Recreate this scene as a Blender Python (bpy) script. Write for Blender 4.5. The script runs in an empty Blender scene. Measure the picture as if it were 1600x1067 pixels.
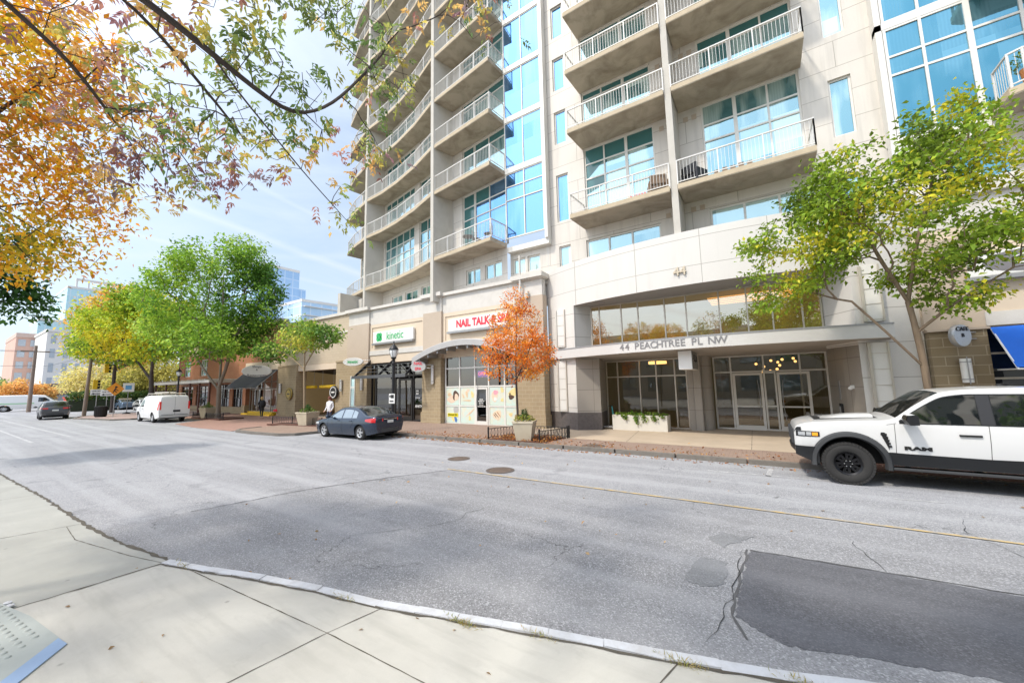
import bpy, math, random
import numpy as np
from mathutils import Vector, Matrix, noise
from mathutils.geometry import tessellate_polygon
R = math.radians
random.seed(11)
SC = bpy.context.scene
COL = SC.collection

# ---------------------------------------------------------------- mesh builder
class MB:
    def __init__(s):
        s.v = []; s.f = []; s.m = []
    def add(s, vs, fs, m=0):
        o = len(s.v)
        s.v += [tuple(p) for p in vs]
        for f in fs:
            s.f.append(tuple(i + o for i in f)); s.m.append(m)
        return s
    def quad(s, a, b, c, d, m=0):
        return s.add([a, b, c, d], [(0, 1, 2, 3)], m)
    def box(s, x0, x1, y0, y1, z0, z1, m=0, M=None):
        vs = [Vector((x, y, z)) for z in (z0, z1) for y in (y0, y1) for x in (x0, x1)]
        if M is not None: vs = [M @ p for p in vs]
        return s.add(vs, [(0, 2, 3, 1), (4, 5, 7, 6), (0, 1, 5, 4), (2, 6, 7, 3), (0, 4, 6, 2), (1, 3, 7, 5)], m)
    def fbox(s, fr, u0, u1, w0, w1, z0, z1, m=0):
        vs = [fr.p(u, w, z) for z in (z0, z1) for w in (w1, w0) for u in (u0, u1)]
        return s.add(vs, [(0, 2, 3, 1), (4, 5, 7, 6), (0, 1, 5, 4), (2, 6, 7, 3), (0, 4, 6, 2), (1, 3, 7, 5)], m)
    def fquad(s, fr, u0, u1, z0, z1, w, m=0):
        return s.quad(fr.p(u0, w, z0), fr.p(u1, w, z0), fr.p(u1, w, z1), fr.p(u0, w, z1), m)
    def prism(s, poly, z0, z1, m=0, mtop=None, M=None):
        n = len(poly)
        a = sum(poly[i][0] * poly[(i + 1) % n][1] - poly[(i + 1) % n][0] * poly[i][1] for i in range(n))
        if a < 0: poly = poly[::-1]
        f0 = (lambda x, y: z0) if not callable(z0) else z0
        f1 = (lambda x, y: z1) if not callable(z1) else z1
        vs = [Vector((x, y, f0(x, y))) for x, y in poly] + [Vector((x, y, f1(x, y))) for x, y in poly]
        if M is not None: vs = [M @ p for p in vs]
        s.add(vs, [tuple(range(n - 1, -1, -1))] + [(i, (i + 1) % n, n + (i + 1) % n, n + i) for i in range(n)], m)
        s.add(vs[n:], [tuple(range(n))], m if mtop is None else mtop)
        return s
    def sheet(s, poly, z, m=0):
        n = len(poly)
        a = sum(poly[i][0] * poly[(i + 1) % n][1] - poly[(i + 1) % n][0] * poly[i][1] for i in range(n))
        if a < 0: poly = poly[::-1]
        return s.add([(x, y, z) for x, y in poly], [tuple(range(n))], m)
    def tube(s, pts, rad, n=8, m=0, cap=True):
        pts = [Vector(p) for p in pts]
        if not isinstance(rad, (list, tuple)): rad = [rad] * len(pts)
        t0 = (pts[1] - pts[0]).normalized()
        ref = Vector((0, 0, 1)) if abs(t0.z) < .9 else Vector((1, 0, 0))
        nx = t0.cross(ref).normalized()
        vs = []
        for i, p in enumerate(pts):
            t = (pts[min(i + 1, len(pts) - 1)] - pts[max(i - 1, 0)])
            if t.length < 1e-9: t = t0
            t = t.normalized()
            nx = (nx - t * nx.dot(t))
            nx = nx.normalized() if nx.length > 1e-6 else t.orthogonal().normalized()
            ny = t.cross(nx)
            for k in range(n):
                a = 2 * math.pi * k / n
                vs.append(p + (nx * math.cos(a) + ny * math.sin(a)) * rad[i])
        fs = []
        for i in range(len(pts) - 1):
            for k in range(n):
                fs.append((i * n + k, i * n + (k + 1) % n, (i + 1) * n + (k + 1) % n, (i + 1) * n + k))
        if cap:
            fs.append(tuple(range(n - 1, -1, -1))); fs.append(tuple((len(pts) - 1) * n + k for k in range(n)))
        return s.add(vs, fs, m)
    def lathe(s, prof, n=20, c=(0, 0, 0), m=0, axis='z', M=None, cap=True):
        vs = []
        for r, z in prof:
            for k in range(n):
                a = 2 * math.pi * k / n
                p = (r * math.cos(a), r * math.sin(a), z)
                if axis == 'y': p = (p[0], p[2], -p[1])
                if axis == 'x': p = (p[2], p[0], p[1])
                v = Vector(p)
                if M is not None: v = M @ v
                vs.append(v + Vector(c))
        fs = []
        for i in range(len(prof) - 1):
            for k in range(n):
                fs.append((i * n + k, i * n + (k + 1) % n, (i + 1) * n + (k + 1) % n, (i + 1) * n + k))
        if cap:
            if prof[0][0] > 1e-4: fs.append(tuple(range(n - 1, -1, -1)))
            if prof[-1][0] > 1e-4: fs.append(tuple((len(prof) - 1) * n + k for k in range(n)))
        return s.add(vs, fs, m)
    def ball(s, c, r, n=10, m=0):
        rx, ry, rz = (r, r, r) if not isinstance(r, (tuple, list)) else r
        vs = []; fs = []; k = n; h = n // 2
        for i in range(h + 1):
            t = math.pi * i / h
            for j in range(k):
                a = 2 * math.pi * j / k
                vs.append((c[0] + rx * math.sin(t) * math.cos(a), c[1] + ry * math.sin(t) * math.sin(a), c[2] - rz * math.cos(t)))
        for i in range(h):
            for j in range(k):
                fs.append((i * k + j, i * k + (j + 1) % k, (i + 1) * k + (j + 1) % k, (i + 1) * k + j))
        return s.add(vs, fs, m)
    def grid(s, rows, m=0, closed=False):
        nr = len(rows); nc = len(rows[0])
        vs = [p for r in rows for p in r]
        fs = []
        for i in range(nr - 1):
            for j in range(nc if closed else nc - 1):
                fs.append((i * nc + j, i * nc + (j + 1) % nc, (i + 1) * nc + (j + 1) % nc, (i + 1) * nc + j))
        return s.add(vs, fs, m)
    def build(s, name, mats, parent=None, world=True, smooth=None, bevel=0, loc=None):
        if not isinstance(mats, (list, tuple)): mats = [mats]
        me = bpy.data.meshes.new(name)
        vs = s.v
        off = None
        if parent is not None and world:
            o = parent; off = Vector((0, 0, 0))
            while o is not None: off = off + o.location; o = o.parent
        elif loc is not None: off = Vector(loc)
        if off is not None and off.length > 0:
            vs = [(p[0] - off.x, p[1] - off.y, p[2] - off.z) for p in vs]
        me.from_pydata(vs, [], s.f)
        for m in mats: me.materials.append(m)
        if len(mats) > 1: me.polygons.foreach_set('material_index', s.m)
        if smooth is not None:
            me.polygons.foreach_set('use_smooth', [True] * len(me.polygons))
            me.set_sharp_from_angle(angle=R(smooth))
        me.update()
        ob = bpy.data.objects.new(name, me); COL.objects.link(ob)
        if parent is not None: ob.parent = parent
        elif loc is not None: ob.location = loc
        if bevel:
            b = ob.modifiers.new('bevel', 'BEVEL'); b.width = bevel; b.segments = 2; b.limit_method = 'ANGLE'; b.angle_limit = R(40)
        return ob

class Fr:
    """a wall plane: origin, unit direction along it, outward side = right of nothing but (dy,-dx)"""
    def __init__(s, a, b):
        s.o = Vector(a); d = Vector(b) - s.o; s.L = d.length; s.d = d / s.L
        s.n = Vector((s.d.y, -s.d.x))
    def p(s, u, w, z):
        return Vector((s.o.x + s.d.x * u + s.n.x * w, s.o.y + s.d.y * u + s.n.y * w, z))

def wall(mb, fr, u0, u1, z0, z1, ops=(), w=0, dep=.18, m=0, mr=None):
    """flat wall quads with rectangular openings and their reveals"""
    us = sorted({u0, u1} | {o[0] for o in ops} | {o[1] for o in ops})
    zs = sorted({z0, z1} | {o[2] for o in ops} | {o[3] for o in ops})
    us = [u for u in us if u0 <= u <= u1]; zs = [z for z in zs if z0 <= z <= z1]
    for i in range(len(us) - 1):
        j = 0
        while j < len(zs) - 1:
            cu = (us[i] + us[i + 1]) / 2; cz = (zs[j] + zs[j + 1]) / 2
            if not any(o[0] < cu < o[1] and o[2] < cz < o[3] for o in ops):
                mb.fquad(fr, us[i], us[i + 1], zs[j], zs[j + 1], w, m)
            j += 1
    mr = m if mr is None else mr
    for a, b, c, d in ops:
        P = fr.p
        mb.quad(P(a, w, c), P(a, w, d), P(a, w - dep, d), P(a, w - dep, c), mr)
        mb.quad(P(b, w, c), P(b, w - dep, c), P(b, w - dep, d), P(b, w, d), mr)
        mb.quad(P(a, w, d), P(b, w, d), P(b, w - dep, d), P(a, w - dep, d), mr)
        mb.quad(P(a, w, c), P(a, w - dep, c), P(b, w - dep, c), P(b, w, c), mr)

# ---------------------------------------------------------------- objects
def tag(o, label=None, cat=None, group=None, kind=None):
    if label: o['label'] = label
    if cat: o['category'] = cat
    if group: o['group'] = group
    if kind: o['kind'] = kind
    return o
def thing(name, label, cat, loc=(0, 0, 0), rz=0, group=None):
    o = bpy.data.objects.new(name, None); COL.objects.link(o)
    o.empty_display_size = .2
    o.location = loc; o.rotation_euler = (0, 0, rz)
    return tag(o, label, cat, group)
def copy_tree(o, parent=None):
    c = o.copy(); COL.objects.link(c)
    if parent is not None: c.parent = parent
    for ch in [x for x in o.children]:
        copy_tree(ch, c)
    return c
def text(name, body, size, mat, M, parent=None, ext=.01, sx=1, bold=0, shear=0):
    cu = bpy.data.curves.new(name, 'FONT'); cu.body = body; cu.size = size; cu.extrude = ext
    cu.align_x = 'CENTER'; cu.align_y = 'CENTER'; cu.offset = bold; cu.shear = shear
    t = bpy.data.objects.new(name, cu); COL.objects.link(t)
    dg = bpy.context.evaluated_depsgraph_get()
    me = bpy.data.meshes.new_from_object(t.evaluated_get(dg))
    bpy.data.objects.remove(t)
    M2 = M @ Matrix.Diagonal((sx, 1, 1, 1))
    if parent is not None:
        off = Vector((0, 0, 0)); q = parent
        while q is not None: off += q.location; q = q.parent
        M2 = Matrix.Translation(-off) @ M2
    me.transform(M2)
    me.materials.clear(); me.materials.append(mat)
    ob = bpy.data.objects.new(name, me); COL.objects.link(ob)
    if parent is not None: ob.parent = parent
    return ob
def face_y(x, y, z, rz=0):
    """text plane standing upright and facing -Y (towards the street), turned by rz"""
    return Matrix.Translation((x, y, z)) @ Matrix.Rotation(rz, 4, 'Z') @ Matrix.Rotation(R(90), 4, 'X')

# ---------------------------------------------------------------- materials
class NT:
    def __init__(s, name):
        s.mat = bpy.data.materials.new(name); s.mat.use_nodes = True
        s.t = s.mat.node_tree; s.t.nodes.clear()
        s.out = s.t.nodes.new('ShaderNodeOutputMaterial')
    def n(s, typ, **kw):
        nd = s.t.nodes.new('ShaderNode' + typ)
        for k, v in kw.items(): setattr(nd, k, v)
        return nd
    def l(s, a, b): s.t.links.new(a, b)
    def set(s, sock, v):
        if isinstance(v, bpy.types.NodeSocket): s.l(v, sock)
        elif isinstance(v, tuple) and len(v) == 3 and sock.type == 'RGBA': sock.default_value = (*v, 1)
        else: sock.default_value = v
    def pos(s, kind='obj'):
        if kind == 'obj': return s.n('TexCoord').outputs['Object']
        return s.n('NewGeometry').outputs['Position']
    def noise(s, vec, scale, detail=4, rough=.55, out='Fac', dist=0):
        t = s.n('TexNoise'); s.l(vec, t.inputs['Vector'])
        t.inputs['Scale'].default_value = scale; t.inputs['Detail'].default_value = detail
        t.inputs['Roughness'].default_value = rough; t.inputs['Distortion'].default_value = dist
        return t.outputs[out]
    def ramp(s, fac, stops, interp='LINEAR'):
        r = s.n('ValToRGB'); r.color_ramp.interpolation = interp
        e = r.color_ramp.elements
        while len(e) < len(stops): e.new(.5)
        for q, (p, c) in zip(e, stops):
            q.position = p; q.color = (*c, 1) if isinstance(c, tuple) else (c, c, c, 1)
        s.l(fac, r.inputs['Fac']); return r.outputs['Color']
    def mix(s, fac, a, b, mode='MIX'):
        m = s.n('Mix', data_type='RGBA', blend_type=mode)
        s.set(m.inputs[0], fac); s.set(m.inputs[6], a); s.set(m.inputs[7], b)
        return m.outputs[2]
    def math(s, op, a, b=0.0, clamp=False):
        m = s.n('Math', operation=op, use_clamp=clamp)
        s.set(m.inputs[0], a); s.set(m.inputs[1], b); return m.outputs[0]
    def bump(s, h, strength=.3, dist=.02):
        b = s.n('Bump'); b.inputs['Strength'].default_value = strength; b.inputs['Distance'].default_value = dist
        s.l(h, b.inputs['Height']); return b.outputs['Normal']
    def princ(s, color, rough=.6, metal=0, normal=None, spec=.5, coat=0, emit=None, es=0, alpha=None, trans=0):
        p = s.n('BsdfPrincipled')
        s.set(p.inputs['Base Color'], color); s.set(p.inputs['Roughness'], rough); s.set(p.inputs['Metallic'], metal)
        p.inputs['Specular IOR Level'].default_value = spec
        p.inputs['Coat Weight'].default_value = coat; p.inputs['Coat Roughness'].default_value = .04
        if normal is not None: s.l(normal, p.inputs['Normal'])
        if emit is not None:
            s.set(p.inputs['Emission Color'], emit); p.inputs['Emission Strength'].default_value = es
        s.last = p
        s.l(p.outputs[0], s.out.inputs[0]); return p

def c3(c, k): return tuple(max(0, min(1, x * k)) for x in c)
MC = {}
def M(name, color=None, rough=.6, metal=0, var=.10, scale=2.5, bump=0, bscale=60, spec=.5, coat=0, emit=None, es=0, fine=.06, pos='obj'):
    if name in MC: return MC[name]
    t = NT(name); p = t.pos(pos)
    n1 = t.noise(p, scale, 5); n2 = t.noise(p, scale * 13, 3)
    col = t.mix(n1, c3(color, 1 - var), c3(color, 1 + var))
    col = t.mix(t.math('MULTIPLY', n2, fine * 2), col, c3(color, .55))
    nm = t.bump(t.noise(p, bscale, 4), bump, .01) if bump else None
    rg = t.math('ADD', t.math('MULTIPLY', n2, .15), rough - .07, True)
    t.princ(col, rg, metal, nm, spec, coat, emit, es)
    MC[name] = t.mat; return t.mat

def mat_brick(name, c1, c2, mortar, bw, rh, ms=.012, off=.5, rough=.8, bump=.35, swap='wall', var=.25, msm=.1, stain=.0):
    t = NT(name); P = t.pos('geo'); sp = t.n('SeparateXYZ'); t.l(P, sp.inputs[0])
    cb = t.n('CombineXYZ')
    if swap == 'wall':
        t.l(t.math('ADD', sp.outputs[0], sp.outputs[1]), cb.inputs[0]); t.l(sp.outputs[2], cb.inputs[1])
    else:
        t.l(sp.outputs[0], cb.inputs[0]); t.l(sp.outputs[1], cb.inputs[1])
    b = t.n('TexBrick'); b.offset = off; t.l(cb.outputs[0], b.inputs['Vector'])
    b.inputs['Scale'].default_value = 1; b.inputs['Brick Width'].default_value = bw; b.inputs['Row Height'].default_value = rh
    b.inputs['Mortar Size'].default_value = ms; b.inputs['Mortar Smooth'].default_value = msm; b.inputs['Bias'].default_value = 0
    t.set(b.inputs['Color1'], c1); t.set(b.inputs['Color2'], c2); t.set(b.inputs['Mortar'], mortar)
    n = t.noise(P, 1.3, 5); n2 = t.noise(P, 35, 4)
    col = t.mix(t.math('MULTIPLY', n, var * 1.6, True), b.outputs['Color'], c3(c1, .62))
    col = t.mix(t.math('MULTIPLY', n2, .22), col, c3(c2, .5))
    if stain:
        st = t.n('Mapping'); t.l(P, st.inputs[0]); st.inputs['Scale'].default_value = (1.6, 1.6, .12)
        s2 = t.ramp(t.noise(st.outputs[0], 1.5, 6, .65), [(.5, 0.), (.75, 1.)])
        col = t.mix(t.math('MULTIPLY', s2, stain), col, c3(c1, .5))
    h = t.math('ADD', t.math('MULTIPLY', b.outputs['Fac'], -1.0), t.math('MULTIPLY', n2, .35))
    t.princ(col, rough, 0, t.bump(h, bump, .008), .3)
    MC[name] = t.mat; return t.mat

def mat_concrete(name, base, dark, stain=.6, scale=1.2, rough=.85, pos='geo', bump=.15, streak=True):
    t = NT(name); P = t.pos(pos)
    n = t.noise(P, scale, 8, .62, dist=.6); f = t.noise(P, 40, 4); g = t.noise(P, scale * .35, 3)
    s1 = t.ramp(n, [(.42, 0.), (.68, 1.)])
    col = t.mix(t.math('MULTIPLY', s1, stain), base, dark)
    col = t.mix(t.math('MULTIPLY', g, .35), col, c3(base, 1.12))
    col = t.mix(t.math('MULTIPLY', f, .25), col, c3(dark, .8))
    t.princ(col, rough, 0, t.bump(f, bump, .005), .25)
    MC[name] = t.mat; return t.mat

def mat_window(name, tint, inner, inner2, gloss=.55, scale=(2.5, 2.5, .25), rough=.02, wob=.03):
    """window seen from outside: curtains / dark room behind a reflecting sheet"""
    t = NT(name); P = t.pos('geo')
    mp = t.n('Mapping'); t.l(P, mp.inputs[0]); mp.inputs['Scale'].default_value = scale
    cur = t.ramp(t.noise(mp.outputs[0], .8, 3, .5), [(.45, 0.), (.56, 1.)])
    fold = t.n('TexWave', wave_type='BANDS', bands_direction='X'); t.l(P, fold.inputs[0]); fold.inputs['Scale'].default_value = 3.5
    fold.inputs['Distortion'].default_value = 1.5
    inn2 = t.mix(t.math('MULTIPLY', fold.outputs['Fac'], .35), inner2, c3(inner2, .6))
    col = t.mix(cur, inner, inn2)
    vm = t.n('VectorMath', operation='MULTIPLY'); t.l(P, vm.inputs[0]); vm.inputs[1].default_value = (.86, .86, .3077)
    fl = t.n('VectorMath', operation='FLOOR'); t.l(vm.outputs[0], fl.inputs[0]); wn_ = t.n('TexWhiteNoise', noise_dimensions='3D'); t.l(fl.outputs[0], wn_.inputs[0])
    fr_ = t.n('VectorMath', operation='FRACTION'); t.l(vm.outputs[0], fr_.inputs[0]); sz = t.n('SeparateXYZ'); t.l(fr_.outputs[0], sz.inputs[0]); sw_ = t.n('SeparateColor'); t.l(wn_.outputs['Color'], sw_.inputs[0])
    bl = t.math('MULTIPLY', t.math('GREATER_THAN', sz.outputs[2], sw_.outputs[0]), t.math('GREATER_THAN', sw_.outputs[1], .5))
    col = t.mix(bl, col, c3(inner2, 1.15)); col = t.mix(t.math('MULTIPLY', sw_.outputs[2], .6), col, inner)
    d = t.n('BsdfDiffuse'); t.set(d.inputs[0], col)
    g = t.n('BsdfGlossy'); t.set(g.inputs[0], tint); g.inputs['Roughness'].default_value = rough
    nz = t.bump(t.noise(P, .9, 2), wob * .4, .5); t.l(nz, g.inputs['Normal'])
    lw = t.n('LayerWeight'); lw.inputs[0].default_value = .35
    f = t.math('ADD', t.math('MULTIPLY', lw.outputs['Facing'], .45), gloss - .12, True)
    mx = t.n('MixShader'); t.l(f, mx.inputs[0]); t.l(d.outputs[0], mx.inputs[1]); t.l(g.outputs[0], mx.inputs[2])
    t.l(mx.outputs[0], t.out.inputs[0]); MC[name] = t.mat; return t.mat

def mat_glass(name, tint, refl=.18, rc=(1, 1, 1), rough=.01):
    """thin see-through pane: tinted transmission plus mirror reflection"""
    t = NT(name); P = t.pos('geo')
    tr = t.n('BsdfTransparent'); t.set(tr.inputs[0], tint)
    g = t.n('BsdfGlossy'); t.set(g.inputs[0], rc); g.inputs['Roughness'].default_value = rough
    t.l(t.bump(t.noise(P, .5, 1), .003, .5), g.inputs['Normal'])
    lw = t.n('LayerWeight'); lw.inputs[0].default_value = .3
    f = t.math('ADD', t.math('MULTIPLY', lw.outputs['Fresnel'], .9), refl, True)
    mx = t.n('MixShader'); t.l(f, mx.inputs[0]); t.l(tr.outputs[0], mx.inputs[1]); t.l(g.outputs[0], mx.inputs[2])
    t.l(mx.outputs[0], t.out.inputs[0]); MC[name] = t.mat; return t.mat

def mat_leaf(name, rough=.55, trans=.35):
    t = NT(name)
    a = t.n('Attribute', attribute_name='Col')
    p = t.princ(a.outputs['Color'], rough, 0, None, .35)
    tr = t.n('BsdfTranslucent'); t.l(t.mix(.25, a.outputs['Color'], (.9, .8, .15), 'MULTIPLY') if False else a.outputs['Color'], tr.inputs[0])
    mx = t.n('MixShader'); mx.inputs[0].default_value = trans
    t.l(p.outputs[0], mx.inputs[1]); t.l(tr.outputs[0], mx.inputs[2]); t.l(mx.outputs[0], t.out.inputs[0])
    MC[name] = t.mat; return t.mat

def mat_bark(name, c, c2):
    t = NT(name); P = t.pos('obj')
    mp = t.n('Mapping'); t.l(P, mp.inputs[0]); mp.inputs['Scale'].default_value = (9, 9, 1.6)
    n = t.noise(mp.outputs[0], 2.2, 6, .7); n2 = t.noise(P, 3, 3)
    col = t.mix(n, c, c2); col = t.mix(t.math('MULTIPLY', n2, .4), col, c3(c, .6))
    t.princ(col, .9, 0, t.bump(n, .7, .02), .2); MC[name] = t.mat; return t.mat
TRAILS = [((-.3834, -.097, -.9185), .011, .30), ((-.2994, -.04, -.9533), .006, .22), ((-.4859, -.1371, -.8632), .007, .15), ((-.196, .263, -.9447), .012, .15)]
# ================================================================ palette
m_panel = mat_brick('wall panel', (.70, .655, .59), (.73, .685, .62), (.36, .32, .27), 3.55, 1.085, .012, .5, .55, .10, var=.14, msm=.05, stain=.42)
m_drum = mat_brick('drum panel', (.69, .66, .615), (.72, .69, .64), (.36, .33, .29), 2.45, 1.15, .012, .0, .42, .08, var=.08, msm=.05, stain=.16)
m_block = mat_brick('split block', (.44, .345, .215), (.38, .295, .185), (.56, .47, .34), .40, .203, .009, .5, .9, .5, var=.30)
m_blockbig = mat_brick('big block', (.30, .235, .145), (.265, .205, .13), (.47, .40, .29), .58, .29, .012, .5, .9, .5, var=.3)
m_redbrick = mat_brick('red brick', (.50, .185, .085), (.42, .15, .07), (.50, .36, .25), .22, .075, .010, .5, .9, .4, var=.3)
m_granite = mat_concrete('granite', (.135, .12, .115), (.075, .066, .064), .7, 9, .5, bump=.05)
m_stucco = mat_concrete('stucco taupe', (.52, .43, .34), (.43, .35, .27), .35, 1.4, .9)
m_beige = mat_concrete('stucco beige', (.68, .57, .44), (.58, .47, .36), .3, 1.1, .9)
m_cap = mat_concrete('cap white', (.66, .63, .58), (.45, .41, .36), .35, 1.6, .7)
m_conc = mat_concrete('balcony concrete', (.52, .46, .37), (.19, .155, .11), .8, .9, .9)
m_fin = mat_concrete('fin concrete', (.56, .53, .475), (.40, .37, .32), .45, 1.3, .85)
m_edge = mat_concrete('slab edge', (.55, .46, .33), (.36, .29, .2), .45, 2.2, .85)
m_white = M('white frame', (.74, .72, .67), .45, var=.05)
m_rail = M('white rail', (.66, .65, .62), .4, var=.04)
m_grey = M('grey metal', (.34, .34, .34), .45, .3, var=.08)
m_alu = M('anodised aluminium', (.60, .55, .47), .35, .35, var=.06)
m_dark = M('black metal', (.018, .018, .02), .42, .2, var=.2)
m_darkfr = M('dark frame', (.03, .027, .025), .4, .2)
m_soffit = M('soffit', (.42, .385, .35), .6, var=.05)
m_canopy = M('canopy metal', (.66, .64, .61), .38, .1, var=.05, scale=.7)
m_gblue = mat_window('blue glass', (.22, .47, .88), (.02, .08, .18), (.30, .44, .58), .72)
m_gdeep = mat_window('deep teal glass', (.17, .44, .58), (.012, .09, .13), (.16, .30, .36), .58, scale=(1.2, 1.2, .4))
m_gteal = mat_window('teal glass', (.55, .84, .95), (.025, .14, .16), (.60, .72, .66), .44, scale=(1.3, 1.3, .3))
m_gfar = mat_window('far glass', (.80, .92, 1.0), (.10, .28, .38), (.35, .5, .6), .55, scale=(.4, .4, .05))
m_span = M('spandrel glass', (.05, .17, .17), .08, 0, var=.15, spec=.8, pos='geo', scale=.6)
m_gdark = mat_glass('shop glass', (.42, .42, .40), .12)
m_globby = mat_glass('lobby glass', (.66, .62, .52), .07)
m_gclear = mat_glass('clerestory glass', (.66, .60, .42), .30, (1, .98, .90))
m_room = M('glowing interior', (.38, .32, .20), .8, var=.5, scale=.5, emit=(.55, .43, .20), es=.22)  # room surfaces glow warmly themselves: lamplight put into the material
m_roomlow = M('glowing lobby', (.17, .15, .10), .8, var=.5, scale=.6, emit=(.4, .33, .18), es=.05)  # lamplight put into the lobby surfaces as a fainter glow
m_roomdark = M('dark interior', (.045, .038, .034), .8, var=.4, scale=.8)
m_amber = M('lit amber', (.9, .5, .15), .5, emit=(1, .6, .22), es=3.2)
m_warm = M('warm strip', (.9, .55, .2), .5, emit=(1, .5, .14), es=2.2)
m_yellow = M('yellow paint', (.78, .50, .02), .5, var=.12)
m_signwhite = M('sign white', (.80, .79, .76), .4, var=.04)
m_green = M('sign green', (.04, .42, .13), .45, emit=(.05, .6, .2), es=.12)
m_red = M('sign red', (.72, .035, .06), .45, emit=(.9, .05, .08), es=.15)
m_letter = M('letter grey', (.26, .25, .25), .45, .4)
m_letterbeige = M('letter beige', (.56, .48, .36), .5, .1)
m_black = M('flat black', (.012, .012, .012), .6)
m_blueawn = M('blue canvas', (.006, .13, .62), .75, var=.12, bump=.2, bscale=200)
m_blackawn = M('charcoal canvas', (.028, .032, .042), .75, var=.2, bump=.2, bscale=200)

# ================================================================ apartment building
BLD = thing('apartment_building', 'cream and concrete apartment tower with white-railed balconies over street shops and a curved glass lobby', 'building', (-2, 18, 0))
SLAB = [10.2, 14.6, 17.8, 21.05, 24.3, 27.55, 30.8, 34.05, 37.3]
TH = .24
TOP = 41.0
FM = Fr((-9.3, 18.05), (4.35, 18.05))          # main wall, u = X + 9.3
FA = Fr((-16.45, 18.4), (-11.75, 17.72))       # facet behind the corner balconies
FB = Fr((-26.2, 20.45), (-16.95, 18.6))
FC = Fr((-31.7, 22.1), (-26.4, 20.5))
FR_ = Fr((4.35, 17.62), (16.0, 17.62))         # right bay
FLB = Fr((-11.75, 17.7), (-9.05, 17.7))        # left bay
DEP = .17

def window(fr, u0, u1, z0, z1, us, zs, glass, w=-.13, fw=.05, thick=(), frame=None, tilt=.004, parent=None, spand=None, name='window'):
    """one window: a frame mesh with its panes as a sub-part"""
    fb = MB(); U = [u0] + [u for u in us if u0 < u < u1] + [u1]; Z = [z0] + [z for z in zs if z0 < z < z1] + [z1]
    for i, u in enumerate(U):
        h = fw * (1.9 if u in thick else 1.0) * (.5 if 0 < i < len(U) - 1 else .5)
        a, b = (u, u + 2 * h) if i == 0 else ((u - 2 * h, u) if i == len(U) - 1 else (u - h, u + h))
        fb.fbox(fr, a, b, w - .05, w + .045, z0, z1)
    for i, z in enumerate(Z):
        h = fw * .5
        a, b = (z, z + 2 * h) if i == 0 else ((z - 2 * h, z) if i == len(Z) - 1 else (z - h, z + h))
        for k in range(len(U) - 1):
            fb.fbox(fr, U[k] + fw * .45, U[k + 1] - fw * .45, w - .047, w + .04, a, b)
    f = fb.build(name, frame or m_white, parent or BLD)
    pb = MB()
    for i in range(len(U) - 1):
        for j in range(len(Z) - 1):
            t = [random.uniform(-tilt, tilt) for _ in range(3)]
            hz = (Z[j + 1] - Z[j]); hu = U[i + 1] - U[i]
            mi = 1 if (spand and (j in spand or (i, j) in spand)) else 0
            pb.quad(fr.p(U[i], w, Z[j]), fr.p(U[i + 1], w + t[0] * hu, Z[j]), fr.p(U[i + 1], w + t[0] * hu + t[1] * hz, Z[j + 1]), fr.p(U[i], w + t[1] * hz, Z[j + 1]), mi)
    pb.build('pane', [glass, m_span], f)
    return f

def poly_off(pts, d):
    """offset an open polyline to its left by d"""
    out = []
    for i, p in enumerate(pts):
        a = Vector(pts[max(i - 1, 0)]); b = Vector(pts[min(i + 1, len(pts) - 1)])
        t = (b - a).normalized(); out.append((p[0] - t.y * d, p[1] + t.x * d))
    return out

def railing(path, z, parent, h=1.07, step=.125, solid=False):
    """white balustrade along a polyline that is set in from the slab edge"""
    mb = MB()
    for i in range(len(path) - 1):
        fr = Fr(path[i], path[i + 1]); L = fr.L
        mb.fbox(fr, -.02, L + .02, -.025, .025, z + h - .05, z + h)
        mb.fbox(fr, 0, L, -.015, .015, z + .09, z + .125)
        n = max(1, round(L / step)); np_ = max(1, round(L / 1.35))
        for k in range(1, n):
            u = L * k / n
            mb.fbox(fr, u - .0065, u + .0065, -.0065, .0065, z + .125, z + h - .05)
        for k in range(np_ + 1):
            u = L * k / np_
            mb.fbox(fr, u - .022, u + .022, -.022, .022, z - .0, z + h - .05)
    return mb.build('railing', m_rail, parent)

def balcony(front, back, z, sides='LR'):
    """slab from the front polyline (left to right) to the back polyline; railing on the front and open sides"""
    mb = MB(); poly = list(front) + list(back)[::-1]
    n = len(poly)
    mb.prism(poly, z, z + TH, 0, 1)
    for i in range(len(front) - 1):      # lighter drip edge proud of the slab front
        fr = Fr(front[i], front[i + 1]); mb.fbox(fr, .0, fr.L, .003, .012, z + .03, z + TH - .01, 1)
    b = mb.build('balcony', [m_conc, m_edge], BLD)
    ins = poly_off(front, .07)
    path = list(ins)
    if 'L' in sides: path = [tuple(Vector(ins[0]).lerp(Vector(back[0]), .97))] + path
    if 'R' in sides: path = path + [tuple(Vector(ins[-1]).lerp(Vector(back[-1]), .97))]
    railing(path, z + TH, b)
    return b

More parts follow.
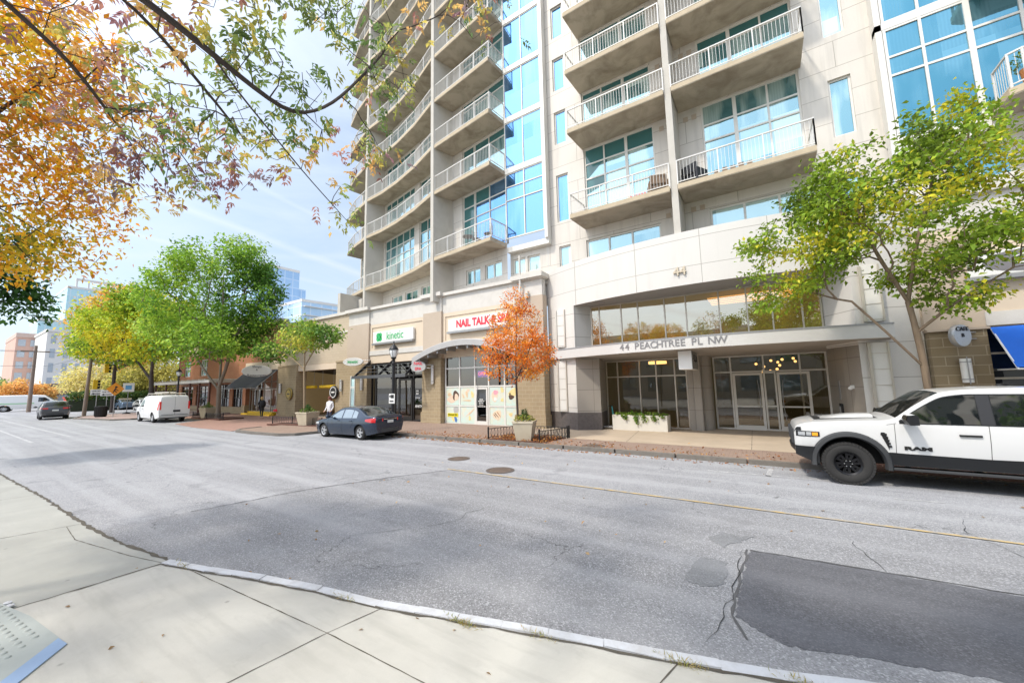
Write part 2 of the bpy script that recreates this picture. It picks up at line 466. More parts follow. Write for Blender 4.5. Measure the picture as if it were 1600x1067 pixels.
# ---- main wall with its slit windows and big balcony windows
ops = []; wins = []
def add(u0, u1, z0, z1, *a, **k): ops.append((u0, u1, z0, z1)); wins.append((FM, u0, u1, z0, z1, a, k))
XO = 9.3
floors = SLAB
for i, zb in enumerate(floors[:-1]):
    zt = floors[i + 1]; fl = zb + TH
    if i == 0:
        sl, sh = 10.98, 13.65
        bl = [13.72, 12.92, 12.05]; r2 = [13.62, 12.86]
    else:
        sl, sh = fl + .62, zt - .42
        bl = [zt - .42]; r2 = [zt - .6]
    add(-8.66 + XO, -7.96 + XO, sl, sh, (), (), m_gblue, fw=.07)
    add(2.95 + XO, 3.62 + XO, sl + (.35 if i == 0 else 0), sh, (), (), m_gteal, fw=.07)
    add(-7.02 + XO, -3.47 + XO, fl + .03, zt - .02, (-5.95 + XO, -4.82 + XO), bl, m_gteal, thick=(-4.82 + XO,), fw=.075, spand=(len(bl),))
    add(-1.42 + XO, 2.11 + XO, fl + .03, zt - .02, (-.13 + XO, 1.05 + XO), r2, m_gteal, thick=(-.13 + XO,), fw=.075, spand=(len(r2),) if i else None)
# low strip windows under the first balconies
add(-8.62 + XO, -7.95 + XO, 8.35, 9.62, (), (), m_gteal, fw=.07)
add(2.97 + XO, 3.6 + XO, 8.6, 9.72, (), (), m_gteal, fw=.07)
add(-7.08 + XO, -3.42 + XO, 8.35, 9.62, (-5.9 + XO, -4.75 + XO), (), m_gteal, fw=.085)
add(-1.38 + XO, 2.25 + XO, 8.35, 9.72, (-.1 + XO, 1.1 + XO), (), m_gteal, fw=.085)
mb = MB(); wall(mb, FM, 0, FM.L, 6.2, TOP, ops, 0, DEP)
mb.quad((-9.3, 18.05, TOP), (4.35, 18.05, TOP), (4.35, 32, TOP), (-9.3, 32, TOP))
mb.quad((-31.7, 22.1, TOP), (-9.3, 18.05, TOP), (-9.3, 36, TOP), (-31.7, 36, TOP))
mb.quad((-31.7, 36, 7), (-31.7, 22.1, 7), (-31.7, 22.1, TOP), (-31.7, 36, TOP))
mb.build('wall', m_panel, BLD)
for fr, u0, u1, z0, z1, a, k in wins: window(fr, u0, u1, z0, z1, *a, w=-.13, **k)
# vents beside the balcony windows
mb = MB()
for zt in floors[1:6]:
    for x in (-3.2, -2.9, -2.15, -1.8): mb.fbox(FM, x + XO, x + XO + .2, .003, .03, zt - .55, zt - .33)
for x in (-3.15, -2.1, -1.75): mb.fbox(FM, x + XO, x + XO + .2, .003, .03, 9.75, 9.97)
mb.build('vent', m_stucco, BLD)

# ---- fins (concrete columns standing in front of the wall)
def fin(poly, z0, z1):
    mb = MB(); mb.prism(poly, z0, z1); mb.build('column', m_fin, BLD)
fin([(-2.63, 16.55), (-2.37, 16.55), (-2.37, 18.04), (-2.63, 18.04)], 7.35, TOP)
fin([(-17.16, 16.98), (-16.88, 16.95), (-16.45, 18.5), (-16.95, 18.6)], 7.6, TOP)
fin([(-27.0, 19.1), (-26.7, 19.05), (-26.15, 20.43), (-26.4, 20.5)], 6.6, TOP)
# ---- balconies
for i, z in enumerate(SLAB):
    balcony([(-7.2, 16.42), (-2.66, 16.42)], [(-7.1, 18.04), (-2.66, 18.04)], z, 'L')
    balcony([(-2.34, 16.42), (2.2, 16.42)], [(-2.34, 18.04), (2.2, 18.04)], z, 'R')
    balcony([(-16.85, 17.0), (-11.93, 16.34)], [(-16.47, 18.38), (-11.8, 17.71)], z, 'R')
    balcony([(-26.65, 19.06), (-24.6, 18.9), (-22.3, 18.5), (-19.7, 17.85), (-17.18, 17.02)], [(-26.15, 20.4), (-24.2, 20.03), (-22, 19.6), (-19.5, 19.1), (-16.98, 18.58)], z, '')
    balcony([(-31.6, 20.6), (-29.4, 19.75), (-27.05, 19.15)], [(-31.4, 21.95), (-29, 21.25), (-26.5, 20.5)], z, 'L')
    balcony([(6.55, 17.2), (6.55, 16.35), (6.85, 16.16), (13.0, 16.16)], [(6.58, 17.55), (6.7, 17.55), (6.9, 17.55), (13, 17.55)], z, '')
# ---- left bay and the glass wall behind the corner balconies
BZ = 9.85
tr1 = [12.9, 13.72]
def bayfloor(i):
    zb = SLAB[i]; zt = SLAB[i + 1]
    return (zb + TH - (.1 if i == 0 else 0), zt - .06, tr1 if i == 0 else [zt - .55])
wl = MB(); wl.prism([(-11.75, 17.72), (-9.05, 17.72), (-9.05, 18.04), (-11.75, 18.04)], BZ, BZ + .3)
wr = MB()
for i in range(len(SLAB) - 1):
    z0, z1, tr = bayfloor(i)
    window(FLB, .0, 2.52, z0 + .28 * (i == 0), z1, (1.27,), (tr if i == 0 else ()), m_gblue, w=.02, fw=.06, tilt=.006)
    wl.fbox(FLB, 0, 2.517, -.2, .096, z1 + .003, SLAB[i + 1] + TH - .003)
    # window wall of the facet
    ops2 = [(.95 if i else .0, FA.L - .02, SLAB[i] + TH, SLAB[i + 1] - .02)]
    wall(wr, FA, 0, FA.L, SLAB[i], SLAB[i + 1], [(.9, FA.L - .02, SLAB[i] + TH + .02, SLAB[i + 1] - .02)], 0, .15)
    window(FA, .9, FA.L - .02, SLAB[i] + TH + .02, SLAB[i + 1] - .02, (1.95, 2.05, 3.3), tr, m_gteal if i else m_gblue, fw=.07, spand=((1, len(tr)), (2, len(tr)), (0, 0), (0, len(tr)), (0, 1)) if i == 0 else (len(tr),))
    opb = [(.25, 4.9, SLAB[i] + TH + .02, SLAB[i + 1] - .02), (5.6, FB.L - .3, SLAB[i] + TH + .02, SLAB[i + 1] - .02)] 
    wall(wr, FB, 0, FB.L, SLAB[i], SLAB[i + 1], opb, 0, .15)
    for a in opb: window(FB, *a, (1.1, 2.1, 3.1, 4.1, 6.6, 7.6), tr, m_gteal, fw=.07, spand=(len(tr),))
    wall(wr, FC, 0, FC.L, SLAB[i], SLAB[i + 1], [(.2, FC.L - .2, SLAB[i] + TH + .02, SLAB[i + 1] - .02)], 0, .15)
    window(FC, .2, FC.L - .2, SLAB[i] + TH + .02, SLAB[i + 1] - .02, (1.2, 2.2, 3.2, 4.2), tr, m_gfar, fw=.07)
wl.fbox(FLB, 2.52, 2.7, -.3, .1, BZ + .3, TOP)
wl.build('bay_frame', m_white, BLD)
for fr, wn in ((FA, ((1.2, 2.5), (2.9, 4.3))), (FB, ((1.6, 3.2), (3.6, 5.4), (5.9, 7.1))), (FC, ((1, 4),))):
    o2 = [(a, b, 8.6, 9.55) for a, b in wn]
    wall(wr, fr, 0, fr.L, 6.5, SLAB[0], o2, 0, .15)
    for a in o2: window(fr, *a, ((a[0] + a[1]) / 2,), (), m_gteal, fw=.08)
wall(wr, Fr((-11.75, 18.04), (-9.3, 18.04)), 0, 2.45, 6.5, BZ + .2, [(.15, 1.0, 8.6, 9.5), (1.15, 1.95, 8.6, 9.5)], 0, .15)
window(Fr((-11.75, 18.04), (-9.3, 18.04)), .15, 1.0, 8.6, 9.5, (), (), m_gteal, fw=.08)
window(Fr((-11.75, 18.04), (-9.3, 18.04)), 1.15, 1.95, 8.6, 9.5, (), (), m_gteal, fw=.08)
wr.build('curved_wall', m_panel, BLD)
# parapet planter wall of grey concrete at the far end of the first balcony
mb = MB(); mb.prism([(-31.7, 20.3), (-27.0, 19.0), (-26.9, 19.2), (-31.5, 20.6)], 6.6, 9.6); mb.prism([(-28.1, 17.6), (-27.75, 17.6), (-27.75, 20), (-28.1, 20)], 6.2, 9.9); mb.build('parapet_wall', m_fin, BLD)
# ---- right bay
mr = MB()
for i in range(len(SLAB) - 1):
    z0 = SLAB[i] + TH - .1; z1 = SLAB[i + 1] - .1
    tr = [12.72, 13.42] if i == 0 else [z1 - .9]
    window(FR_, .14, 11.4, z0, z1, (1.06, 2.12, 3.2, 4.3, 5.4, 6.5, 7.6, 8.7, 9.8), tr, m_gdeep, w=.02, fw=.075, thick=(2.12, 4.3, 6.5, 8.7), tilt=.006)
    mr.fbox(FR_, -.05, 11.6, -.3, .07, z1 + .003, SLAB[i + 1] + TH - .103)
mr.fbox(FR_, -.05, 11.6, -.3, .07, 9.85, SLAB[0] + TH - .103)
mr.fbox(FR_, -.05, .12, -.43, .07, SLAB[0] + TH - .1, TOP)
mr.build('bay_frame', m_white, BLD)
mb = MB(); wall(mb, Fr((4.35, 17.9), (16, 17.9)), 0, 11.65, 6, 9.85, [(1.2, 2.7, 8.5, 9.55), (2.9, 8, 8.5, 9.55)], 0, .2)
mb.box(4.3, 16, 17.6, 17.95, 8.2, 8.42)
mb.build('wall', m_panel, BLD)
window(Fr((4.35, 17.9), (16, 17.9)), 1.2, 2.7, 8.5, 9.55, (1.95,), (), m_gdeep, fw=.08); window(Fr((4.35, 17.9), (16, 17.9)), 2.9, 8, 8.5, 9.55, (3.9, 5, 6.2), (), m_gdeep, fw=.08)

# ---- curved entrance drum
def arc(cx, apex, rad, x0, x1, n, d=0):
    out = []
    for i in range(n + 1):
        x = x0 + (x1 - x0) * i / n
        out.append((x, apex + rad - math.sqrt((rad) ** 2 - (x - cx) ** 2) + d))
    return out
def arcwall(mb, pts, z0, z1, m=0):
    for a, b in zip(pts[:-1], pts[1:]): mb.quad((*a, z0), (*b, z0), (*b, z1), (*a, z1), m)
DR = lambda x0, x1, n, d=0: arc(-2.0, 16.4, 18.0, x0, x1, n, d)
mb = MB()
F = DR(-9.4, 4.45, 40); Fi = DR(-9.4, 4.45, 40, .3)
arcwall(mb, F, 6.15, 8.35); arcwall(mb, Fi[::-1], 7.6, 8.35)
for a, b, c, d in zip(F[:-1], F[1:], Fi[1:], Fi[:-1]): mb.quad((*a, 8.35), (*b, 8.35), (*c, 8.35), (*d, 8.35), 1)
PL = DR(-9.4, -7.6, 8); PR = DR(2.75, 4.45, 8)
arcwall(mb, PL, .92, 6.15); arcwall(mb, PR, .92, 6.15)
mb.quad((-7.6, PL[-1][1], 3.4), (-7.1, 18.25, 3.4), (-7.1, 18.25, 6.15), (-7.6, PL[-1][1], 6.15))
mb.quad((2.05, 18.3, 3.4), (2.75, PR[0][1], 3.4), (2.75, PR[0][1], 6.15), (2.05, 18.3, 6.15))
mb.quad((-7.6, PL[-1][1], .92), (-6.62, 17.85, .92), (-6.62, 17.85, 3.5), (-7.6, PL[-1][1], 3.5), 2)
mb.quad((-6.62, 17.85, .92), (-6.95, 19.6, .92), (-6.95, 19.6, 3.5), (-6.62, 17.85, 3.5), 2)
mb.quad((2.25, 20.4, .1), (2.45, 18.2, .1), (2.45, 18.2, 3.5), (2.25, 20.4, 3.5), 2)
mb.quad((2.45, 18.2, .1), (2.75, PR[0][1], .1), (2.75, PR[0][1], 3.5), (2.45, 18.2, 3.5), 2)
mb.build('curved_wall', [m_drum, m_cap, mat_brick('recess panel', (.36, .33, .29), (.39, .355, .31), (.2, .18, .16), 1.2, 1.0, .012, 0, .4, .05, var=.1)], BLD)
mb = MB()
o = 0.012
g1 = [(x, y - o) for x, y in PL]; arcwall(mb, g1, -.05, .92)
mb.quad((-7.6, g1[-1][1], -.05), (-6.6, 17.84, -.05), (-6.6, 17.84, .92), (-7.6, g1[-1][1], .92)); mb.quad((-6.6, 17.84, -.05), (-6.94, 19.6, -.05), (-6.94, 19.6, .92), (-6.6, 17.84, .92))
mb.build('granite_base', m_granite, BLD)
mb = MB(); arcwall(mb, [(x, y - o) for x, y in PR], -.05, .92); mb.build('granite_base', m_granite, BLD)
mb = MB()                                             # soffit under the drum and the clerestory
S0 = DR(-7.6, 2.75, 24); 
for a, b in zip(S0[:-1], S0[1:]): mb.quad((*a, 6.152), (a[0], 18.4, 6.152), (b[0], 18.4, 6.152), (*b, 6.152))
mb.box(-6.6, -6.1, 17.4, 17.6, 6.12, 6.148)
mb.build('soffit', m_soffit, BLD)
FCL = Fr((-7.1, 18.25), (2.05, 18.25))
window(FCL, 0, FCL.L, 3.95, 6.15, (.45, 1.55, 2.35, 3.55, 4.45, 5.75, 6.75, 7.6, 8.55), (), m_gclear, w=-.02, fw=.055, frame=m_alu)
# canopy over the doors with the street address
CN = lambda x0, x1, n, d=0: arc(-1.6, 16.0, 18.0, x0, x1, n, d)
mb = MB(); K = CN(-9.42, 3.62, 48); zc0, zc1 = 3.56, 4.02
arcwall(mb, K, zc0, zc1)
for a, b in zip(K[:-1], K[1:]):
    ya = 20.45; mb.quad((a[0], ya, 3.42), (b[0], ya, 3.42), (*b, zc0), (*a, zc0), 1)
    mb.quad((*a, zc1), (*b, zc1), (b[0], 18.6, zc1), (a[0], 18.6, zc1), 2)
    mb.quad((a[0], a[1] - .02, zc1 - .03), (b[0], b[1] - .02, zc1 - .03), (b[0], b[1] - .02, zc1 + .02), (a[0], a[1] - .02, zc1 + .02), 3)
mb.quad((-9.42, 20.4, 3.42), (*K[0], zc0), (*K[0], zc1), (-9.42, 18.6, zc1)); mb.quad((*K[-1], zc0), (3.62, 20.4, 3.42), (3.62, 18.6, zc1), (*K[-1], zc1))
can = mb.build('canopy', [m_canopy, m_soffit, m_grey, m_grey], BLD)
# address letters follow the curve
addr = '44 PEACHTREE PL NW'; widths = {' ': .30, 'E': .33, 'T': .33, 'L': .31, 'P': .37, 'R': .38, 'A': .41, 'C': .41, 'H': .41, 'N': .42, 'W': .58, '4': .39}
tot = sum(widths[c] for c in addr); xs = -5.12; span = 4.1; k = span / tot
letters = MB()
for ch in addr:
    w_ = widths[ch] * k; x = xs + w_ / 2; xs += w_
    if ch == ' ': continue
    y = arc(-1.6, 16.0, 18.0, x, x + .01, 1)[0][1]; sl = (x + 1.6) / 18.0
    tmp = text('tmp', ch, .385, m_letter, face_y(x, y - .012, 3.80, sl), None, .006, 1.0, bold=.005)
    letters.add([v.co.copy() for v in tmp.data.vertices], [tuple(p.vertices) for p in tmp.data.polygons]); bpy.data.objects.remove(tmp)
letters.build('address_lettering', m_letter, can)
y44 = DR(-2.55, -2.54, 1)[0][1]
text('address_number', '44', .5, m_letterbeige, face_y(-2.5, y44 - .05, 6.72, -.02), BLD, .03, 1.0, bold=.004)
# lobby windows, doors and rooms behind them
FW1 = Fr((-6.92, 19.6), (-3.0, 19.6))
window(FW1, 0, FW1.L, .1, 3.43, (.62, 1.73, 2.53, 3.38), (2.6,), m_globby, w=-.02, fw=.06, frame=m_alu)
FD = Fr((-1.97, 20.4), (2.25, 20.4))
window(FD, 0, FD.L, .1, 3.43, (.72, 2.0, 3.3), (2.68,), m_globby, w=-.02, fw=.065, frame=m_white, name='entrance_glazing')
window(FD, 1.96, 2.42, .1, 2.65, (), (1.15,), m_globby, w=.03, fw=.06, frame=m_white)
def door(fr, u0, u1, z0, z1, fw, hu, frame, glass, parent=None, rail=None, w=.06):
    mb = MB()
    mb.fbox(fr, u0, u0 + fw, w - .04, w + .02, z0, z1); mb.fbox(fr, u1 - fw, u1, w - .04, w + .02, z0, z1)
    mb.fbox(fr, u0 + fw, u1 - fw, w - .037, w + .017, z0, z0 + fw * 2); mb.fbox(fr, u0 + fw, u1 - fw, w - .037, w + .017, z1 - fw, z1)
    if rail: mb.fbox(fr, u0 + fw, u1 - fw, w - .03, w + .015, rail, rail + .06)
    d = mb.build('door', frame, parent or BLD)
    g = MB(); g.fquad(fr, u0 + fw, u1 - fw, z0 + fw, z1 - fw, w - .012); g.build('pane', glass, d)
    h = MB(); s = 1 if hu > (u0 + u1) / 2 else -1
    pts = [fr.p(hu + s * .03 * math.sin(math.pi * i / 8) * 2 - s * .06, w + .03 + .06 * math.sin(math.pi * i / 8), .55 + 1.75 * i / 8) for i in range(9)]
    h.tube(pts, .014, 6); h.build('handle', m_grey, d, smooth=40)
    return d
door(FD, .77, 1.93, .1, 2.62, .1, 1.78, m_white, m_globby, rail=1.1)
door(FD, 2.45, 3.6, .1, 2.62, .1, 2.6, m_white, m_globby, rail=1.1)
def room(x0, x1, y0, y1, z0, z1, mat, name='interior'):
    mb = MB()
    mb.quad((x0, y1, z0), (x1, y1, z0), (x1, y1, z1), (x0, y1, z1))
    mb.quad((x0, y0, z0), (x0, y1, z0), (x0, y1, z1), (x0, y0, z1)); mb.quad((x1, y1, z0), (x1, y0, z0), (x1, y0, z1), (x1, y1, z1))
    mb.quad((x0, y0, z0), (x1, y0, z0), (x1, y1, z0), (x0, y1, z0)); mb.quad((x0, y0, z1), (x0, y1, z1), (x1, y1, z1), (x1, y0, z1))
    return mb.build(name, mat, BLD)
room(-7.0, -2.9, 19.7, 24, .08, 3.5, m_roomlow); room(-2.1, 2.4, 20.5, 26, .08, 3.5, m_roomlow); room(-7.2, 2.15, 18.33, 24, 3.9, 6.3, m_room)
mb = MB()
mb.lathe([(.36, .1), (.36, 3.5)], 20, (-2.35, 19.9, 0)); mb.box(-2.95, -2.72, 19.3, 19.75, .1, 3.5); mb.box(-2.7, -2.38, 19.2, 19.7, .1, 3.5)
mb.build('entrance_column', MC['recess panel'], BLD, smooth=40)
# steel channel ladders on the drum
for x in (-8.45, 3.22):
    y = DR(x, x + .01, 1)[0][1]
    for (z0, z1) in ((.95, 3.45), (4.15, 6.05)):
        mb = MB()
        mb.box(x - .26, x - .18, y - .16, y + .08, z0, z1); mb.box(x + .22, x + .27, y - .16, y + .06, z0, z1)
        mb.box(x - .18, x + .22, y - .12, y + .03, z0, z1, 1)
        zz = z0 + .05
        while zz < z1: mb.box(x - .18, x + .22, y - .13, y - .122, zz, zz + .02); zz += .52
        mb.build('trellis', [m_alu, m_white], BLD)
# intercom wall by the doors
mb = MB(); mb.box(2.36, 2.43, 18.9, 19.5, 1.5, 2.2); mb.box(2.34, 2.43, 18.75, 19.25, .75, 1.35, 1); mb.box(2.30, 2.345, 18.9, 19.1, .85, 1.25, 0)
mb.build('intercom_panel', [m_grey, m_black], BLD)
mb = MB(); mb.lathe([(.0, 0), (.06, .01), (.06, .1), (.05, .12)], 14, (2.5, 17.65, 1.95), axis='y'); mb.box(2.5, 2.6, 17.6, 17.75, 1.93, 2.05)
tag(mb.build('security_camera', m_signwhite, loc=(2.5, 17.6, 1.95), smooth=40), 'small white security camera on the wall right of the lobby doors', 'camera')

# ================================================================ podium shops
PY = 17.5
FP = Fr((-26.25, PY), (-9.35, PY)); PX = 26.25
mb = MB(); cap = MB(); blk = MB(); tp = MB(); bg = MB()
piers = [(-26.25, -23.72), (-18.15, -16.55), (-11.1, -9.35)]
FPs = Fr((-30, PY), (0, PY))
U = lambda x: x + 30
wall(tp, FPs, U(-26.25), U(-9.35), 6.85, 7.95, (), 0, .1, 0)
for a, b in piers:
    tp.box(a, b, PY - .16, PY + .3, 4.05, 7.0, 1)
    tp.box(a + .05, b - .05, PY - .1, PY + .3, 7.003, 7.9, 0)
    cap.box(a - .1, b + .1, PY - .38, PY + .45, 7.96, 8.2); cap.box(a - .03, b + .03, PY - .26, PY + .4, 7.9, 7.957)
    blk = MB(); blk.box(a, b, PY - .22, PY + .35, .75, 4.047); blk.box(a - .05, b + .05, PY - .28, PY + .4, -.05, .75, 0); blk.build('block_pier', m_block, BLD)
cap.box(-26.15, -9.4, PY - .16, PY + .38, 7.953, 8.14)
cap.build('cornice', m_cap, BLD)
# stucco fields with a recessed frame for each shop sign
for a, b in ((-23.72, -18.15), (-16.55, -11.1)):
    wall(tp, FPs, U(a), U(b), 4.95, 6.85, [(U(a) + .22, U(b) - .2, 5.12, 6.62)], .03, .05, 2)
    tp.fquad(FPs, U(a) + .22, U(b) - .2, 5.12, 6.62, -.02, 2)
    tp.box(a, b, PY - .07, PY + .2, 4.62, 4.947, 0)
tp.box(-23.72, -18.15, PY - .02, PY + .3, 4.05, 4.617, 2)
tp.box(-16.55, -11.1, PY + .05, PY + .3, 4.05, 4.617, 2)
tp.quad((-26.25, 17.5, 6), (-26.25, 20, 6), (-26.25, 20, 8), (-26.25, 17.5, 8), 0)
tp.box(-26.2, -9.4, 17.9, 20.2, 7.7, 7.9, 0)
tp.build('shop_wall', [m_cap, m_stucco, m_beige], BLD)
# narrow window in the first pier
window(FPs, U(-25.6), U(-25.05), .3, 3.2, (), (2.3, 2.4), m_gteal, w=.23, fw=.06)
# black storefront
sf = (-23.6, -18.2)
window(FPs, U(-23.72), U(-18.15), .1, 4.05, (U(-23.2), U(-21.15), U(-20.75), U(-19.75), U(-19.35)), (3.1,), m_gdark, w=-.2, fw=.11, frame=m_darkfr, name='shopfront')
door(FPs, U(-20.72), U(-19.4), .1, 2.9, .13, U(-19.6), m_darkfr, m_gdark, w=-.12)
mb = MB(); mb.box(-23.6, -18.2, 17.85, 17.86, .12, .85, 0); mb.build('kick_panel', M('orange fade', (.75, .55, .34), .6, var=.2), BLD)
# nail shop glazing with arched head
def arch_z(x): return 4.03 + .62 * (1 - ((x + 13.8) / 2.75) ** 2)
xm = [-16.42, -15.28, -14.12, -13.12, -12.02, -11.12]; zm = [.1, 1.14, 2.27, 3.38]
fb = MB(); g = MB(); fy = PY + .12
for x in xm:
    h = .045
    fb.box(x - h, x + h, fy - .04, fy + .04, .1, arch_z(x))
for z in zm:
    for a, b in zip(xm[:-1], xm[1:]): fb.box(a + .045, b - .045, fy - .037, fy + .037, z - .04 if z > .2 else z, z + .04)
N = 24
for i in range(N):
    a = xm[0] + (xm[-1] - xm[0]) * i / N; b = xm[0] + (xm[-1] - xm[0]) * (i + 1) / N
    fb.add([(a, fy - .05, arch_z(a) - .05), (b, fy - .05, arch_z(b) - .05), (b, fy - .05, 4.66), (a, fy - .05, 4.66), (a, fy + .05, arch_z(a) - .05), (b, fy + .05, arch_z(b) - .05)], [(0, 1, 2, 3), (0, 4, 5, 1)])
    g.quad((a, fy, 2.27), (b, fy, 2.27), (b, fy, arch_z(b)), (a, fy, arch_z(a)))
g.quad((xm[2], fy, .1), (xm[3], fy, .1), (xm[3], fy, 2.27), (xm[2], fy, 2.27))
wf = fb.build('arched_window', m_white, BLD); g.build('pane', m_gdark, wf)
door(Fr((xm[2], fy), (xm[3], fy)), .06, xm[3] - xm[2] - .06, .1, 2.2, .1, .2, m_white, m_gdark, w=.06)
room(-16.5, -11.1, 17.75, 22, .08, 4.7, m_roomdark); room(-23.7, -18.2, 17.9, 22, .08, 4.05, m_roomdark)
# beauty posters filling the lower panes: pale green film with soft tan, brown and pink shapes
def poster(x0, x1, z0, z1, seed, shapes):
    t = NT('poster film'); P = t.pos('geo'); sp = t.n('SeparateXYZ'); t.l(P, sp.inputs[0])
    zr = t.math('DIVIDE', t.math('SUBTRACT', sp.outputs[2], z0), z1 - z0)
    n = t.noise(P, 2.2 + seed * .13, 3, .5, dist=1)
    base = t.mix(t.math('MULTIPLY', t.ramp(n, [(.42, 0.), (.62, 1.)]), .55), (.60, .70, .64), (.76, .66, .46))
    base = t.mix(t.math('MULTIPLY', t.ramp(zr, [(.0, 1.), (.4, 0.)]), .5), base, (.52, .72, .64))
    t.princ(base, .35, 0, None, .5)
    mb = MB(); mb.quad((x0, fy - .012, z0), (x1, fy - .012, z0), (x1, fy - .012, z1), (x0, fy - .012, z1))
    mats = [t.mat]
    for k, (cx, cz, rx, rz, rot, col) in enumerate(shapes):
        nm = 'poster %d' % (abs(hash(col)) % 99991)
        mats.append(M('poster ink %.2f %.2f %.2f' % col, col, .4, var=.25, scale=9))
        X = x0 + (x1 - x0) * cx; Zc = z0 + (z1 - z0) * cz; pts = []
        for i in range(18):
            a = 2 * math.pi * i / 18; r = 1 + .12 * math.sin(3 * a + k)
            px_ = rx * r * math.cos(a); pz_ = rz * r * math.sin(a)
            pts.append((X + px_ * math.cos(rot) - pz_ * math.sin(rot), fy - .014 - .0015 * (k + 1), Zc + px_ * math.sin(rot) + pz_ * math.cos(rot)))
        pts = [(min(max(p[0], x0 + .02), x1 - .02), p[1], min(max(p[2], z0 + .02), z1 - .02)) for p in pts]
        mb.add(pts, [tuple(range(18))], k + 1)
    mb.build('poster', mats, wf)
tan = (.72, .52, .32); brn = (.10, .055, .035); skin = (.80, .60, .45); pk = (.85, .35, .42); ylw = (.80, .66, .30); wht = (.82, .80, .74)
pan = [(a + .05, b - .05) for a, b in zip(xm[:-1], xm[1:])]
lo = (.15, 1.09); hi = (1.19, 2.22)
poster(*pan[0], *hi, 1, [(.45, .35, .4, .22, .3, skin), (.72, .55, .24, .28, -.3, brn), (.78, .45, .16, .2, 0, skin), (.25, .6, .16, .1, .1, tan)])
poster(*pan[1], *hi, 2, [(.45, .62, .08, .2, .2, tan), (.55, .82, .12, .09, .3, skin), (.85, .6, .11, .2, .3, ylw), (.2, .5, .05, .15, .5, tan), (.5, .26, .32, .04, 0, tan)])
poster(*pan[3], *hi, 3, [(.35, .5, .2, .3, 0, skin), (.42, .7, .16, .13, 0, pk), (.4, .35, .12, .1, 0, wht), (.86, .85, .1, .18, .3, ylw), (.86, .3, .1, .1, 0, ylw)])
poster(*pan[4], *hi, 4, [(.6, .7, .3, .2, .6, ylw), (.45, .45, .18, .13, 0, brn), (.35, .62, .06, .05, .5, brn)])
poster(*pan[0], *lo, 5, [(.75, .75, .2, .26, 0, (.45, .44, .42)), (.55, .25, .16, .16, .4, ylw), (.72, .2, .1, .18, .4, (.08, .2, .5))])
poster(*pan[1], *lo, 6, [(.6, .6, .35, .03, .7, skin), (.8, .7, .3, .03, .7, tan), (.65, .3, .08, .14, 0, ylw)])
poster(*pan[3], *lo, 7, [(.5, .55, .3, .26, .4, (.78, .62, .45)), (.45, .55, .2, .025, -.8, brn), (.6, .6, .2, .025, -.8, (.4, .2, .1)), (.35, .5, .14, .02, -.8, brn)])
poster(*pan[4], *lo, 8, [(.4, .6, .12, .1, .3, ylw), (.45, .55, .06, .05, .3, tan)])
mb = MB(); x0, x1 = pan[0]; mb.box(x0 + .12, x1 - .1, fy - .03, fy - .022, .5, .7)
bn = mb.build('yellow_banner', M('banner yellow', (.85, .72, .0), .5), wf)
text('banner_lettering', 'REGULAR PEDI', .15, m_black, face_y((x0 + x1) / 2, fy - .034, .6), wf, .002, .72, bold=.004)
xd = (xm[2] + xm[3]) / 2
for k, (s, w_) in enumerate((('HOURS', .10), ('MON-FRI 10-7', .085), ('SAT 9:30-6', .085), ('SUN 12-5', .085), ('WALK-INS WELCOME', .075))):
    text('hours_lettering', s, w_, m_signwhite, face_y(xd, PY + .03, 1.52 - k * .1), wf, .002, .8, bold=.003)
for k, s in enumerate(('LIVE', 'FINE', 'LUXURY', 'APARTMENTS')):
    text('window_lettering', s, (.11, .11, .12, .24)[k], m_signwhite, face_y((-18.95, -18.95, -18.9, -18.62)[k], PY + .14, (2.05, 1.87, 1.6, 1.06)[k]), BLD, .002, (1, 1, 1, .72)[k], bold=.004)
# arched steel eyebrow over the nail shop
mb = MB(); xa, xb = -18.2, -10.45; N = 30
def ez(x): return 3.92 + .86 * (1 - ((x - (xa + xb) / 2) / ((xb - xa) / 2)) ** 2)
rows = []
for i in range(N + 1):
    x = xa + (xb - xa) * i / N; z = ez(x); yf = PY - 1.05; yb = PY - .2
    rows.append([(x, yf, z - .16), (x, yf, z + .16), (x, yf + .02, z + .19), (x, yb, z + .25), (x, yb, z - .1), (x, yf + .06, z - .12)])
mb.grid(rows, 0, True); mb.add(rows[0], [(0, 1, 2, 3, 4, 5)]); mb.add(rows[-1], [(5, 4, 3, 2, 1, 0)])
for i in range(2, N - 1, 3):
    x = xa + (xb - xa) * i / N; z = ez(x); mb.box(x - .05, x + .05, PY - .95, PY - .2, z - .33, z - .11, 1)
mb.build('eyebrow_canopy', [M('eyebrow grey', (.44, .43, .42), .5, .1, var=.1), m_grey], BLD)
# white downpipe on the last pier
mb = MB(); mb.tube([(-10.62, PY - .3, 6.2), (-10.62, PY - .3, 9.3)], .06, 8); mb.box(-10.35, -10.15, PY - .33, PY - .16, 6.9, 7.25)
mb.build('downpipe', m_cap, BLD)

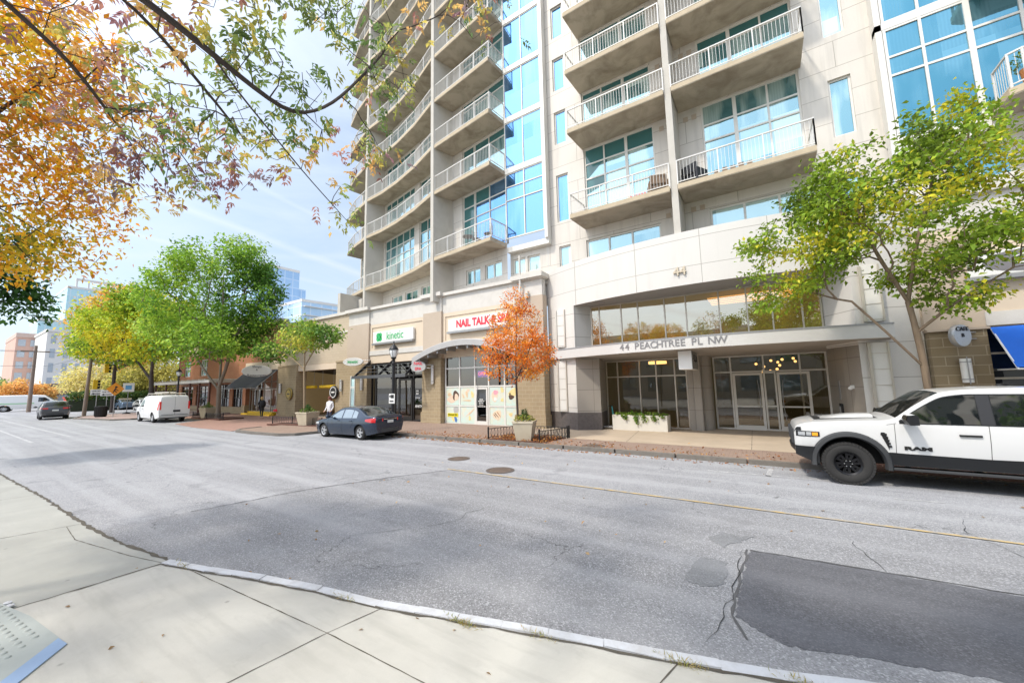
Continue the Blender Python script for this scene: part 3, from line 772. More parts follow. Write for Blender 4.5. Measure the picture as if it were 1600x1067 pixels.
# ================================================================ right hand shop
QY = 17.42; FQ = Fr((4.4, QY), (16, QY)); q = MB()
wall(q, FQ, 0, 11.6, 4.2, 6.95, (), 0, .1, 0); wall(q, FQ, 0, 11.6, 6.98, 7.9, (), -.04, .1, 1); q.box(4.4, 16, QY - .12, QY + .3, 7.9, 8.15, 1)
q.box(5.74, 16, QY - .03, QY + .3, 3.78, 4.197, 1); q.box(4.42, 5.72, QY - .1, QY + .3, 3.75, 6.6, 2); q.box(4.45, 5.76, QY - .2, QY + .3, 3.68, 3.747, 2)
q.build('shop_wall', [m_beige, m_cap, m_stucco], BLD)
q = MB(); q.box(4.48, 5.7, QY - .14, QY + .3, -.05, 3.678); q.build('block_pier', m_blockbig, BLD)
window(Fr((5.72, QY + .2), (16, QY + .2)), 0, 10.2, .1, 3.78, (1.4, 2.8, 4.2, 5.6, 7, 8.4), (2.2, 2.95), m_gdark, w=0, fw=.06, frame=m_alu, name='shopfront')
room(5.72, 16, 17.9, 22, .08, 3.8, m_roomdark)
# ================================================================ camera, light, sky
cam = bpy.data.cameras.new('camera'); co = bpy.data.objects.new('camera', cam); COL.objects.link(co)
cam.sensor_width = 36; cam.lens = 13.4386; cam.clip_start = .05; cam.clip_end = 3000
r_ = (0.83609, 0.54819, -0.02088); d_ = (-0.07952, 0.08345, -0.99333); f_ = (-0.54280, 0.83218, 0.11336)
co.matrix_world = Matrix(((r_[0], -d_[0], -f_[0], 0), (r_[1], -d_[1], -f_[1], 0), (r_[2], -d_[2], -f_[2], 2.3), (0, 0, 0, 1)))
SC.camera = co
SC.view_settings.view_transform = 'Standard'; SC.view_settings.look = 'None'; SC.view_settings.exposure = 0; SC.view_settings.gamma = 1
SC.cycles.max_bounces = 8; SC.cycles.transparent_max_bounces = 12; SC.cycles.glossy_bounces = 4
SC.cycles.caustics_reflective = False; SC.cycles.caustics_refractive = False
SUN_EL = R(54); SUN_AZ = math.atan2(-.9, -.42)      # direction the light comes from, in the ground plane
sv = Vector((math.cos(SUN_EL) * math.cos(SUN_AZ), math.cos(SUN_EL) * math.sin(SUN_AZ), math.sin(SUN_EL)))
sl = bpy.data.lights.new('sun', 'SUN'); sl.energy = 3.1; sl.angle = R(4); sl.color = (1, .93, .82)
so = bpy.data.objects.new('sun', sl); COL.objects.link(so); so.rotation_euler = (-sv).to_track_quat('-Z', 'Y').to_euler(); so.location = (-20, -30, 40)
W = bpy.data.worlds.new('World'); SC.world = W; W.use_nodes = True
t = W.node_tree; t.nodes.clear()
def wn(typ, **kw):
    n = t.nodes.new('ShaderNode' + typ)
    for k, v in kw.items(): setattr(n, k, v)
    return n
def wmath(op, a, b=0., clamp=False):
    m = wn('Math', operation=op, use_clamp=clamp)
    for i, v in enumerate((a, b)):
        if isinstance(v, bpy.types.NodeSocket): t.links.new(v, m.inputs[i])
        else: m.inputs[i].default_value = v
    return m.outputs[0]
sky = wn('TexSky', sky_type='NISHITA'); sky.sun_disc = False; sky.sun_elevation = SUN_EL
sky.sun_rotation = math.atan2(sv.x, sv.y); sky.air_density = 1.2; sky.dust_density = .8; sky.ozone_density = 2.5
tc = wn('TexCoord'); D = tc.outputs['Generated']
sp = wn('SeparateXYZ'); t.links.new(D, sp.inputs[0])
mp = wn('Mapping'); t.links.new(D, mp.inputs[0]); mp.inputs['Scale'].default_value = (1.6, 1.1, 4.0); mp.inputs['Rotation'].default_value = (0, .25, .5)
nz = wn('TexNoise'); t.links.new(mp.outputs[0], nz.inputs[0]); nz.inputs['Scale'].default_value = 2.2; nz.inputs['Detail'].default_value = 8; nz.inputs['Roughness'].default_value = .62; nz.inputs['Distortion'].default_value = .5
rp = wn('ValToRGB'); t.links.new(nz.outputs['Fac'], rp.inputs[0]); rp.color_ramp.elements[0].position = .36; rp.color_ramp.elements[1].position = .72
# contrails: thin soft great-circle bands
def trail(nrm, wid, amt):
    vm = wn('VectorMath', operation='DOT_PRODUCT'); t.links.new(D, vm.inputs[0]); vm.inputs[1].default_value = nrm
    wob = wmath('MULTIPLY', wmath('SUBTRACT', nz.outputs['Fac'], .5), .02)
    d = wmath('ABSOLUTE', wmath('ADD', vm.outputs['Value'], wob))
    return wmath('MULTIPLY', wmath('SUBTRACT', 1.0, wmath('DIVIDE', d, wid), True), amt)
TR = None
for nrm, wid, amt in TRAILS:
    x = trail(nrm, wid, amt); TR = x if TR is None else wmath('ADD', TR, x, True)
hor = wmath('MULTIPLY', wmath('SUBTRACT', 1.0, wmath('MULTIPLY', sp.outputs[2], 2.2), True), .42)      # haze near the horizon
back = wmath('MULTIPLY', wmath('ADD', sp.outputs[1], .35, True), .40)                                  # thicker cirrus to the north
fac = wmath('ADD', wmath('ADD', wmath('MULTIPLY', rp.outputs[0], .40), back), wmath('ADD', hor, wmath('ADD', TR, .04)), True)
s1 = wn('VectorMath', operation='SCALE'); t.links.new(sky.outputs[0], s1.inputs[0]); s1.inputs['Scale'].default_value = .21
mx = wn('Mix', data_type='RGBA'); t.links.new(fac, mx.inputs[0]); t.links.new(s1.outputs[0], mx.inputs[6]); mx.inputs[7].default_value = (.76, .89, 1.06, 1)
gl = wn('VectorMath', operation='DOT_PRODUCT'); t.links.new(D, gl.inputs[0]); gl.inputs[1].default_value = tuple(sv)
gw = wmath('MULTIPLY', wmath('POWER', wmath('MAXIMUM', gl.outputs['Value'], 0.), 2.5), 1.9)     # bright thin haze around the sun
g2 = wn('VectorMath', operation='SCALE'); g2.inputs[0].default_value = (1, .95, .87); t.links.new(gw, g2.inputs['Scale'])
ad = wn('VectorMath', operation='ADD'); t.links.new(mx.outputs[2], ad.inputs[0]); t.links.new(g2.outputs[0], ad.inputs[1])
bgd = wn('Background'); t.links.new(ad.outputs[0], bgd.inputs[0]); bgd.inputs[1].default_value = 1.0
wo = wn('OutputWorld'); t.links.new(bgd.outputs[0], wo.inputs[0])

# ================================================================ ground
def mat_asphalt(name, c, speck=.5, blotch=.35, warm=0, bump=.5):
    t = NT(name); P = t.pos('geo')
    n0 = t.noise(P, .35, 5, .6); n1 = t.noise(P, 3, 5, .65, dist=.4); n2 = t.noise(P, 95, 3, .7)
    v = t.n('TexVoronoi'); t.l(P, v.inputs['Vector']); v.inputs['Scale'].default_value = 75
    vc = t.n('SeparateColor'); t.l(v.outputs['Color'], vc.inputs[0])
    col = t.mix(t.math('MULTIPLY', n0, .8), c3(c, 1 - blotch), c3(c, 1 + blotch))
    col = t.mix(t.ramp(n1, [(.5, 0.), (.72, .55)]), col, c3(c, .62))
    col = t.mix(t.math('MULTIPLY', t.ramp(vc.outputs[0], [(.6, 0.), (.95, 1.)]), speck), col, c3(c, 2.0))
    col = t.mix(t.math('MULTIPLY', t.ramp(vc.outputs[1], [(.55, 0.), (.95, 1.)]), speck * .9), col, c3(c, .35))
    col = t.mix(t.math('MULTIPLY', n2, .25), col, c3(c, .7))
    # long streaks along the driving direction, tyre polish
    mp = t.n('Mapping'); t.l(P, mp.inputs[0]); mp.inputs['Scale'].default_value = (.05, 1.4, 1)
    col = t.mix(t.ramp(t.noise(mp.outputs[0], 1.2, 3), [(.42, 0.), (.72, .5)]), col, c3(c, 1.4))
    oil = t.math('MULTIPLY', t.ramp(t.noise(P, .9, 4, .6), [(.62, 0.), (.72, 1.)]), .45); col = t.mix(oil, col, c3(c, .5))
    # crack network broken up by noise
    wv = t.n('VectorMath', operation='ADD'); t.l(P, wv.inputs[0]); nn = t.n('VectorMath', operation='SCALE'); t.l(t.noise(P, 1.8, 4, .6, out='Color'), nn.inputs[0]); nn.inputs['Scale'].default_value = .9; t.l(nn.outputs[0], wv.inputs[1])
    ve = t.n('TexVoronoi', feature='DISTANCE_TO_EDGE'); t.l(wv.outputs[0], ve.inputs['Vector']); ve.inputs['Scale'].default_value = .42
    cr = t.math('MULTIPLY', t.ramp(ve.outputs['Distance'], [(.0, 1.), (.006, 0.)]), t.ramp(t.noise(P, .5, 2), [(.54, 0.), (.60, .8)]))
    col = t.mix(cr, col, c3(c, .25))
    h = t.math('ADD', v.outputs['Distance'], t.math('MULTIPLY', n2, .8))
    t.princ(col, .82, 0, t.bump(h, bump, .006), .3); return t.mat
m_asph = mat_asphalt('worn asphalt', (.325, .328, .342))
m_asph2 = mat_asphalt('grey asphalt', (.282, .284, .296), .6, .42)
m_asph3 = mat_asphalt('fresh asphalt', (.13, .132, .145), .45, .45)
def mat_pave(name, c, dk, stain=.4):
    t = NT(name); P = t.pos('geo')
    n0 = t.noise(P, .6, 6, .65, dist=.5); n1 = t.noise(P, 4.5, 6, .7); n2 = t.noise(P, 110, 3, .6)
    mp = t.n('Mapping'); t.l(P, mp.inputs[0]); mp.inputs['Scale'].default_value = (.8, 5.5, 1); mp.inputs['Rotation'].default_value = (0, 0, -.15)
    st = t.noise(mp.outputs[0], 1.1, 5, .6)
    col = t.mix(t.ramp(n0, [(.35, 0.), (.65, 1.)]), c, c3(c, .80))
    col = t.mix(t.math('MULTIPLY', t.ramp(st, [(.48, 0.), (.75, 1.)]), stain), col, dk)
    col = t.mix(t.math('MULTIPLY', t.ramp(n1, [(.58, 0.), (.75, 1.)]), .35), col, c3(dk, .9))
    v = t.n('TexVoronoi'); t.l(P, v.inputs['Vector']); v.inputs['Scale'].default_value = 2.6; sc_ = t.n('SeparateColor'); t.l(v.outputs['Color'], sc_.inputs[0])
    spot = t.math('MULTIPLY', t.ramp(v.outputs['Distance'], [(.03, 1.), (.075, 0.)]), t.ramp(sc_.outputs[0], [(.55, 0.), (.6, .55)]))
    col = t.mix(spot, col, c3(dk, .45))
    col = t.mix(t.math('MULTIPLY', n2, .3), col, c3(c, .62))
    t.princ(col, .8, 0, t.bump(t.math('ADD', n2, n1), .25, .004), .3); return t.mat
m_walk = mat_pave('sidewalk concrete', (.575, .56, .51), (.38, .37, .335), .65)
m_apron = mat_pave('apron concrete', (.43, .43, .395), (.33, .335, .32))
m_farwalk = mat_pave('lobby walk concrete', (.53, .43, .32), (.36, .29, .21))
m_pavers = mat_brick('grey pavers', (.33, .235, .185), (.38, .28, .22), (.18, .135, .11), .21, .105, .006, .5, .85, .4, 'floor', .35)
m_redpave = mat_brick('red pavers', (.42, .26, .205), (.37, .225, .18), (.29, .19, .155), .21, .105, .006, .5, .85, .3, 'floor', .3)
m_kerb = mat_concrete('granite kerb', (.60, .62, .66), (.36, .34, .32), .5, 4.5, .8, bump=.5)
m_kerbdk = mat_concrete('old kerb', (.22, .20, .175), (.10, .09, .08), .6, 3, .9)
m_joint = M('joint dirt', (.10, .088, .07), .95, var=.4, scale=8)
m_mulch = M('mulch', (.115, .048, .032), .95, var=.6, scale=25, bump=1.0, bscale=45, fine=.25)
m_ground = M('far ground', (.28, .27, .24), .95, var=.2, scale=.1)
def st(name, mb, mat, **k): return tag(mb.build(name, mat, **k), kind='structure')
mb = MB(); mb.sheet([(-1500, -1500), (1500, -1500), (1500, 1500), (-1500, 1500)], -.08); st('ground', mb, m_ground)
mb = MB(); mb.sheet([(-160, -60), (80, -60), (80, 17), (-57, 17), (-57, 60), (-160, 60)], 0); st('road', mb, m_asph)
NK = [(-60, .6), (-40, .95), (-26, 1.25), (-18.9, 1.42), (-14.1, 1.64), (-10.3, 1.74), (-9.0, 1.80), (-7.9, 1.9), (-6.89, 2.04), (-6.1, 2.25), (-5.26, 2.51), (-4.4, 2.72), (-3.58, 2.88), (-2.7, 3.13), (-1.84, 3.38), (-.88, 3.62), (-.09, 3.85), (.45, 4.05), (2, 4.5), (5, 5.1), (12, 5.6), (60, 5.8)]
ap = [p for p in NK if p[0] <= -6.89]; sw = [p for p in NK if p[0] >= -6.89]
mb = MB(); mb.prism(ap + [(-6.87, 1.2), (-6.86, .3), (-6.9, -14), (-60, -14)], -.05, .022); st('driveway', mb, m_apron)
swi = [(x + .03, y - .14) for x, y in sw]
mb = MB(); mb.prism(swi + [(60, -14), (-6.88, -14), (-6.84, .3), (-6.85, 1.2)], -.05, .05); st('sidewalk', mb, m_walk)
mb = MB()                                                              # kerb strip, split into worn stones
random.seed(3)
for i in range(len(sw) - 1):
    a, b, c, d = sw[i], sw[i + 1], swi[i + 1], swi[i]; n = 2 if i < 8 else 2
    for k in range(n):
        t0, t1 = k / n + .001, (k + 1) / n - .001
        L = lambda p, q, tt: (p[0] + (q[0] - p[0]) * tt, p[1] + (q[1] - p[1]) * tt)
        j = [random.uniform(-.012, .012) for _ in range(4)]
        f0, f1 = L(a, b, t0), L(a, b, t1); g0, g1 = L(d, c, t0), L(d, c, t1)
        h = .068 + random.uniform(-.006, .006)
        mb.grid([[(f0[0], f0[1] + j[0], -.02), (f1[0], f1[1] + j[1], -.02)], [(f0[0], f0[1] + j[0] - .012, h - .025), (f1[0], f1[1] + j[1] - .012, h - .025)], [(f0[0], f0[1] - .035, h), (f1[0], f1[1] - .035, h)], [(g0[0], g0[1] + .012 + j[2], h - .005), (g1[0], g1[1] + .012 + j[3], h - .005)], [(g0[0], g0[1] + .01, -.02), (g1[0], g1[1] + .01, -.02)]])
st('kerb', mb, m_kerb)
def ribbon(mb, pts, w, z, jit=0, m=0, taper=False):
    """thin flat strip along a polyline"""
    P2 = []
    for (a, b) in zip(pts[:-1], pts[1:]):
        n = max(1, int(math.dist(a, b) / .12)) if jit else 1
        for k in range(n): P2.append((a[0] + (b[0] - a[0]) * k / n, a[1] + (b[1] - a[1]) * k / n))
    P2.append(pts[-1]); rows = []
    for i, p in enumerate(P2):
        q0 = Vector(P2[max(i - 1, 0)]); q1 = Vector(P2[min(i + 1, len(P2) - 1)]); tt = (q1 - q0).normalized()
        o = random.uniform(-jit, jit); ww = w * (random.uniform(.35, 1.3) if jit else 1) * (min(1, .3 + 2.5 * min(i, len(P2) - 1 - i) / len(P2)) if taper else 1)
        rows.append([(p[0] - tt.y * (o - ww / 2), p[1] + tt.x * (o - ww / 2), z), (p[0] - tt.y * (o + ww / 2), p[1] + tt.x * (o + ww / 2), z)])
    mb.grid(rows, m)
mb = MB()
zs_ = .0535
ribbon(mb, [(-6.86, 2.0), (-6.85, 1.2), (-6.87, .3), (-6.9, -2)], .035, .0555, .012)
for pts in ([(-6.62, 2.02), (-3.58, 2.24), (-2.5, 2.28), (2, 2.42), (9, 2.6)], [(-3.47, 2.78), (-3.58, 2.24), (-3.68, 1.4), (-3.8, -1)], [(-.76, 3.5), (-.84, 3.2), (-1.1, 1)], [(1.9, 4.3), (1.6, 1)]): ribbon(mb, pts, .011, zs_, .002)
ribbon(mb, [(-6.85, 1.98), (-7.7, 1.78), (-9.3, 1.5), (-10.3, 1.55)], .012, .0255, .002)
for pts in ([(-10.3, 1.74), (-10.6, .2), (-11, -2)], [(-14.2, 1.6), (-14.5, -1)]): ribbon(mb, pts, .015, .0255, .003)
ribbon(mb, [(x, y + .005) for x, y in ap[2:]], .06, .0262, .02)
ribbon(mb, [(x + .03, y - .145) for x, y in sw[:12]], .03, .058, .012)
st('joint', mb, m_joint)
mb = MB(); ribbon(mb, [(x + .01, y + .022) for x, y in NK[8:17]], .045, .0165, .012); st('gutter_dirt', mb, mat_concrete('gutter dirt', (.19, .178, .165), (.10, .09, .08), .6, 14, .95))
# asphalt resurfacing: successive sheets 4 mm apart
mb = MB(); mb.sheet([(-9.72, 1.75), (-9.41, 3.02), (-9.02, 5.04), (-8.02, 7.21), (-7.48, 8.1), (-3, 8.2), (6, 8.32), (60, 8.4), (60, 5.6), (12, 5.5), (5, 5.0), (2, 4.4), (.45, 3.95), (-.88, 3.5), (-3.58, 2.75), (-5.26, 2.4), (-6.89, 1.95)], .004); st('road_patch', mb, m_asph2)
def jag(pts, n=16, j=.022):
    out = []
    for a, b in zip(pts, pts[1:] + pts[:1]):
        for k in range(n): out.append((a[0] + (b[0] - a[0]) * k / n + random.uniform(-j, j), a[1] + (b[1] - a[1]) * k / n + random.uniform(-j, j)))
    return out
mb = MB(); mb.sheet(jag([(-.34, 6.32), (2.0, 6.45), (6, 6.9), (14, 7.0), (14, 5.9), (6, 5.35), (3.0, 4.95), (1.6, 4.72), (.55, 4.45), (-.02, 4.28), (-.42, 4.55), (-.40, 5.4)]), .008); st('road_patch', mb, m_asph3)
mb = MB(); mb.sheet(jag([(-.98, 5.05), (-.9, 5.8), (-.58, 5.76), (-.55, 5.15), (-.75, 4.98)], 5, .03), .0085); mb.sheet(jag([(-.88, 6.47), (-.72, 6.85), (-.5, 6.8), (-.3, 6.95), (-.42, 6.62), (-.64, 6.27)], 4, .04), .009); st('road_patch', mb, m_asph2 if False else mat_asphalt('patched asphalt', (.225, .23, .24), .3))
mb = MB()
for pts in ([(.86, 7.4), (.93, 6.9), (1.05, 6.4)], [(2.57, 9.43), (2.3, 8.7), (2.6, 7.7), (2.55, 7)], [(-4.96, 4.47), (-4.6, 5.2), (-4.7, 5.6), (-4.5, 6.25)], [(-.42, 6.3), (-.44, 5.4), (-.5, 4.6), (-.6, 3.95)], [(-9.7, 2.0), (-9.41, 3.02), (-9.02, 5.04), (-8.02, 7.21), (-7.2, 8.1)], [(-8, 8.4), (-6.5, 8.2), (-4, 8.25)], [(3.4, 7.2), (4.5, 8.4), (6.0, 9.6)], [(-12, 6.5), (-10.5, 6.2), (-9.2, 6.3)], [(-5.6, 3.9), (-5.0, 4.6)]): ribbon(mb, pts, .009, .0125, .03, taper=True)
st('crack', mb, M('crack black', (.03, .03, .03), .95))
mb = MB(); ribbon(mb, [(-.36, 6.34), (-.42, 5.4), (-.44, 4.55), (-.3, 4.2)], .035, .0105, .02); ribbon(mb, [(-.34, 6.34), (2.0, 6.47), (6, 6.92)], .03, .0105, .015); ribbon(mb, [(-9.45, 3.02), (-9.05, 5.04), (-8.05, 7.21), (-7.5, 8.12)], .03, .0068, .03); st('tar_seam', mb, M('tar', (.10, .10, .104), .7, var=.3))
# painted lines: worn through by noise
def mat_paint(name, c, under, wear=.5):
    t = NT(name); P = t.pos('geo'); n = t.noise(P, 5, 6, .75); n2 = t.noise(P, 60, 3)
    f = t.ramp(t.math('ADD', t.math('MULTIPLY', n, .7), t.math('MULTIPLY', n2, .3)), [(wear - .07, 0.), (wear + .06, 1.)])
    t.princ(t.mix(f, c, under), .7); return t.mat
m_yl = mat_paint('worn yellow', (.58, .42, .18), (.36, .34, .31), .50); m_wl = mat_paint('worn white', (.62, .62, .62), (.34, .34, .35), .46)
mb = MB(); ribbon(mb, [(-7.59, 8.22), (0, 8.33), (20, 8.65), (60, 9.2)], .07, .013); st('lane_line', mb, m_yl)
mb = MB(); ribbon(mb, [(-.1, 11.25), (-.02, 12.3)], .11, .005); ribbon(mb, [(-12.7, 11.6), (-10.9, 11.9)], .1, .005); ribbon(mb, [(-10.6, 11.15), (-8.2, 11.2)], .1, .005); ribbon(mb, [(-1.4, 11.3), (.9, 11.35)], .09, .005)
ribbon(mb, [(1.9, 10.3), (2.6, 10.4)], .08, .005); ribbon(mb, [(-60, 4.3), (-32, 4.6)], .12, .005); ribbon(mb, [(-53, 2.9), (-30, 3.1)], .12, .005); st('parking_line', mb, m_wl)
# far kerb and pavements
def kerbline(mb, pts, z=.125, w=.16):
    P = poly_off(pts, -0.0); Q = poly_off(pts, w)
    for i in range(len(pts) - 1):
        n = max(1, int(math.dist(pts[i], pts[i + 1]) / 1.8))
        for k in range(n):
            t0, t1 = k / n, (k + 1) / n - .003
            a = Vector(P[i]).lerp(Vector(P[i + 1]), t0); b = Vector(P[i]).lerp(Vector(P[i + 1]), t1); c = Vector(Q[i]).lerp(Vector(Q[i + 1]), t1); d = Vector(Q[i]).lerp(Vector(Q[i + 1]), t0)
            zz = z + random.uniform(-.006, .006)
            mb.prism([tuple(a), tuple(b), tuple(c), tuple(d)], -.05, zz)
FK = [(-25.9, 11.4), (-25.7, 10.2), (-25.0, 9.75), (-23, 9.72), (-20.6, 9.9), (-19.9, 10.4), (-19.6, 12.3), (-19.2, 12.6), (1.35, 12.62)]
KB = MB(); kerbline(KB, FK); kerbline(KB, [(1.6, 12.85), (30, 12.85)], .012, .14)
kerbline(KB, [(-46, 13.2), (-46.1, 10), (-47, 8.9), (-50, 8.6), (-54, 7.8), (-57, 8.6), (-59.5, 11), (-60.5, 20)][::-1])
st('kerb', KB, m_kerbdk)
FKi = poly_off(FK, .155)
mb = MB(); mb.prism(FKi + [(1.4, 12.78), (1.4, 14.55), (-9.5, 14.55), (-9.5, 17.6), (-25.9, 17.6)], -.05, .1); st('paver_walk', mb, m_pavers)
mb = MB(); mb.prism([(-9.5, 14.553), (1.4, 14.553), (1.403, 14.55), (40, 14.55), (40, 20), (5, 20.9), (-9.5, 20.9)], -.05, .1); st('lobby_walk', mb, m_farwalk)
mb = MB(); mb.prism([(1.44, 12.99), (40, 12.99), (40, 14.547), (1.44, 14.547)], -.05, .012); st('mulch_bed', mb, m_mulch)
mb = MB(); mb.prism([(-46, 13.2), (-46, 17.6), (-25.903, 17.6), (-25.903, 11.4), (-25.8, 9.9), (-31, 9.75), (-36, 10.2), (-38, 12.6), (-46, 12.8)], -.05, .03); st('driveway', mb, m_redpave)
mb = MB(); mb.prism([(-46.16, 13.2), (-46.26, 10), (-47.1, 9.06), (-50, 8.77), (-54, 7.97), (-56.9, 8.75), (-59.3, 11), (-60.3, 20), (-46.16, 20)], -.05, .1); st('paver_walk', mb, mat_brick('pink pavers', (.50, .38, .35), (.45, .34, .31), (.35, .27, .25), .21, .105, .006, .5, .85, .3, 'floor', .3))
mb = MB(); mb.box(-62, -46.2, 17.0, 18, -.05, .14); mb.box(-46, -26, 17.55, 18.2, -.05, .09); st('shop_walk', mb, m_farwalk)
mb = MB()
for pts in ([(-9.4, 14.55), (1.4, 14.55)], [(-4.5, 14.6), (-5, 18.3)], [(-.5, 14.6), (-.6, 20)], [(3.2, 14.6), (3.2, 18)]): ribbon(mb, pts, .015, .1035, .003)
st('joint', mb, m_joint)
# tactile plate
m_tac = M('tactile grey', (.38, .41, .39), .7, var=.12, scale=6); m_tacb = M('blue edge', (.27, .38, .56), .6, var=.15)
tp_ = thing('tactile_paving', 'pale grey tactile plate with raised domes and a blue edge set in the near sidewalk', 'tactile plate', (-6.3, .6, .05))
mb = MB(); tpoly = [(-7.1, .55), (-6.55, .76), (-5.55, .80), (-4.95, .2), (-6.4, -.1)]
mb.prism([(-7.3, .62), (-6.47, .79), (-5.47, .905), (-4.6, .2), (-6.4, -.6)], .03, .056); 
random.seed(5)
for i in range(16):
    for j in range(12):
        x = -7.15 + .115 * i + .05 * j * .0; y = .72 - .1 * j + .105 * .12 * i
        if y > .62 + .12 * (x + 7.15) or y < -.3 or x > -5.75 + (.72 - y) * .9: continue
        mb.lathe([(.028, .056), (.022, .064), (.010, .067), (0, .067)], 8, (x, y, 0))
mb.build('dome_plate', m_tac, tp_, smooth=60)
mb = MB(); mb.prism([(-5.66, .872), (-5.47, .90), (-4.6, .2), (-4.78, .16)], .056, .063); mb.build('edge_strip', m_tacb, tp_)
# broken concrete at the corner
mb = MB()
for k in range(16):
    x = -6.86 + random.gauss(0, .1) - .22; y = .52 + random.gauss(0, .08); s_ = random.uniform(.02, .06)
    mb.ball((x, y, .045), (s_, s_ * .8, s_ * .35), 6)
tag(mb.build('concrete_rubble', m_kerb), 'broken grey concrete crumbs in the joint beside the tactile plate', 'rubble', kind='stuff')
# manholes
def manhole(x, y, z, r, label):
    t_ = thing('manhole_cover', label, 'manhole cover', (x, y, z), 0, 'manhole covers')
    mb = MB(); mb.lathe([(r + .09, .0), (r + .09, .004), (r + .01, .006), (r + .01, 0)], 32, (x, y, z)); mb.build('ring', M('iron ring', (.15, .125, .11), .7, .3, var=.3), t_)
    mb = MB(); mb.lathe([(r, .001), (r, .006), (0, .006)], 32, (x, y, z))
    for i in range(-3, 4):
        for j in range(-3, 4):
            if math.hypot(i, j) < 3.4: mb.box(x + i * r * .25 - .03, x + i * r * .25 + .03, y + j * r * .25 - .03, y + j * r * .25 + .03, z + .006, z + .010)
    mb.build('lid', M('iron lid', (.20, .155, .125), .65, .4, var=.3), t_)
manhole(-6.2, 8.78, .009, .30, 'rusty round manhole cover touching the end of the yellow line')
manhole(-8.35, 9.55, .004, .27, 'grey round manhole cover in the road farther from the yellow line')
manhole(-5.25, 13.2, .1, .33, 'round iron cover set in the brick pavement before the lobby')
# ================================================================ neighbours along the street
GAR = thing('parking_garage', 'tan block parking garage with a wide drive-in opening and two yellow clearance bars', 'garage', (-31, 17.5, 0))
mb = MB(); fg = Fr((-36.5, 17.5), (-26.3, 17.5))
wall(mb, fg, 0, 10.2, 4.35, 8.0, (), 0, .1, 0)
mb.box(-35.1, -27.4, 17.44, 17.9, 3.86, 4.33, 1)
mb.box(-36.5, -26.3, 17.36, 18.0, 8.0, 8.22, 2); mb.box(-36.5, -26.3, 17.42, 17.5, 6.6, 6.75, 2)
mb.build('wall', [mat_brick('pale block', (.60, .50, .37), (.56, .465, .34), (.46, .38, .28), .40, .2, .006, .5, .9, .2, var=.2), m_beige, m_cap], GAR)
for a, b in ((-36.45, -33.35), (-27.55, -26.28)):
    mb = MB(); mb.box(a, b, 17.3, 18.2, -.05, 4.3); mb.box(a - .03, b + .03, 17.26, 18.25, 4.3, 4.42, 0); mb.build('block_pier', m_block, GAR)
mb = MB(); mb.quad((-41, 26, 0), (-27.5, 26, 0), (-27.5, 26, 3.9), (-41, 26, 3.9)); mb.quad((-33.35, 18.2, 0), (-41, 26, 0), (-41, 26, 3.9), (-33.35, 18.2, 3.9)); mb.quad((-27.6, 26, 0), (-27.6, 18.2, 0), (-27.6, 18.2, 3.9), (-27.6, 26, 3.9)); mb.quad((-33.4, 17.9, 3.87), (-41, 26, 3.87), (-27.5, 26, 3.87), (-27.5, 17.9, 3.87), 1); mb.quad((-33.4, 17.6, .02), (-27.5, 17.6, .02), (-27.5, 26, .02), (-41, 26, .02), 2)
mb.build('interior', [M('glowing garage wall', (.50, .39, .24), .9, var=.15, emit=(.55, .40, .2), es=.14), m_roomdark, m_farwalk], GAR)  # garage walls given a slight glow of their own to look lit
for k, (x0, x1) in enumerate(((-34.2, -32.0), (-31.3, -29.1))):
    b_ = thing('clearance_bar', ('yellow clearance bar hanging in the left half of the garage opening', 'yellow clearance bar hanging in the right half of the garage opening')[k], 'clearance bar', ((x0 + x1) / 2, 18.3, 2.5), 0, 'yellow clearance bars')
    mb = MB(); mb.tube([(x0, 18.3, 2.5), (x1, 18.3, 2.5)], .13, 12); mb.build('bar', m_yellow, b_, smooth=40)
    mb = MB(); mb.tube([(x0 + .3, 18.3, 2.6), (x0 + .3, 18.3, 3.87)], .015, 5); mb.build('chain', m_grey, b_)
    mb = MB(); mb.tube([(x1 - .3, 18.3, 2.6), (x1 - .3, 18.3, 3.87)], .015, 5); mb.build('chain', m_grey, b_)
for (x, y, z, m, lab) in ((-34.2, 17.24, 1.95, M('brass sign', (.42, .30, .08), .35, .7), 'round brass coloured sign on the left pier of the garage'), (-27.55, 17.2, 2.05, m_black, 'round black sign hanging at the right pier of the garage')):
    s_ = thing('round_sign', lab, 'sign', (x, y, z), 0, 'round garage signs')
    mb = MB(); mb.lathe([(0, -.05), (.5, -.05), (.52, 0), (.5, .05), (0, .05)], 28, (x, y - .05, z), axis='y'); mb.build('disc', m, s_, smooth=40)
    mb = MB(); mb.lathe([(.36, -.005), (.42, -.012), (.42, .0)], 28, (x, y - .105, z), axis='y', cap=False); mb.box(x - .2, x + .2, y - .115, y - .10, z - .05, z + .05); mb.build('emblem', m_signwhite if m is m_black else m_dark, s_)
# ---- shop under the charcoal awning
SH = thing('awning_shop', 'small glass shopfront with an orange brick pier and yellow steps left of the garage', 'shop', (-39.6, 17.5, 0))
mb = MB(); mb.box(-43.2, -36.5, 17.5, 18.0, 4.2, 8.6, 0); mb.box(-43.2, -36.5, 17.4, 18.1, 8.6, 8.85, 1); mb.box(-43.2, -36.5, 17.42, 17.5, 4.2, 5.0, 2); mb.build('wall', [m_redbrick, m_cap, m_beige], SH)
fs = Fr((-42.6, 17.7), (-36.5, 17.7))
window(fs, 0, 6.1, .3, 4.2, (.6, 1.6, 2.9, 4.2, 5.3), (2.4, 3.1), m_gdark, w=0, fw=.07, frame=m_alu, parent=SH, name='shopfront')
mb = MB(); mb.box(-43.2, -42.6, 17.3, 18.1, .9, 4.2, 0); mb.box(-43.25, -42.55, 17.22, 18.15, -.05, .9, 1); mb.build('brick_pier', [m_redbrick, m_block], SH)
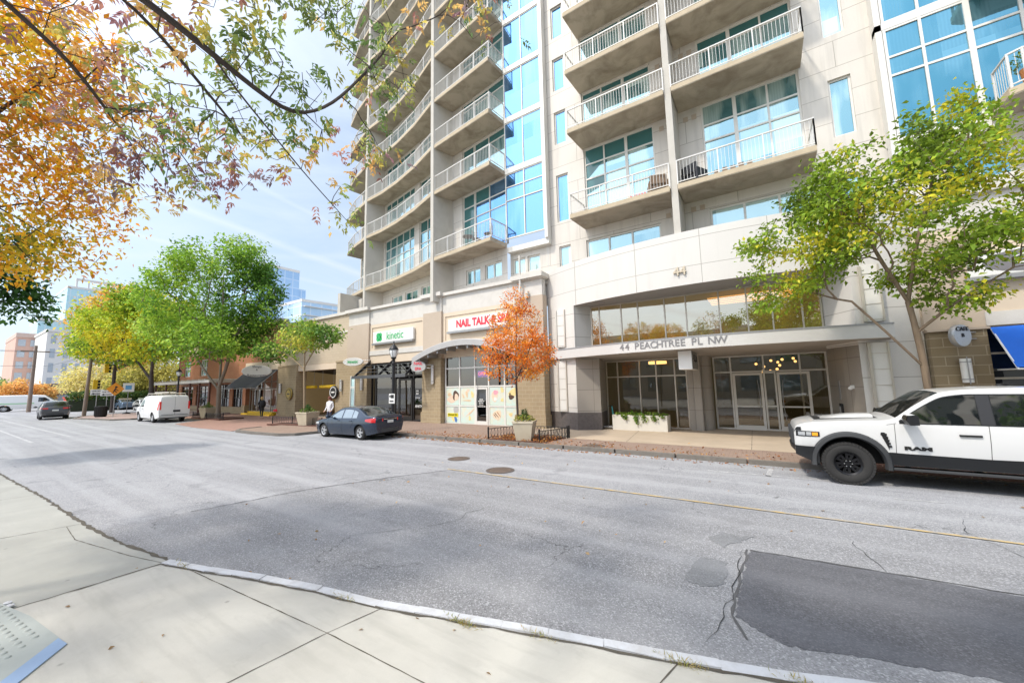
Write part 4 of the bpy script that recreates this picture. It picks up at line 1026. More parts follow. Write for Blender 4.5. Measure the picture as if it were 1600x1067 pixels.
mb = MB(); mb.quad((-42.6, 21, .1), (-36.5, 21, .1), (-36.5, 21, 4.2), (-42.6, 21, 4.2)); mb.quad((-42.6, 18, .1), (-36.5, 18, .1), (-36.5, 21, .1), (-42.6, 21, .1)); mb.build('interior', M('peach interior', (.6, .33, .2), .8, var=.4, scale=.7), SH)
mb = MB(); mb.box(-42.4, -36.8, 16.9, 17.3, -.02, .18); mb.box(-42.0, -37.2, 17.3, 17.66, -.02, .34); mb.build('step', m_yellow, SH)
mb = MB(); mb.prism([(-43.1, 17.45), (-36.9, 17.45), (-36.9, 17.5), (-43.1, 17.5)], 3.9, 4.2)
aw = thing('awning', 'charcoal cloth awning sloping over the shop left of the garage', 'awning', (-40, 17.4, 4.2))
def awning(a, x0, x1, y0, y1, zt, zb, mat, frame, drop=.0):
    mb = MB(); N = 10; rows = []
    for i in range(N + 1):
        f = i / N; z = zt + (zb - zt) * f - .04 * math.sin(math.pi * f)
        rows.append([(x0 + (x1 - x0) * j / 14, y0 + (y1 - y0) * f, z + .012 * math.sin(j * 1.7)) for j in range(15)])
    if drop: rows.append([(p[0], p[1], p[2] - drop) for p in rows[-1]])
    mb.grid(rows); mb.build('canvas', mat, a, smooth=60)
    mb = MB()
    for x in (x0 + .02, x1 - .02):
        mb.tube([(x, y0, zt - .05), (x, y1, zb - .05)], .025, 6); mb.tube([(x, y0, zb - .05), (x, y1, zb - .05)], .02, 6)
    mb.tube([(x0, y1, zb - .05), (x1, y1, zb - .05)], .025, 6); mb.build('awning_frame', frame, a)
awning(aw, -43.0, -36.7, 17.35, 15.6, 4.15, 2.55, m_blackawn, m_grey)
mb = MB(); mb.box(-36.5, -36.3, 17.18, 17.3, .42, .62); mb.tube([(-36.46, 17.05, .5), (-36.46, 17.2, .52)], .06, 8); mb.tube([(-36.34, 17.05, .5), (-36.34, 17.2, .52)], .06, 8)
tag(mb.build('fire_connection', m_red, loc=(-36.4, 17.2, .4)), 'small red fire department connection low on the garage pier', 'fire connection')
# ---- orange brick building with the steel pergola
BR = thing('brick_building', 'orange brick two storey building with a beige top band behind the steel pergola', 'building', (-53, 17.5, 0))
mb = MB(); fb_ = Fr((-62, 17.5), (-43.2, 17.5))
wall(mb, fb_, 0, 18.8, -.05, 6.6, [(1.5, 5.2, .15, 3.0), (6.2, 9.6, .15, 3.0), (12.2, 15.2, .15, 3.0), (16.0, 18.2, .15, 3.0), (2, 4, 4.1, 6.0), (7, 9, 4.1, 6)], 0, .3, 0)
mb.box(-62, -43.2, 17.45, 18, 6.6, 9.6, 1); mb.box(-62.1, -43.1, 17.3, 18.2, 9.6, 9.85, 2)
mb.quad((-62, 40, 0), (-62, 17.5, 0), (-62, 17.5, 9.6), (-62, 40, 9.6), 0); mb.box(-62, -43.2, 17.42, 17.5, -.05, .7, 3)
mb.build('wall', [m_redbrick, m_beige, m_cap, m_block], BR)
for a, b, c, d in [(1.5, 5.2, .15, 3.0), (6.2, 9.6, .15, 3.0), (12.2, 15.2, .15, 3.0), (16.0, 18.2, .15, 3.0), (2, 4, 4.1, 6.0), (7, 9, 4.1, 6)]:
    window(fb_, a, b, c, d, tuple(a + (b - a) * k / 3 for k in (1, 2)), ((c + d) / 2,), m_gteal if c > 2 else m_gdark, w=-.15, fw=.1, frame=m_dark if c < 2 else m_white, parent=BR)
mb = MB(); mb.quad((-62, 19, 0), (-43, 19, 0), (-43, 19, 4), (-62, 19, 4)); mb.build('interior', m_roomdark, BR)
pg = thing('pergola', 'long cream steel pergola roof on dark posts before the orange brick building', 'pergola', (-52, 16, 0))
mb = MB(); mb.prism([(-60, 14.6), (-43.6, 14.6), (-43.6, 17.45), (-60, 17.45)], 3.15, 3.4); 
for k in range(12): mb.box(-59.8 + k * 1.45, -59.7 + k * 1.45, 14.3, 17.4, 3.4, 3.5)
mb.build('roof', m_cap, pg)
for x in (-59.5, -56, -52.5, -49, -46.5, -44):
    mb = MB(); mb.box(x - .08, x + .08, 14.75, 14.9, .05, 3.15); mb.build('post', M('rust post', (.12, .05, .035), .6), pg)
mb = MB()
for z in (2.2, 2.5, 2.8): mb.tube([(-59.5, 14.82, z), (-44, 14.82, z)], .03, 6)
for z in (.55, .95): mb.tube([(-49, 14.82, z), (-44, 14.82, z)], .03, 6)
mb.build('rail', M('rust post'), pg)

# ================================================================ signs and lamps on the fronts
def shop_sign(nm, lab, x0, x1, y, z0, z1, mats):
    s_ = thing(nm, lab, 'sign', ((x0 + x1) / 2, y, z0))
    mb = MB(); mb.box(x0, x1, y - .16, y, z0, z1); mb.build('box', m_signwhite, s_, bevel=.03)
    mb = MB(); mb.box(x0 - .08, x1 - .02, y - .22, y - .003, z0 - .12, z0 - .003); mb.build('trough', m_grey, s_)
    return s_
s_ = shop_sign('shop_sign', 'white box sign with green clover and word kinetic above the black storefront', -23.2, -19.05, PY - .02, 5.45, 6.25, None)
text('lettering', 'kinetic', .78, m_green, face_y(-20.85, PY - .19, 5.86), s_, .008, .84)
mb = MB()
for a in range(4):
    aa = R(45 + 90 * a); mb.lathe([(0, 0), (.19, 0), (.19, .02)], 16, (-22.5 + .17 * math.cos(aa), PY - .185, 5.86 + .17 * math.sin(aa)), axis='y')
mb.box(-22.63, -22.37, PY - .207, PY - .186, 5.73, 5.99)
mb.build('emblem', m_green, s_)
s_ = shop_sign('shop_sign', 'pale box sign with red letters NAIL TALK & SPA above the arched nail shop', -15.95, -11.6, PY - .02, 5.62, 6.38, None)
text('lettering', 'NAIL TALK & SPA', .62, m_red, face_y(-13.35, PY - .19, 6.02), s_, .01, .82, bold=.022)
s_ = shop_sign('shop_sign', 'white box sign with a grey oval emblem above the blue awning', 5.5, 8.2, QY - .02, 5.25, 6.0, None)
mb = MB()
for rx, rz, yy in ((.95, .33, .165), ):
    mb.add([(6.75 + rx * math.cos(2 * math.pi * k / 28), QY - yy - .025, 5.64 + rz * math.sin(2 * math.pi * k / 28)) for k in range(28)], [tuple(range(28))])
mb.build('oval', M('oval grey', (.20, .19, .20), .5), s_)
text('lettering', 'Cafe', .42, m_signwhite, face_y(6.75, QY - .195, 5.66), s_, .004, 1.1, shear=.35)
def blade(x, y, z, rx, rz, th, lab, mat, words, wm, rzrot=0, arm=1):
    """oval sign projecting from a wall"""
    s_ = thing('blade_sign', lab, 'sign', (x, y, z), 0)
    Mx = Matrix.Translation((x, y, z)) @ Matrix.Rotation(rzrot, 4, 'Z'); mb = MB()
    pr = [[Mx @ Vector((rx * k_ * math.cos(a), t_, rz * k_ * math.sin(a))) for a in [2 * math.pi * i / 32 for i in range(32)]] for k_, t_ in ((.96, -th), (1, -th * .6), (1, th * .6), (.96, th))]
    mb.grid(pr, 0, True); mb.add(pr[0], [tuple(range(31, -1, -1))]); mb.add(pr[3], [tuple(range(32))])
    mb.build('oval', mat, s_, smooth=35)
    if arm:
        mb = MB(); mb.tube([Mx @ Vector((rx, 0, .1)), Mx @ Vector((rx + .45, 0, .1))], .02, 6); mb.tube([Mx @ Vector((rx, 0, -.1)), Mx @ Vector((rx + .45, 0, -.1))], .02, 6); mb.build('bracket', m_grey, s_)
    for k, (w_, sz) in enumerate(words):
        text('lettering', w_, sz, wm, Mx @ Matrix.Translation((0, -th - .012, (len(words) - 1) * .19 - k * .38 * (sz / .3 if len(words) > 1 else 1))) @ Matrix.Rotation(R(90), 4, 'X'), s_, .004, 1, bold=.004)
    return s_
blade(-37.2, 15.9, 4.0, 1.15, .52, .08, 'large pale oval sign reading Shops & Restaurants over the charcoal awning', m_signwhite, (('Shops', .30), ('&', .22), ('Restaurants', .30)), m_letter, R(52), 0)
blade(-24.6, 16.75, 4.2, .78, .30, .07, 'small pale oval sign with green lettering on the first brick pier', m_signwhite, (('kinetic', .30),), m_green, R(25))
s_ = blade(-17.75, 16.6, 3.55, .50, .34, .08, 'small grey oval sign with red letters beside the black louvre awning', M('sign pearl', (.5, .5, .48), .4), (('NAIL', .26), ('SPA', .26)), m_red, R(25), 1)
blade(5.05, 17.0, 3.5, .28, .34, .08, 'grey round blade sign with dark lettering on the tan block pier', M('sign silver', (.42, .43, .44), .3, .5), (('CAFE', .17), ('B', .15)), m_dark, R(35), 1)
# building blade sign over the lobby
s_ = thing('blade_sign', 'square white blade sign with grey side and thin black letter strokes under the lobby canopy', 'sign', (-2.55, 16.3, 2.9))
mb = MB(); mb.box(-2.82, -2.32, 16.55, 18.1, 2.78, 3.52); mb.build('box', [m_signwhite], s_, bevel=.012)
mb = MB(); mb.box(-2.318, -2.31, 16.57, 18.08, 2.8, 3.5); mb.build('side_panel', M('sign side grey', (.22, .22, .215), .45), s_)
mb = MB(); X = -2.305
def strokes(pts): mb.tube([(X, 16.55 + a * 1.5, 2.8 + b * .7) for a, b in pts], .012, 5)
strokes([(.10, .86), (.22, .84), (.26, .75), (.26, .62), (.22, .55), (.12, .55)]); strokes([(.44, .85), (.42, .45)]); strokes([(.30, .42), (.42, .55), (.50, .50), (.60, .40)]); strokes([(.60, .80), (.72, .74), (.62, .45)]); strokes([(.64, .42), (.78, .52), (.88, .44)]); strokes([(.86, .78), (.84, .5)])
mb.build('letter_strokes', m_black, s_)
# neon OPEN
s_ = thing('neon_sign', 'small pink and purple OPEN sign hanging inside the nail shop window', 'sign', (-12.95 - .75, PY + .3, 3.05))
mb = MB(); mb.box(-14.0, -13.3, PY + .22, PY + .25, 2.8, 3.18); mb.build('backing', M('neon purple', (.15, .05, .4), .5, emit=(.25, .08, .8), es=.9), s_)
text('lettering', 'OPEN', .26, M('neon pink', (.9, .1, .3), .5, emit=(1, .1, .3), es=2.2), face_y(-13.65, PY + .21, 2.99), s_, .005, .95, bold=.008)
# black louvre awning over the storefront
aw = thing('awning', 'black steel louvre awning with three raking arms over the black storefront', 'awning', (-21, 17.2, 3.5))
for x in (-23.5, -21.0, -18.35):
    mb = MB(); mb.add([(x - .03, PY - .1, 4.3), (x - .03, PY - .1, 4.0), (x - .03, PY - 1.45, 2.98), (x - .03, PY - 1.45, 3.12), (x + .03, PY - .1, 4.3), (x + .03, PY - .1, 4.0), (x + .03, PY - 1.45, 2.98), (x + .03, PY - 1.45, 3.12)], [(0, 1, 2, 3), (7, 6, 5, 4), (0, 3, 7, 4), (3, 2, 6, 7), (2, 1, 5, 6), (1, 0, 4, 5)]); mb.build('arm', m_dark, aw)
for f in (.28, .5, .72):
    mb = MB(); mb.box(-23.5, -18.35, PY - .1 - 1.35 * f - .09, PY - .1 - 1.35 * f + .09, 4.15 - 1.1 * f, 4.18 - 1.1 * f); mb.build('louvre', M('louvre grey', (.12, .12, .125), .35, .5), aw)
mb = MB(); mb.box(-23.6, -18.25, PY - 1.52, PY - 1.4, 2.94, 3.14); mb.build('front_bar', M('louvre grey'), aw)
aw = thing('awning', 'bright blue canvas awning over the shop at the right edge', 'awning', (8, 17.2, 3.7))
awning(aw, 5.8, 14, QY - .05, QY - 1.15, 3.72, 2.5, m_blueawn, m_signwhite)
# wall lamps: white half cylinders between two brackets
def wall_lamp(x, y, z, h, r, lab):
    l = thing('wall_lamp', lab, 'lamp', (x, y, z), 0, 'white cylinder lamps on the brick piers')
    mb = MB(); mb.lathe([(r, z - h / 2), (r, z + h / 2)], 16, (x, y - r, 0)); mb.build('lamp_shade', m_signwhite, l, smooth=40)
    mb = MB()
    for zz in (z - h * .36, z + h * .36): mb.lathe([(r + .012, zz - .012), (r + .012, zz + .012)], 16, (x, y - r, 0))
    mb.tube([(x, y - 2 * r - .012, z - h / 2 - .05), (x, y - 2 * r - .012, z + h / 2 + .05)], .012, 6); mb.build('bracket', m_grey, l)
wall_lamp(5.13, QY - .15, 2.45, .72, .12, 'largest white cylinder lamp, on the tan block pier beside the blue awning')
wall_lamp(-17.15, PY - .23, 3.05, 1.15, .09, 'white cylinder lamp on the pier right of the black storefront')
wall_lamp(-24.2, PY - .23, 2.6, .85, .10, 'white cylinder lamp on the pier left of the black storefront')
wall_lamp(-26.7, 17.28, 2.55, .85, .10, 'white cylinder lamp on the pier right of the garage opening')
wall_lamp(-35.75, 17.28, 2.45, .85, .10, 'white cylinder lamp on the pier left of the garage opening')
# pendant lamps and ceiling strips inside the lobby
PEND = [(-.25, 3.05), (.05, 2.92), (.35, 3.2), (.62, 3.12), (.66, 2.95), (.78, 3.22), (-.02, 2.70), (.3, 2.72), (.55, 2.78), (1.2, 3.25), (1.28, 3.12)]
lab_p = 'warm glowing glass globe, one of the cluster hanging in the lobby entrance'
p0 = None
for k, (x, z) in enumerate(PEND):
    y = 21.4 + .25 * (k % 4)
    if p0 is None:
        p0 = thing('pendant_lamp', lab_p, 'lamp', (x, y, z), 0, 'pendant globes in the lobby'); p = p0
        mb = MB(); mb.ball((0, 0, 0), .058, 12); mb.build('globe', m_amber, p, world=False, smooth=60)
        mb = MB(); mb.tube([(0, 0, .08), (0, 0, .8)], .006, 5); mb.lathe([(.03, .06), (.03, .12)], 8); mb.build('cord', m_dark, p, world=False)
    else:
        p = copy_tree(p0); p.location = (x, y, z)
for k in range(5):
    mb = MB(); mb.box(-1.9, 1.4, 19.6 + .45 * k, 19.65 + .45 * k, 6.08, 6.11)
    tag(mb.build('strip_light', m_warm, loc=(-.3, 19.6 + .45 * k, 6.1)), 'orange strip light, one of five in a row on the upper lobby ceiling', 'strip light', 'ceiling strip lights of the upper lobby')
mb = MB(); mb.lathe([(.0, 3.25), (.45, 3.25), (.45, 3.38), (0, 3.38)], 20, (-4.6, 21, 0)); tag(mb.build('ceiling_lamp', m_amber, loc=(-4.6, 21, 3.3)), 'round warm ceiling lamp inside the window behind the long planter', 'lamp')

# ================================================================ street lamps
def street_lamp(x, y, lab, label_sign=True):
    l = thing('street_lamp', lab, 'street lamp', (x, y, .1), 0, 'black globe street lamps')
    mb = MB(); mb.lathe([(.24, 0), (.24, .08), (.19, .12), (.17, .5), (.12, .6), (.085, .75), (.078, 2.0), (.07, 3.35), (.10, 3.38), (.10, 3.45), (.06, 3.5), (.07, 3.62), (.13, 3.68), (.13, 3.74)], 16); mb.build('post', m_dark, l, world=False, smooth=35)
    mb = MB(); mb.lathe([(.12, 3.74), (.2, 3.95), (.21, 4.08), (.17, 4.16)], 16, cap=False); mb.build('globe', M('lamp glass', (.80, .80, .78), .25, var=.05), l, world=False, smooth=60)
    mb = MB(); mb.lathe([(.235, 4.1), (.23, 4.15), (.16, 4.27), (.07, 4.36), (.03, 4.42), (.025, 4.55), (0, 4.58)], 16)
    for k in range(6):
        a = k * math.pi / 3; mb.tube([(.13 * math.cos(a), .13 * math.sin(a), 3.74), (.215 * math.cos(a), .215 * math.sin(a), 3.97), (.22 * math.cos(a), .22 * math.sin(a), 4.12)], .008, 4)
    mb.build('cap', m_dark, l, world=False, smooth=35); return l
l = street_lamp(-15.65, 12.95, 'black street lamp with a small white sign on its post beside the blue sedan')
sg = thing('parking_sign', 'small white and black parking sign strapped to the lamp post by the sedan', 'sign', (-15.6, 12.84, 1.75))
mb = MB(); mb.box(-15.83, -15.40, 12.835, 12.85, 1.52, 2.0); mb.build('plate', m_signwhite, sg)
mb = MB(); mb.box(-15.68, -15.46, 12.83, 12.834, 1.78, 1.95); mb.box(-15.79, -15.7, 12.83, 12.834, 1.82, 1.92); mb.box(-15.77, -15.48, 12.83, 12.834, 1.60, 1.66); mb.build('print', m_black, sg)
street_lamp(-46.6, 13.2, 'black street lamp beyond the white van in front of the brick building')

# ================================================================ planters, tree guards, mulch
m_plant = mat_concrete('planter concrete', (.58, .51, .385), (.40, .35, .26), .35, 3, .85, pos='obj')
m_pleaf = mat_leaf('planter leaf', .5, .3)
def leafmesh(name, pts, dirs, size, cols, mat, parent=None, world=True, loc=None, aspect=.45, bend=.25, seed=1):
    """one mesh of many small pointed leaves"""
    rg = np.random.default_rng(seed); n = len(pts)
    P = np.asarray(pts, float); Dr = np.asarray(dirs, float); Dr /= np.linalg.norm(Dr, axis=1)[:, None] + 1e-9
    up = rg.normal(size=(n, 3)) * .55 + np.array([0, 0, 1.0]); S = np.cross(Dr, up); S /= np.linalg.norm(S, axis=1)[:, None] + 1e-9
    N = np.cross(S, Dr); L = (size * rg.uniform(.6, 1.35, n) if np.isscalar(size) else size)[:, None]
    w = L * aspect
    v = np.stack([P, P + Dr * L * .45 + S * w * .5 + N * L * .06, P + Dr * L - N * L * bend, P + Dr * L * .45 - S * w * .5 + N * L * .06], 1).reshape(-1, 3)
    off = np.zeros(3)
    if parent is not None and world:
        o = parent
        while o is not None: off += np.array(o.location); o = o.parent
    elif loc is not None: off = np.array(loc)
    v = v - off
    me = bpy.data.meshes.new(name); me.vertices.add(4 * n); me.vertices.foreach_set('co', v.astype(np.float32).ravel())
    me.loops.add(4 * n); me.loops.foreach_set('vertex_index', np.arange(4 * n, dtype=np.int32))
    me.polygons.add(n); me.polygons.foreach_set('loop_start', np.arange(0, 4 * n, 4, dtype=np.int32))
    me.update(calc_edges=True)
    ca = me.color_attributes.new('Col', 'FLOAT_COLOR', 'CORNER')
    c = np.repeat(np.concatenate([np.clip(np.asarray(cols, float), 0, 1), np.ones((n, 1))], 1), 4, axis=0)
    ca.data.foreach_set('color', c.astype(np.float32).ravel())
    me.materials.append(mat); me.validate()
    ob = bpy.data.objects.new(name, me); COL.objects.link(ob)
    if parent is not None: ob.parent = parent
    elif loc is not None: ob.location = loc
    return ob
def tuft(name, c, r, n, size, cols, parent, seed, up=1.0):
    rg = np.random.default_rng(seed); p = rg.normal(size=(n, 3)); p /= np.linalg.norm(p, axis=1)[:, None]; p *= rg.uniform(.3, 1, (n, 1)) ** .6
    p[:, 2] = np.abs(p[:, 2]); P = np.array(c) + p * np.array(r); d = p + rg.normal(size=(n, 3)) * .4 + np.array([0, 0, .3 * up])
    k = rg.integers(0, len(cols), n); cc = np.array(cols)[k] * rg.uniform(.6, 1.3, (n, 1))
    return leafmesh(name, P, d, size, cc, m_pleaf, parent, seed=seed)
def planter(x, y, z, w, h, rz, lab, cols, seed):
    p = thing('planter', lab, 'planter', (x, y, z), 0, 'square concrete planters')
    mb = MB(); b = w * .36; t_ = w * .5
    ring = lambda k, zz: [Vector((x, y, 0)) + Matrix.Rotation(rz, 3, 'Z') @ Vector((sx * k, sy * k, zz + z)) for sx, sy in ((-1, -1), (1, -1), (1, 1), (-1, 1))]
    mb.grid([ring(b, 0), ring(t_, h * .9), ring(t_ + .02, h * .9), ring(t_ + .02, h), ring(t_ - .05, h), ring(t_ - .06, h - .06)], 0, True); mb.add(ring(t_ - .06, h - .06), [(0, 1, 2, 3)], 1)
    mb.build('pot', [m_plant, m_mulch], p)
    tuft('foliage', (x, y, z + h - .05), (w * .52, w * .52, .28), 260, .09, cols[0], p, seed); tuft('shrub', (x, y, z + h), (.14, .14, .42), 160, .10, cols[1], p, seed + 1)
    return p
gcol = [(.10, .20, .03), (.16, .26, .05), (.24, .30, .05)]; ycol = [(.35, .33, .04), (.45, .42, .06), (.2, .28, .05)]; dk = [(.04, .12, .03), (.06, .16, .04)]
planter(-8.15, 13.3, .1, .80, .78, R(18), 'square tapered concrete planter with yellow-green flowers beside the orange tree', (ycol, dk), 41)
planter(-23.9, 13.2, .1, .95, .82, R(10), 'square concrete planter with low dark greenery beside the thin young tree', (gcol, dk), 43)
planter(-39.3, 13.2, .1, .85, .85, R(12), 'square concrete planter with tall leafy greenery behind the white van', (gcol, gcol), 45)
lp = thing('long_planter', 'long pale rectangular planter with trailing green vines before the lobby window', 'planter', (-5.0, 18.5, .1))
mb = MB(); mb.box(-6.2, -3.72, 18.15, 18.85, .1, .80); mb.box(-6.14, -3.78, 18.21, 18.79, .80, .803, 1); mb.build('trough', [M('planter pale', (.66, .63, .56), .7, var=.06), m_mulch], lp, bevel=.015)
rg = np.random.default_rng(8); n = 520; P = np.stack([rg.uniform(-6.15, -3.75, n), rg.uniform(18.12, 18.8, n), .8 + np.abs(rg.normal(0, .05, n))], 1)
for x, l in ((-5.1, .42), (-5.6, .22), (-4.75, .3), (-4.3, .26), (-5.75, .12), (-3.95, .12)):
    m_ = int(60 * l / .3); zz = rg.uniform(0, 1, m_); P = np.concatenate([P, np.stack([x + rg.normal(0, .05, m_) + .08 * zz, 18.12 - .02 * rg.uniform(0, 1, m_), .82 - l * zz], 1)])
n = len(P); d = rg.normal(size=(n, 3)); d[:, 1] -= .5
leafmesh('vine', P, d, .085, np.array([(.12, .26, .03), (.22, .36, .05), (.30, .40, .06)])[rg.integers(0, 3, n)] * rg.uniform(.7, 1.2, (n, 1)), m_pleaf, lp, seed=3, aspect=.8)
def guard(pts, z, lab, mulch=True):
    """low black iron tree guard of overlapping hoops around a mulch bed; the pole tops lean outwards"""
    g = thing('tree_guard', lab, 'tree guard', (*pts[0], z), 0, 'hooped iron tree guards')
    mb = MB(); ps = MB()
    for a, b in zip(pts[:-1], pts[1:]):
        a = Vector((*a, z)); b = Vector((*b, z)); L = (b - a).length; n = max(2, round(L / .16)); dd = (b - a) / L
        mb.tube([a + Vector((0, 0, .42)), b + Vector((0, 0, .42))], .012, 6); mb.tube([a + Vector((0, 0, .06)), b + Vector((0, 0, .06))], .012, 6)
        for k in range(n):
            c = a + dd * (L * (k + .5) / n) + Vector((0, 0, .24))
            mb.tube([c + dd * .12 * math.cos(t_) + Vector((0, 0, .18 * math.sin(t_))) for t_ in [2 * math.pi * i / 12 for i in range(13)]], .009, 4, cap=False)
    mb.build('hoops', m_dark, g)
    for p in pts:
        ps = MB(); ps.box(p[0] - .025, p[0] + .025, p[1] - .025, p[1] + .025, z, z + .5); ps.build('post', m_dark, g)
    return g
guard([(-9.75, 13.0), (-9.3, 14.6), (-6.9, 14.75), (-7.35, 13.05)][0:3], .1, 'low black hooped guard round the mulch under the orange tree')
guard([(-7.35, 13.05), (-6.9, 14.6)], .1, 'short black hooped guard section just right of the square planter')
guard([(-27.6, 12.9), (-25.9, 13.3), (-22.5, 13.3)], .1, 'low black hooped guard behind the planter by the thin young tree')
guard([(-41.8, 13.0), (-38.6, 12.9), (-35.9, 13.1)], .1, 'low black hooped guard round the bed of the big green tree')
mb = MB(); mb.prism(jag([(-9.7, 12.85), (-7.3, 12.9), (-6.95, 14.5), (-9.25, 14.5)], 6, .04), .05, .13); st('mulch_bed', mb, m_mulch)
mb = MB(); mb.prism(jag([(-27.4, 12.4), (-22.4, 12.9), (-22.4, 13.6), (-27, 13.6)], 6, .04), .05, .125); mb.prism(jag([(-42, 12.9), (-36, 12.9), (-36, 14.6), (-42, 14.6)], 6, .05), .02, .125); st('mulch_bed', mb, m_mulch)
# fallen leaves
rg = np.random.default_rng(21)
def litter(name, lab, P, cols, size, seed):
    n = len(P); d = rg.normal(size=(n, 3)); d[:, 2] *= .25
    return tag(leafmesh(name, P, d, size, np.array(cols)[rg.integers(0, len(cols), n)] * rg.uniform(.6, 1.25, (n, 1)), m_pleaf, None, seed=seed, aspect=.6, loc=tuple(P[0])), lab, 'leaves', kind='stuff')
oc = [(.48, .20, .05), (.40, .14, .04), (.55, .30, .09), (.30, .12, .05)]
n = 1700; X = np.where(rg.random(n) < .6, rg.normal(-9.5, 2.6, n), rg.uniform(-15, 1.2, n)); Y = np.where(rg.random(n) < .5, 12.5 - np.abs(rg.normal(0, .16, n)), 12.85 + np.abs(rg.normal(0, .7, n))); Z = np.where(Y < 12.6, .012, .118)
X = np.clip(X, -18.5, 1.2); litter('fallen_leaves', 'orange leaves scattered along the far kerb and round the orange tree', np.stack([X, Y, Z], 1), oc, .075, 31)
n = 900; X = rg.uniform(-9.6, -7.0, n); Y = rg.uniform(12.9, 14.5, n); litter('fallen_leaves', 'orange leaf litter piled on the mulch inside the tree guard', np.stack([X, Y, .14 + rg.random(n) * .07], 1), oc, .085, 32)
n = 260; X = rg.uniform(1.6, 9, n); Y = rg.uniform(12.5, 14.3, n); litter('fallen_leaves', 'pale dry leaves on the dark mulch beneath the white pickup', np.stack([X, Y, np.full(n, .03)], 1), [(.45, .36, .25), (.4, .3, .2)], .07, 33)
n = 70; X = rg.uniform(-9, 6, n); Y = rg.uniform(2.2, 11.5, n); litter('fallen_leaves', 'few stray tan leaves lying on the asphalt of the road', np.stack([X, Y, np.full(n, .018)], 1), [(.6, .42, .22), (.5, .3, .14)], .07, 34)
n = 26; X = rg.uniform(-7, 2, n); Y = rg.uniform(.8, 3.0, n); litter('fallen_leaves', 'few small dry leaves on the near concrete sidewalk', np.stack([X, Y, np.full(n, .06)], 1), [(.5, .32, .16), (.4, .25, .12)], .045, 35)
# dry grass tufts growing in the near kerb joint
for k, (x, y) in enumerate(((-2.62, 3.0), (-1.9, 3.22), (-.72, 3.52), (.1, 3.76), (-6.5, 2.02), (-4.0, 2.66))):
    n = (150, 60, 120, 80, 50, 40)[k]; P = np.stack([x + rg.normal(0, .10, n), y + rg.normal(0, .02, n) + .0, np.full(n, .055)], 1); d = rg.normal(size=(n, 3)) * .55 + np.array([0, 0, .5])
    tag(leafmesh('dry_grass', P, d, .055, np.array([(.50, .38, .16), (.42, .36, .12), (.30, .32, .08)])[rg.integers(0, 3, n)], m_pleaf, None, loc=(x, y, .05), aspect=.10, seed=50 + k), 'straw coloured grass tuft in the near kerb joint', 'grass', 'dry grass tufts in the kerb joint', kind='stuff')
# electric scooter behind the long planter
sc = thing('scooter', 'black and teal electric scooter standing at the left end of the long planter', 'scooter', (-6.6, 18.2, .1))
mb = MB(); mb.box(-6.9, -6.15, 18.22, 18.36, .18, .24); mb.build('deck', m_grey, sc, bevel=.01)
for x in (-6.95, -6.1):
    mb = MB(); mb.lathe([(.05, -.03), (.11, -.03), (.12, 0), (.11, .03), (.05, .03)], 16, (x, 18.29, .22), axis='y'); mb.build('wheel', m_black, sc, smooth=40)
mb = MB(); mb.tube([(-6.12, 18.29, .25), (-6.25, 18.29, 1.2)], .025, 8); mb.build('stem', M('teal paint', (.05, .33, .36), .4), sc); mb = MB(); mb.tube([(-6.3, 18.02, 1.22), (-6.25, 18.29, 1.2), (-6.3, 18.56, 1.22)], .02, 8); mb.build('handlebar', m_black, sc)
# balcony furniture
m_wire = M('wire iron', (.10, .085, .08), .5, .3)
def wire_chair(x, y, z, rz, lab):
    c = thing('patio_chair', lab, 'chair', (x, y, z), rz, 'iron chairs on the balconies')
    mb = MB()
    for sx in (-.2, .2):
        for sy in (-.2, .2): mb.tube([(sx, sy, 0), (sx * .9, sy * .9, .43)], .014, 5)
    mb.build('leg_frame', m_wire, c, world=False); mb = MB(); mb.lathe([(0, .43), (.25, .43), (.26, .45), (0, .45)], 14); mb.build('seat', m_wire, c, world=False)
    mb = MB()
    for k in range(9):
        a = R(20 + 140 * k / 8); mb.tube([(.25 * math.cos(a), .25 * math.sin(a), .44), (.28 * math.cos(a), .28 * math.sin(a), .95)], .008, 4)
    for h in (.6, .78, .95): mb.tube([((.25 + .03 * (h - .44) * 2) * math.cos(R(20 + 140 * k / 10)), (.25 + .03 * (h - .44) * 2) * math.sin(R(20 + 140 * k / 10)), h) for k in range(11)], .01, 4)
    mb.build('backrest', m_wire, c, world=False); return c
zf = SLAB[0] + TH
wire_chair(-12.45, 16.85, zf, R(-60), 'round-backed iron chair at the right end of the lowest corner balcony')
wire_chair(-13.5, 17.1, zf, R(80), 'round-backed iron chair left of the small table on the lowest corner balcony')
tb = thing('patio_table', 'small round iron table on the lowest corner balcony', 'table', (-14.1, 17.05, zf)); mb = MB(); mb.lathe([(0, .7), (.34, .7), (.34, .73), (0, .73)], 18); mb.build('table_top', m_wire, tb, world=False); mb = MB(); mb.tube([(0, 0, 0), (0, 0, .7)], .03, 8); mb.lathe([(.2, 0), (.03, .05)], 12); mb.build('pedestal', m_wire, tb, world=False)
def box_chair(x, y, z, rz, col, lab):
    c = thing('lounge_chair', lab, 'chair', (x, y, z), rz); mb = MB(); mb.box(-.35, .35, -.3, .3, .22, .38); mb.build('seat', col, c, world=False, bevel=.03)
    mb = MB(); mb.box(-.35, .35, .22, .36, .38, .8); mb.build('backrest', col, c, world=False, bevel=.03)
    for s in (-1, 1):
        mb = MB(); mb.box(s * .35 - .05, s * .35 + .05, -.3, .36, .0, .55); mb.build('armrest', col, c, world=False, bevel=.02)
box_chair(-1.75, 16.95, zf, R(150), m_dark, 'black lounge chair at the left end of the lowest right hand balcony')
box_chair(-3.25, 17.0, zf, R(200), M('brown rattan', (.22, .15, .1), .8), 'brown lounge chair at the right end of the lowest middle balcony')
mb = MB()
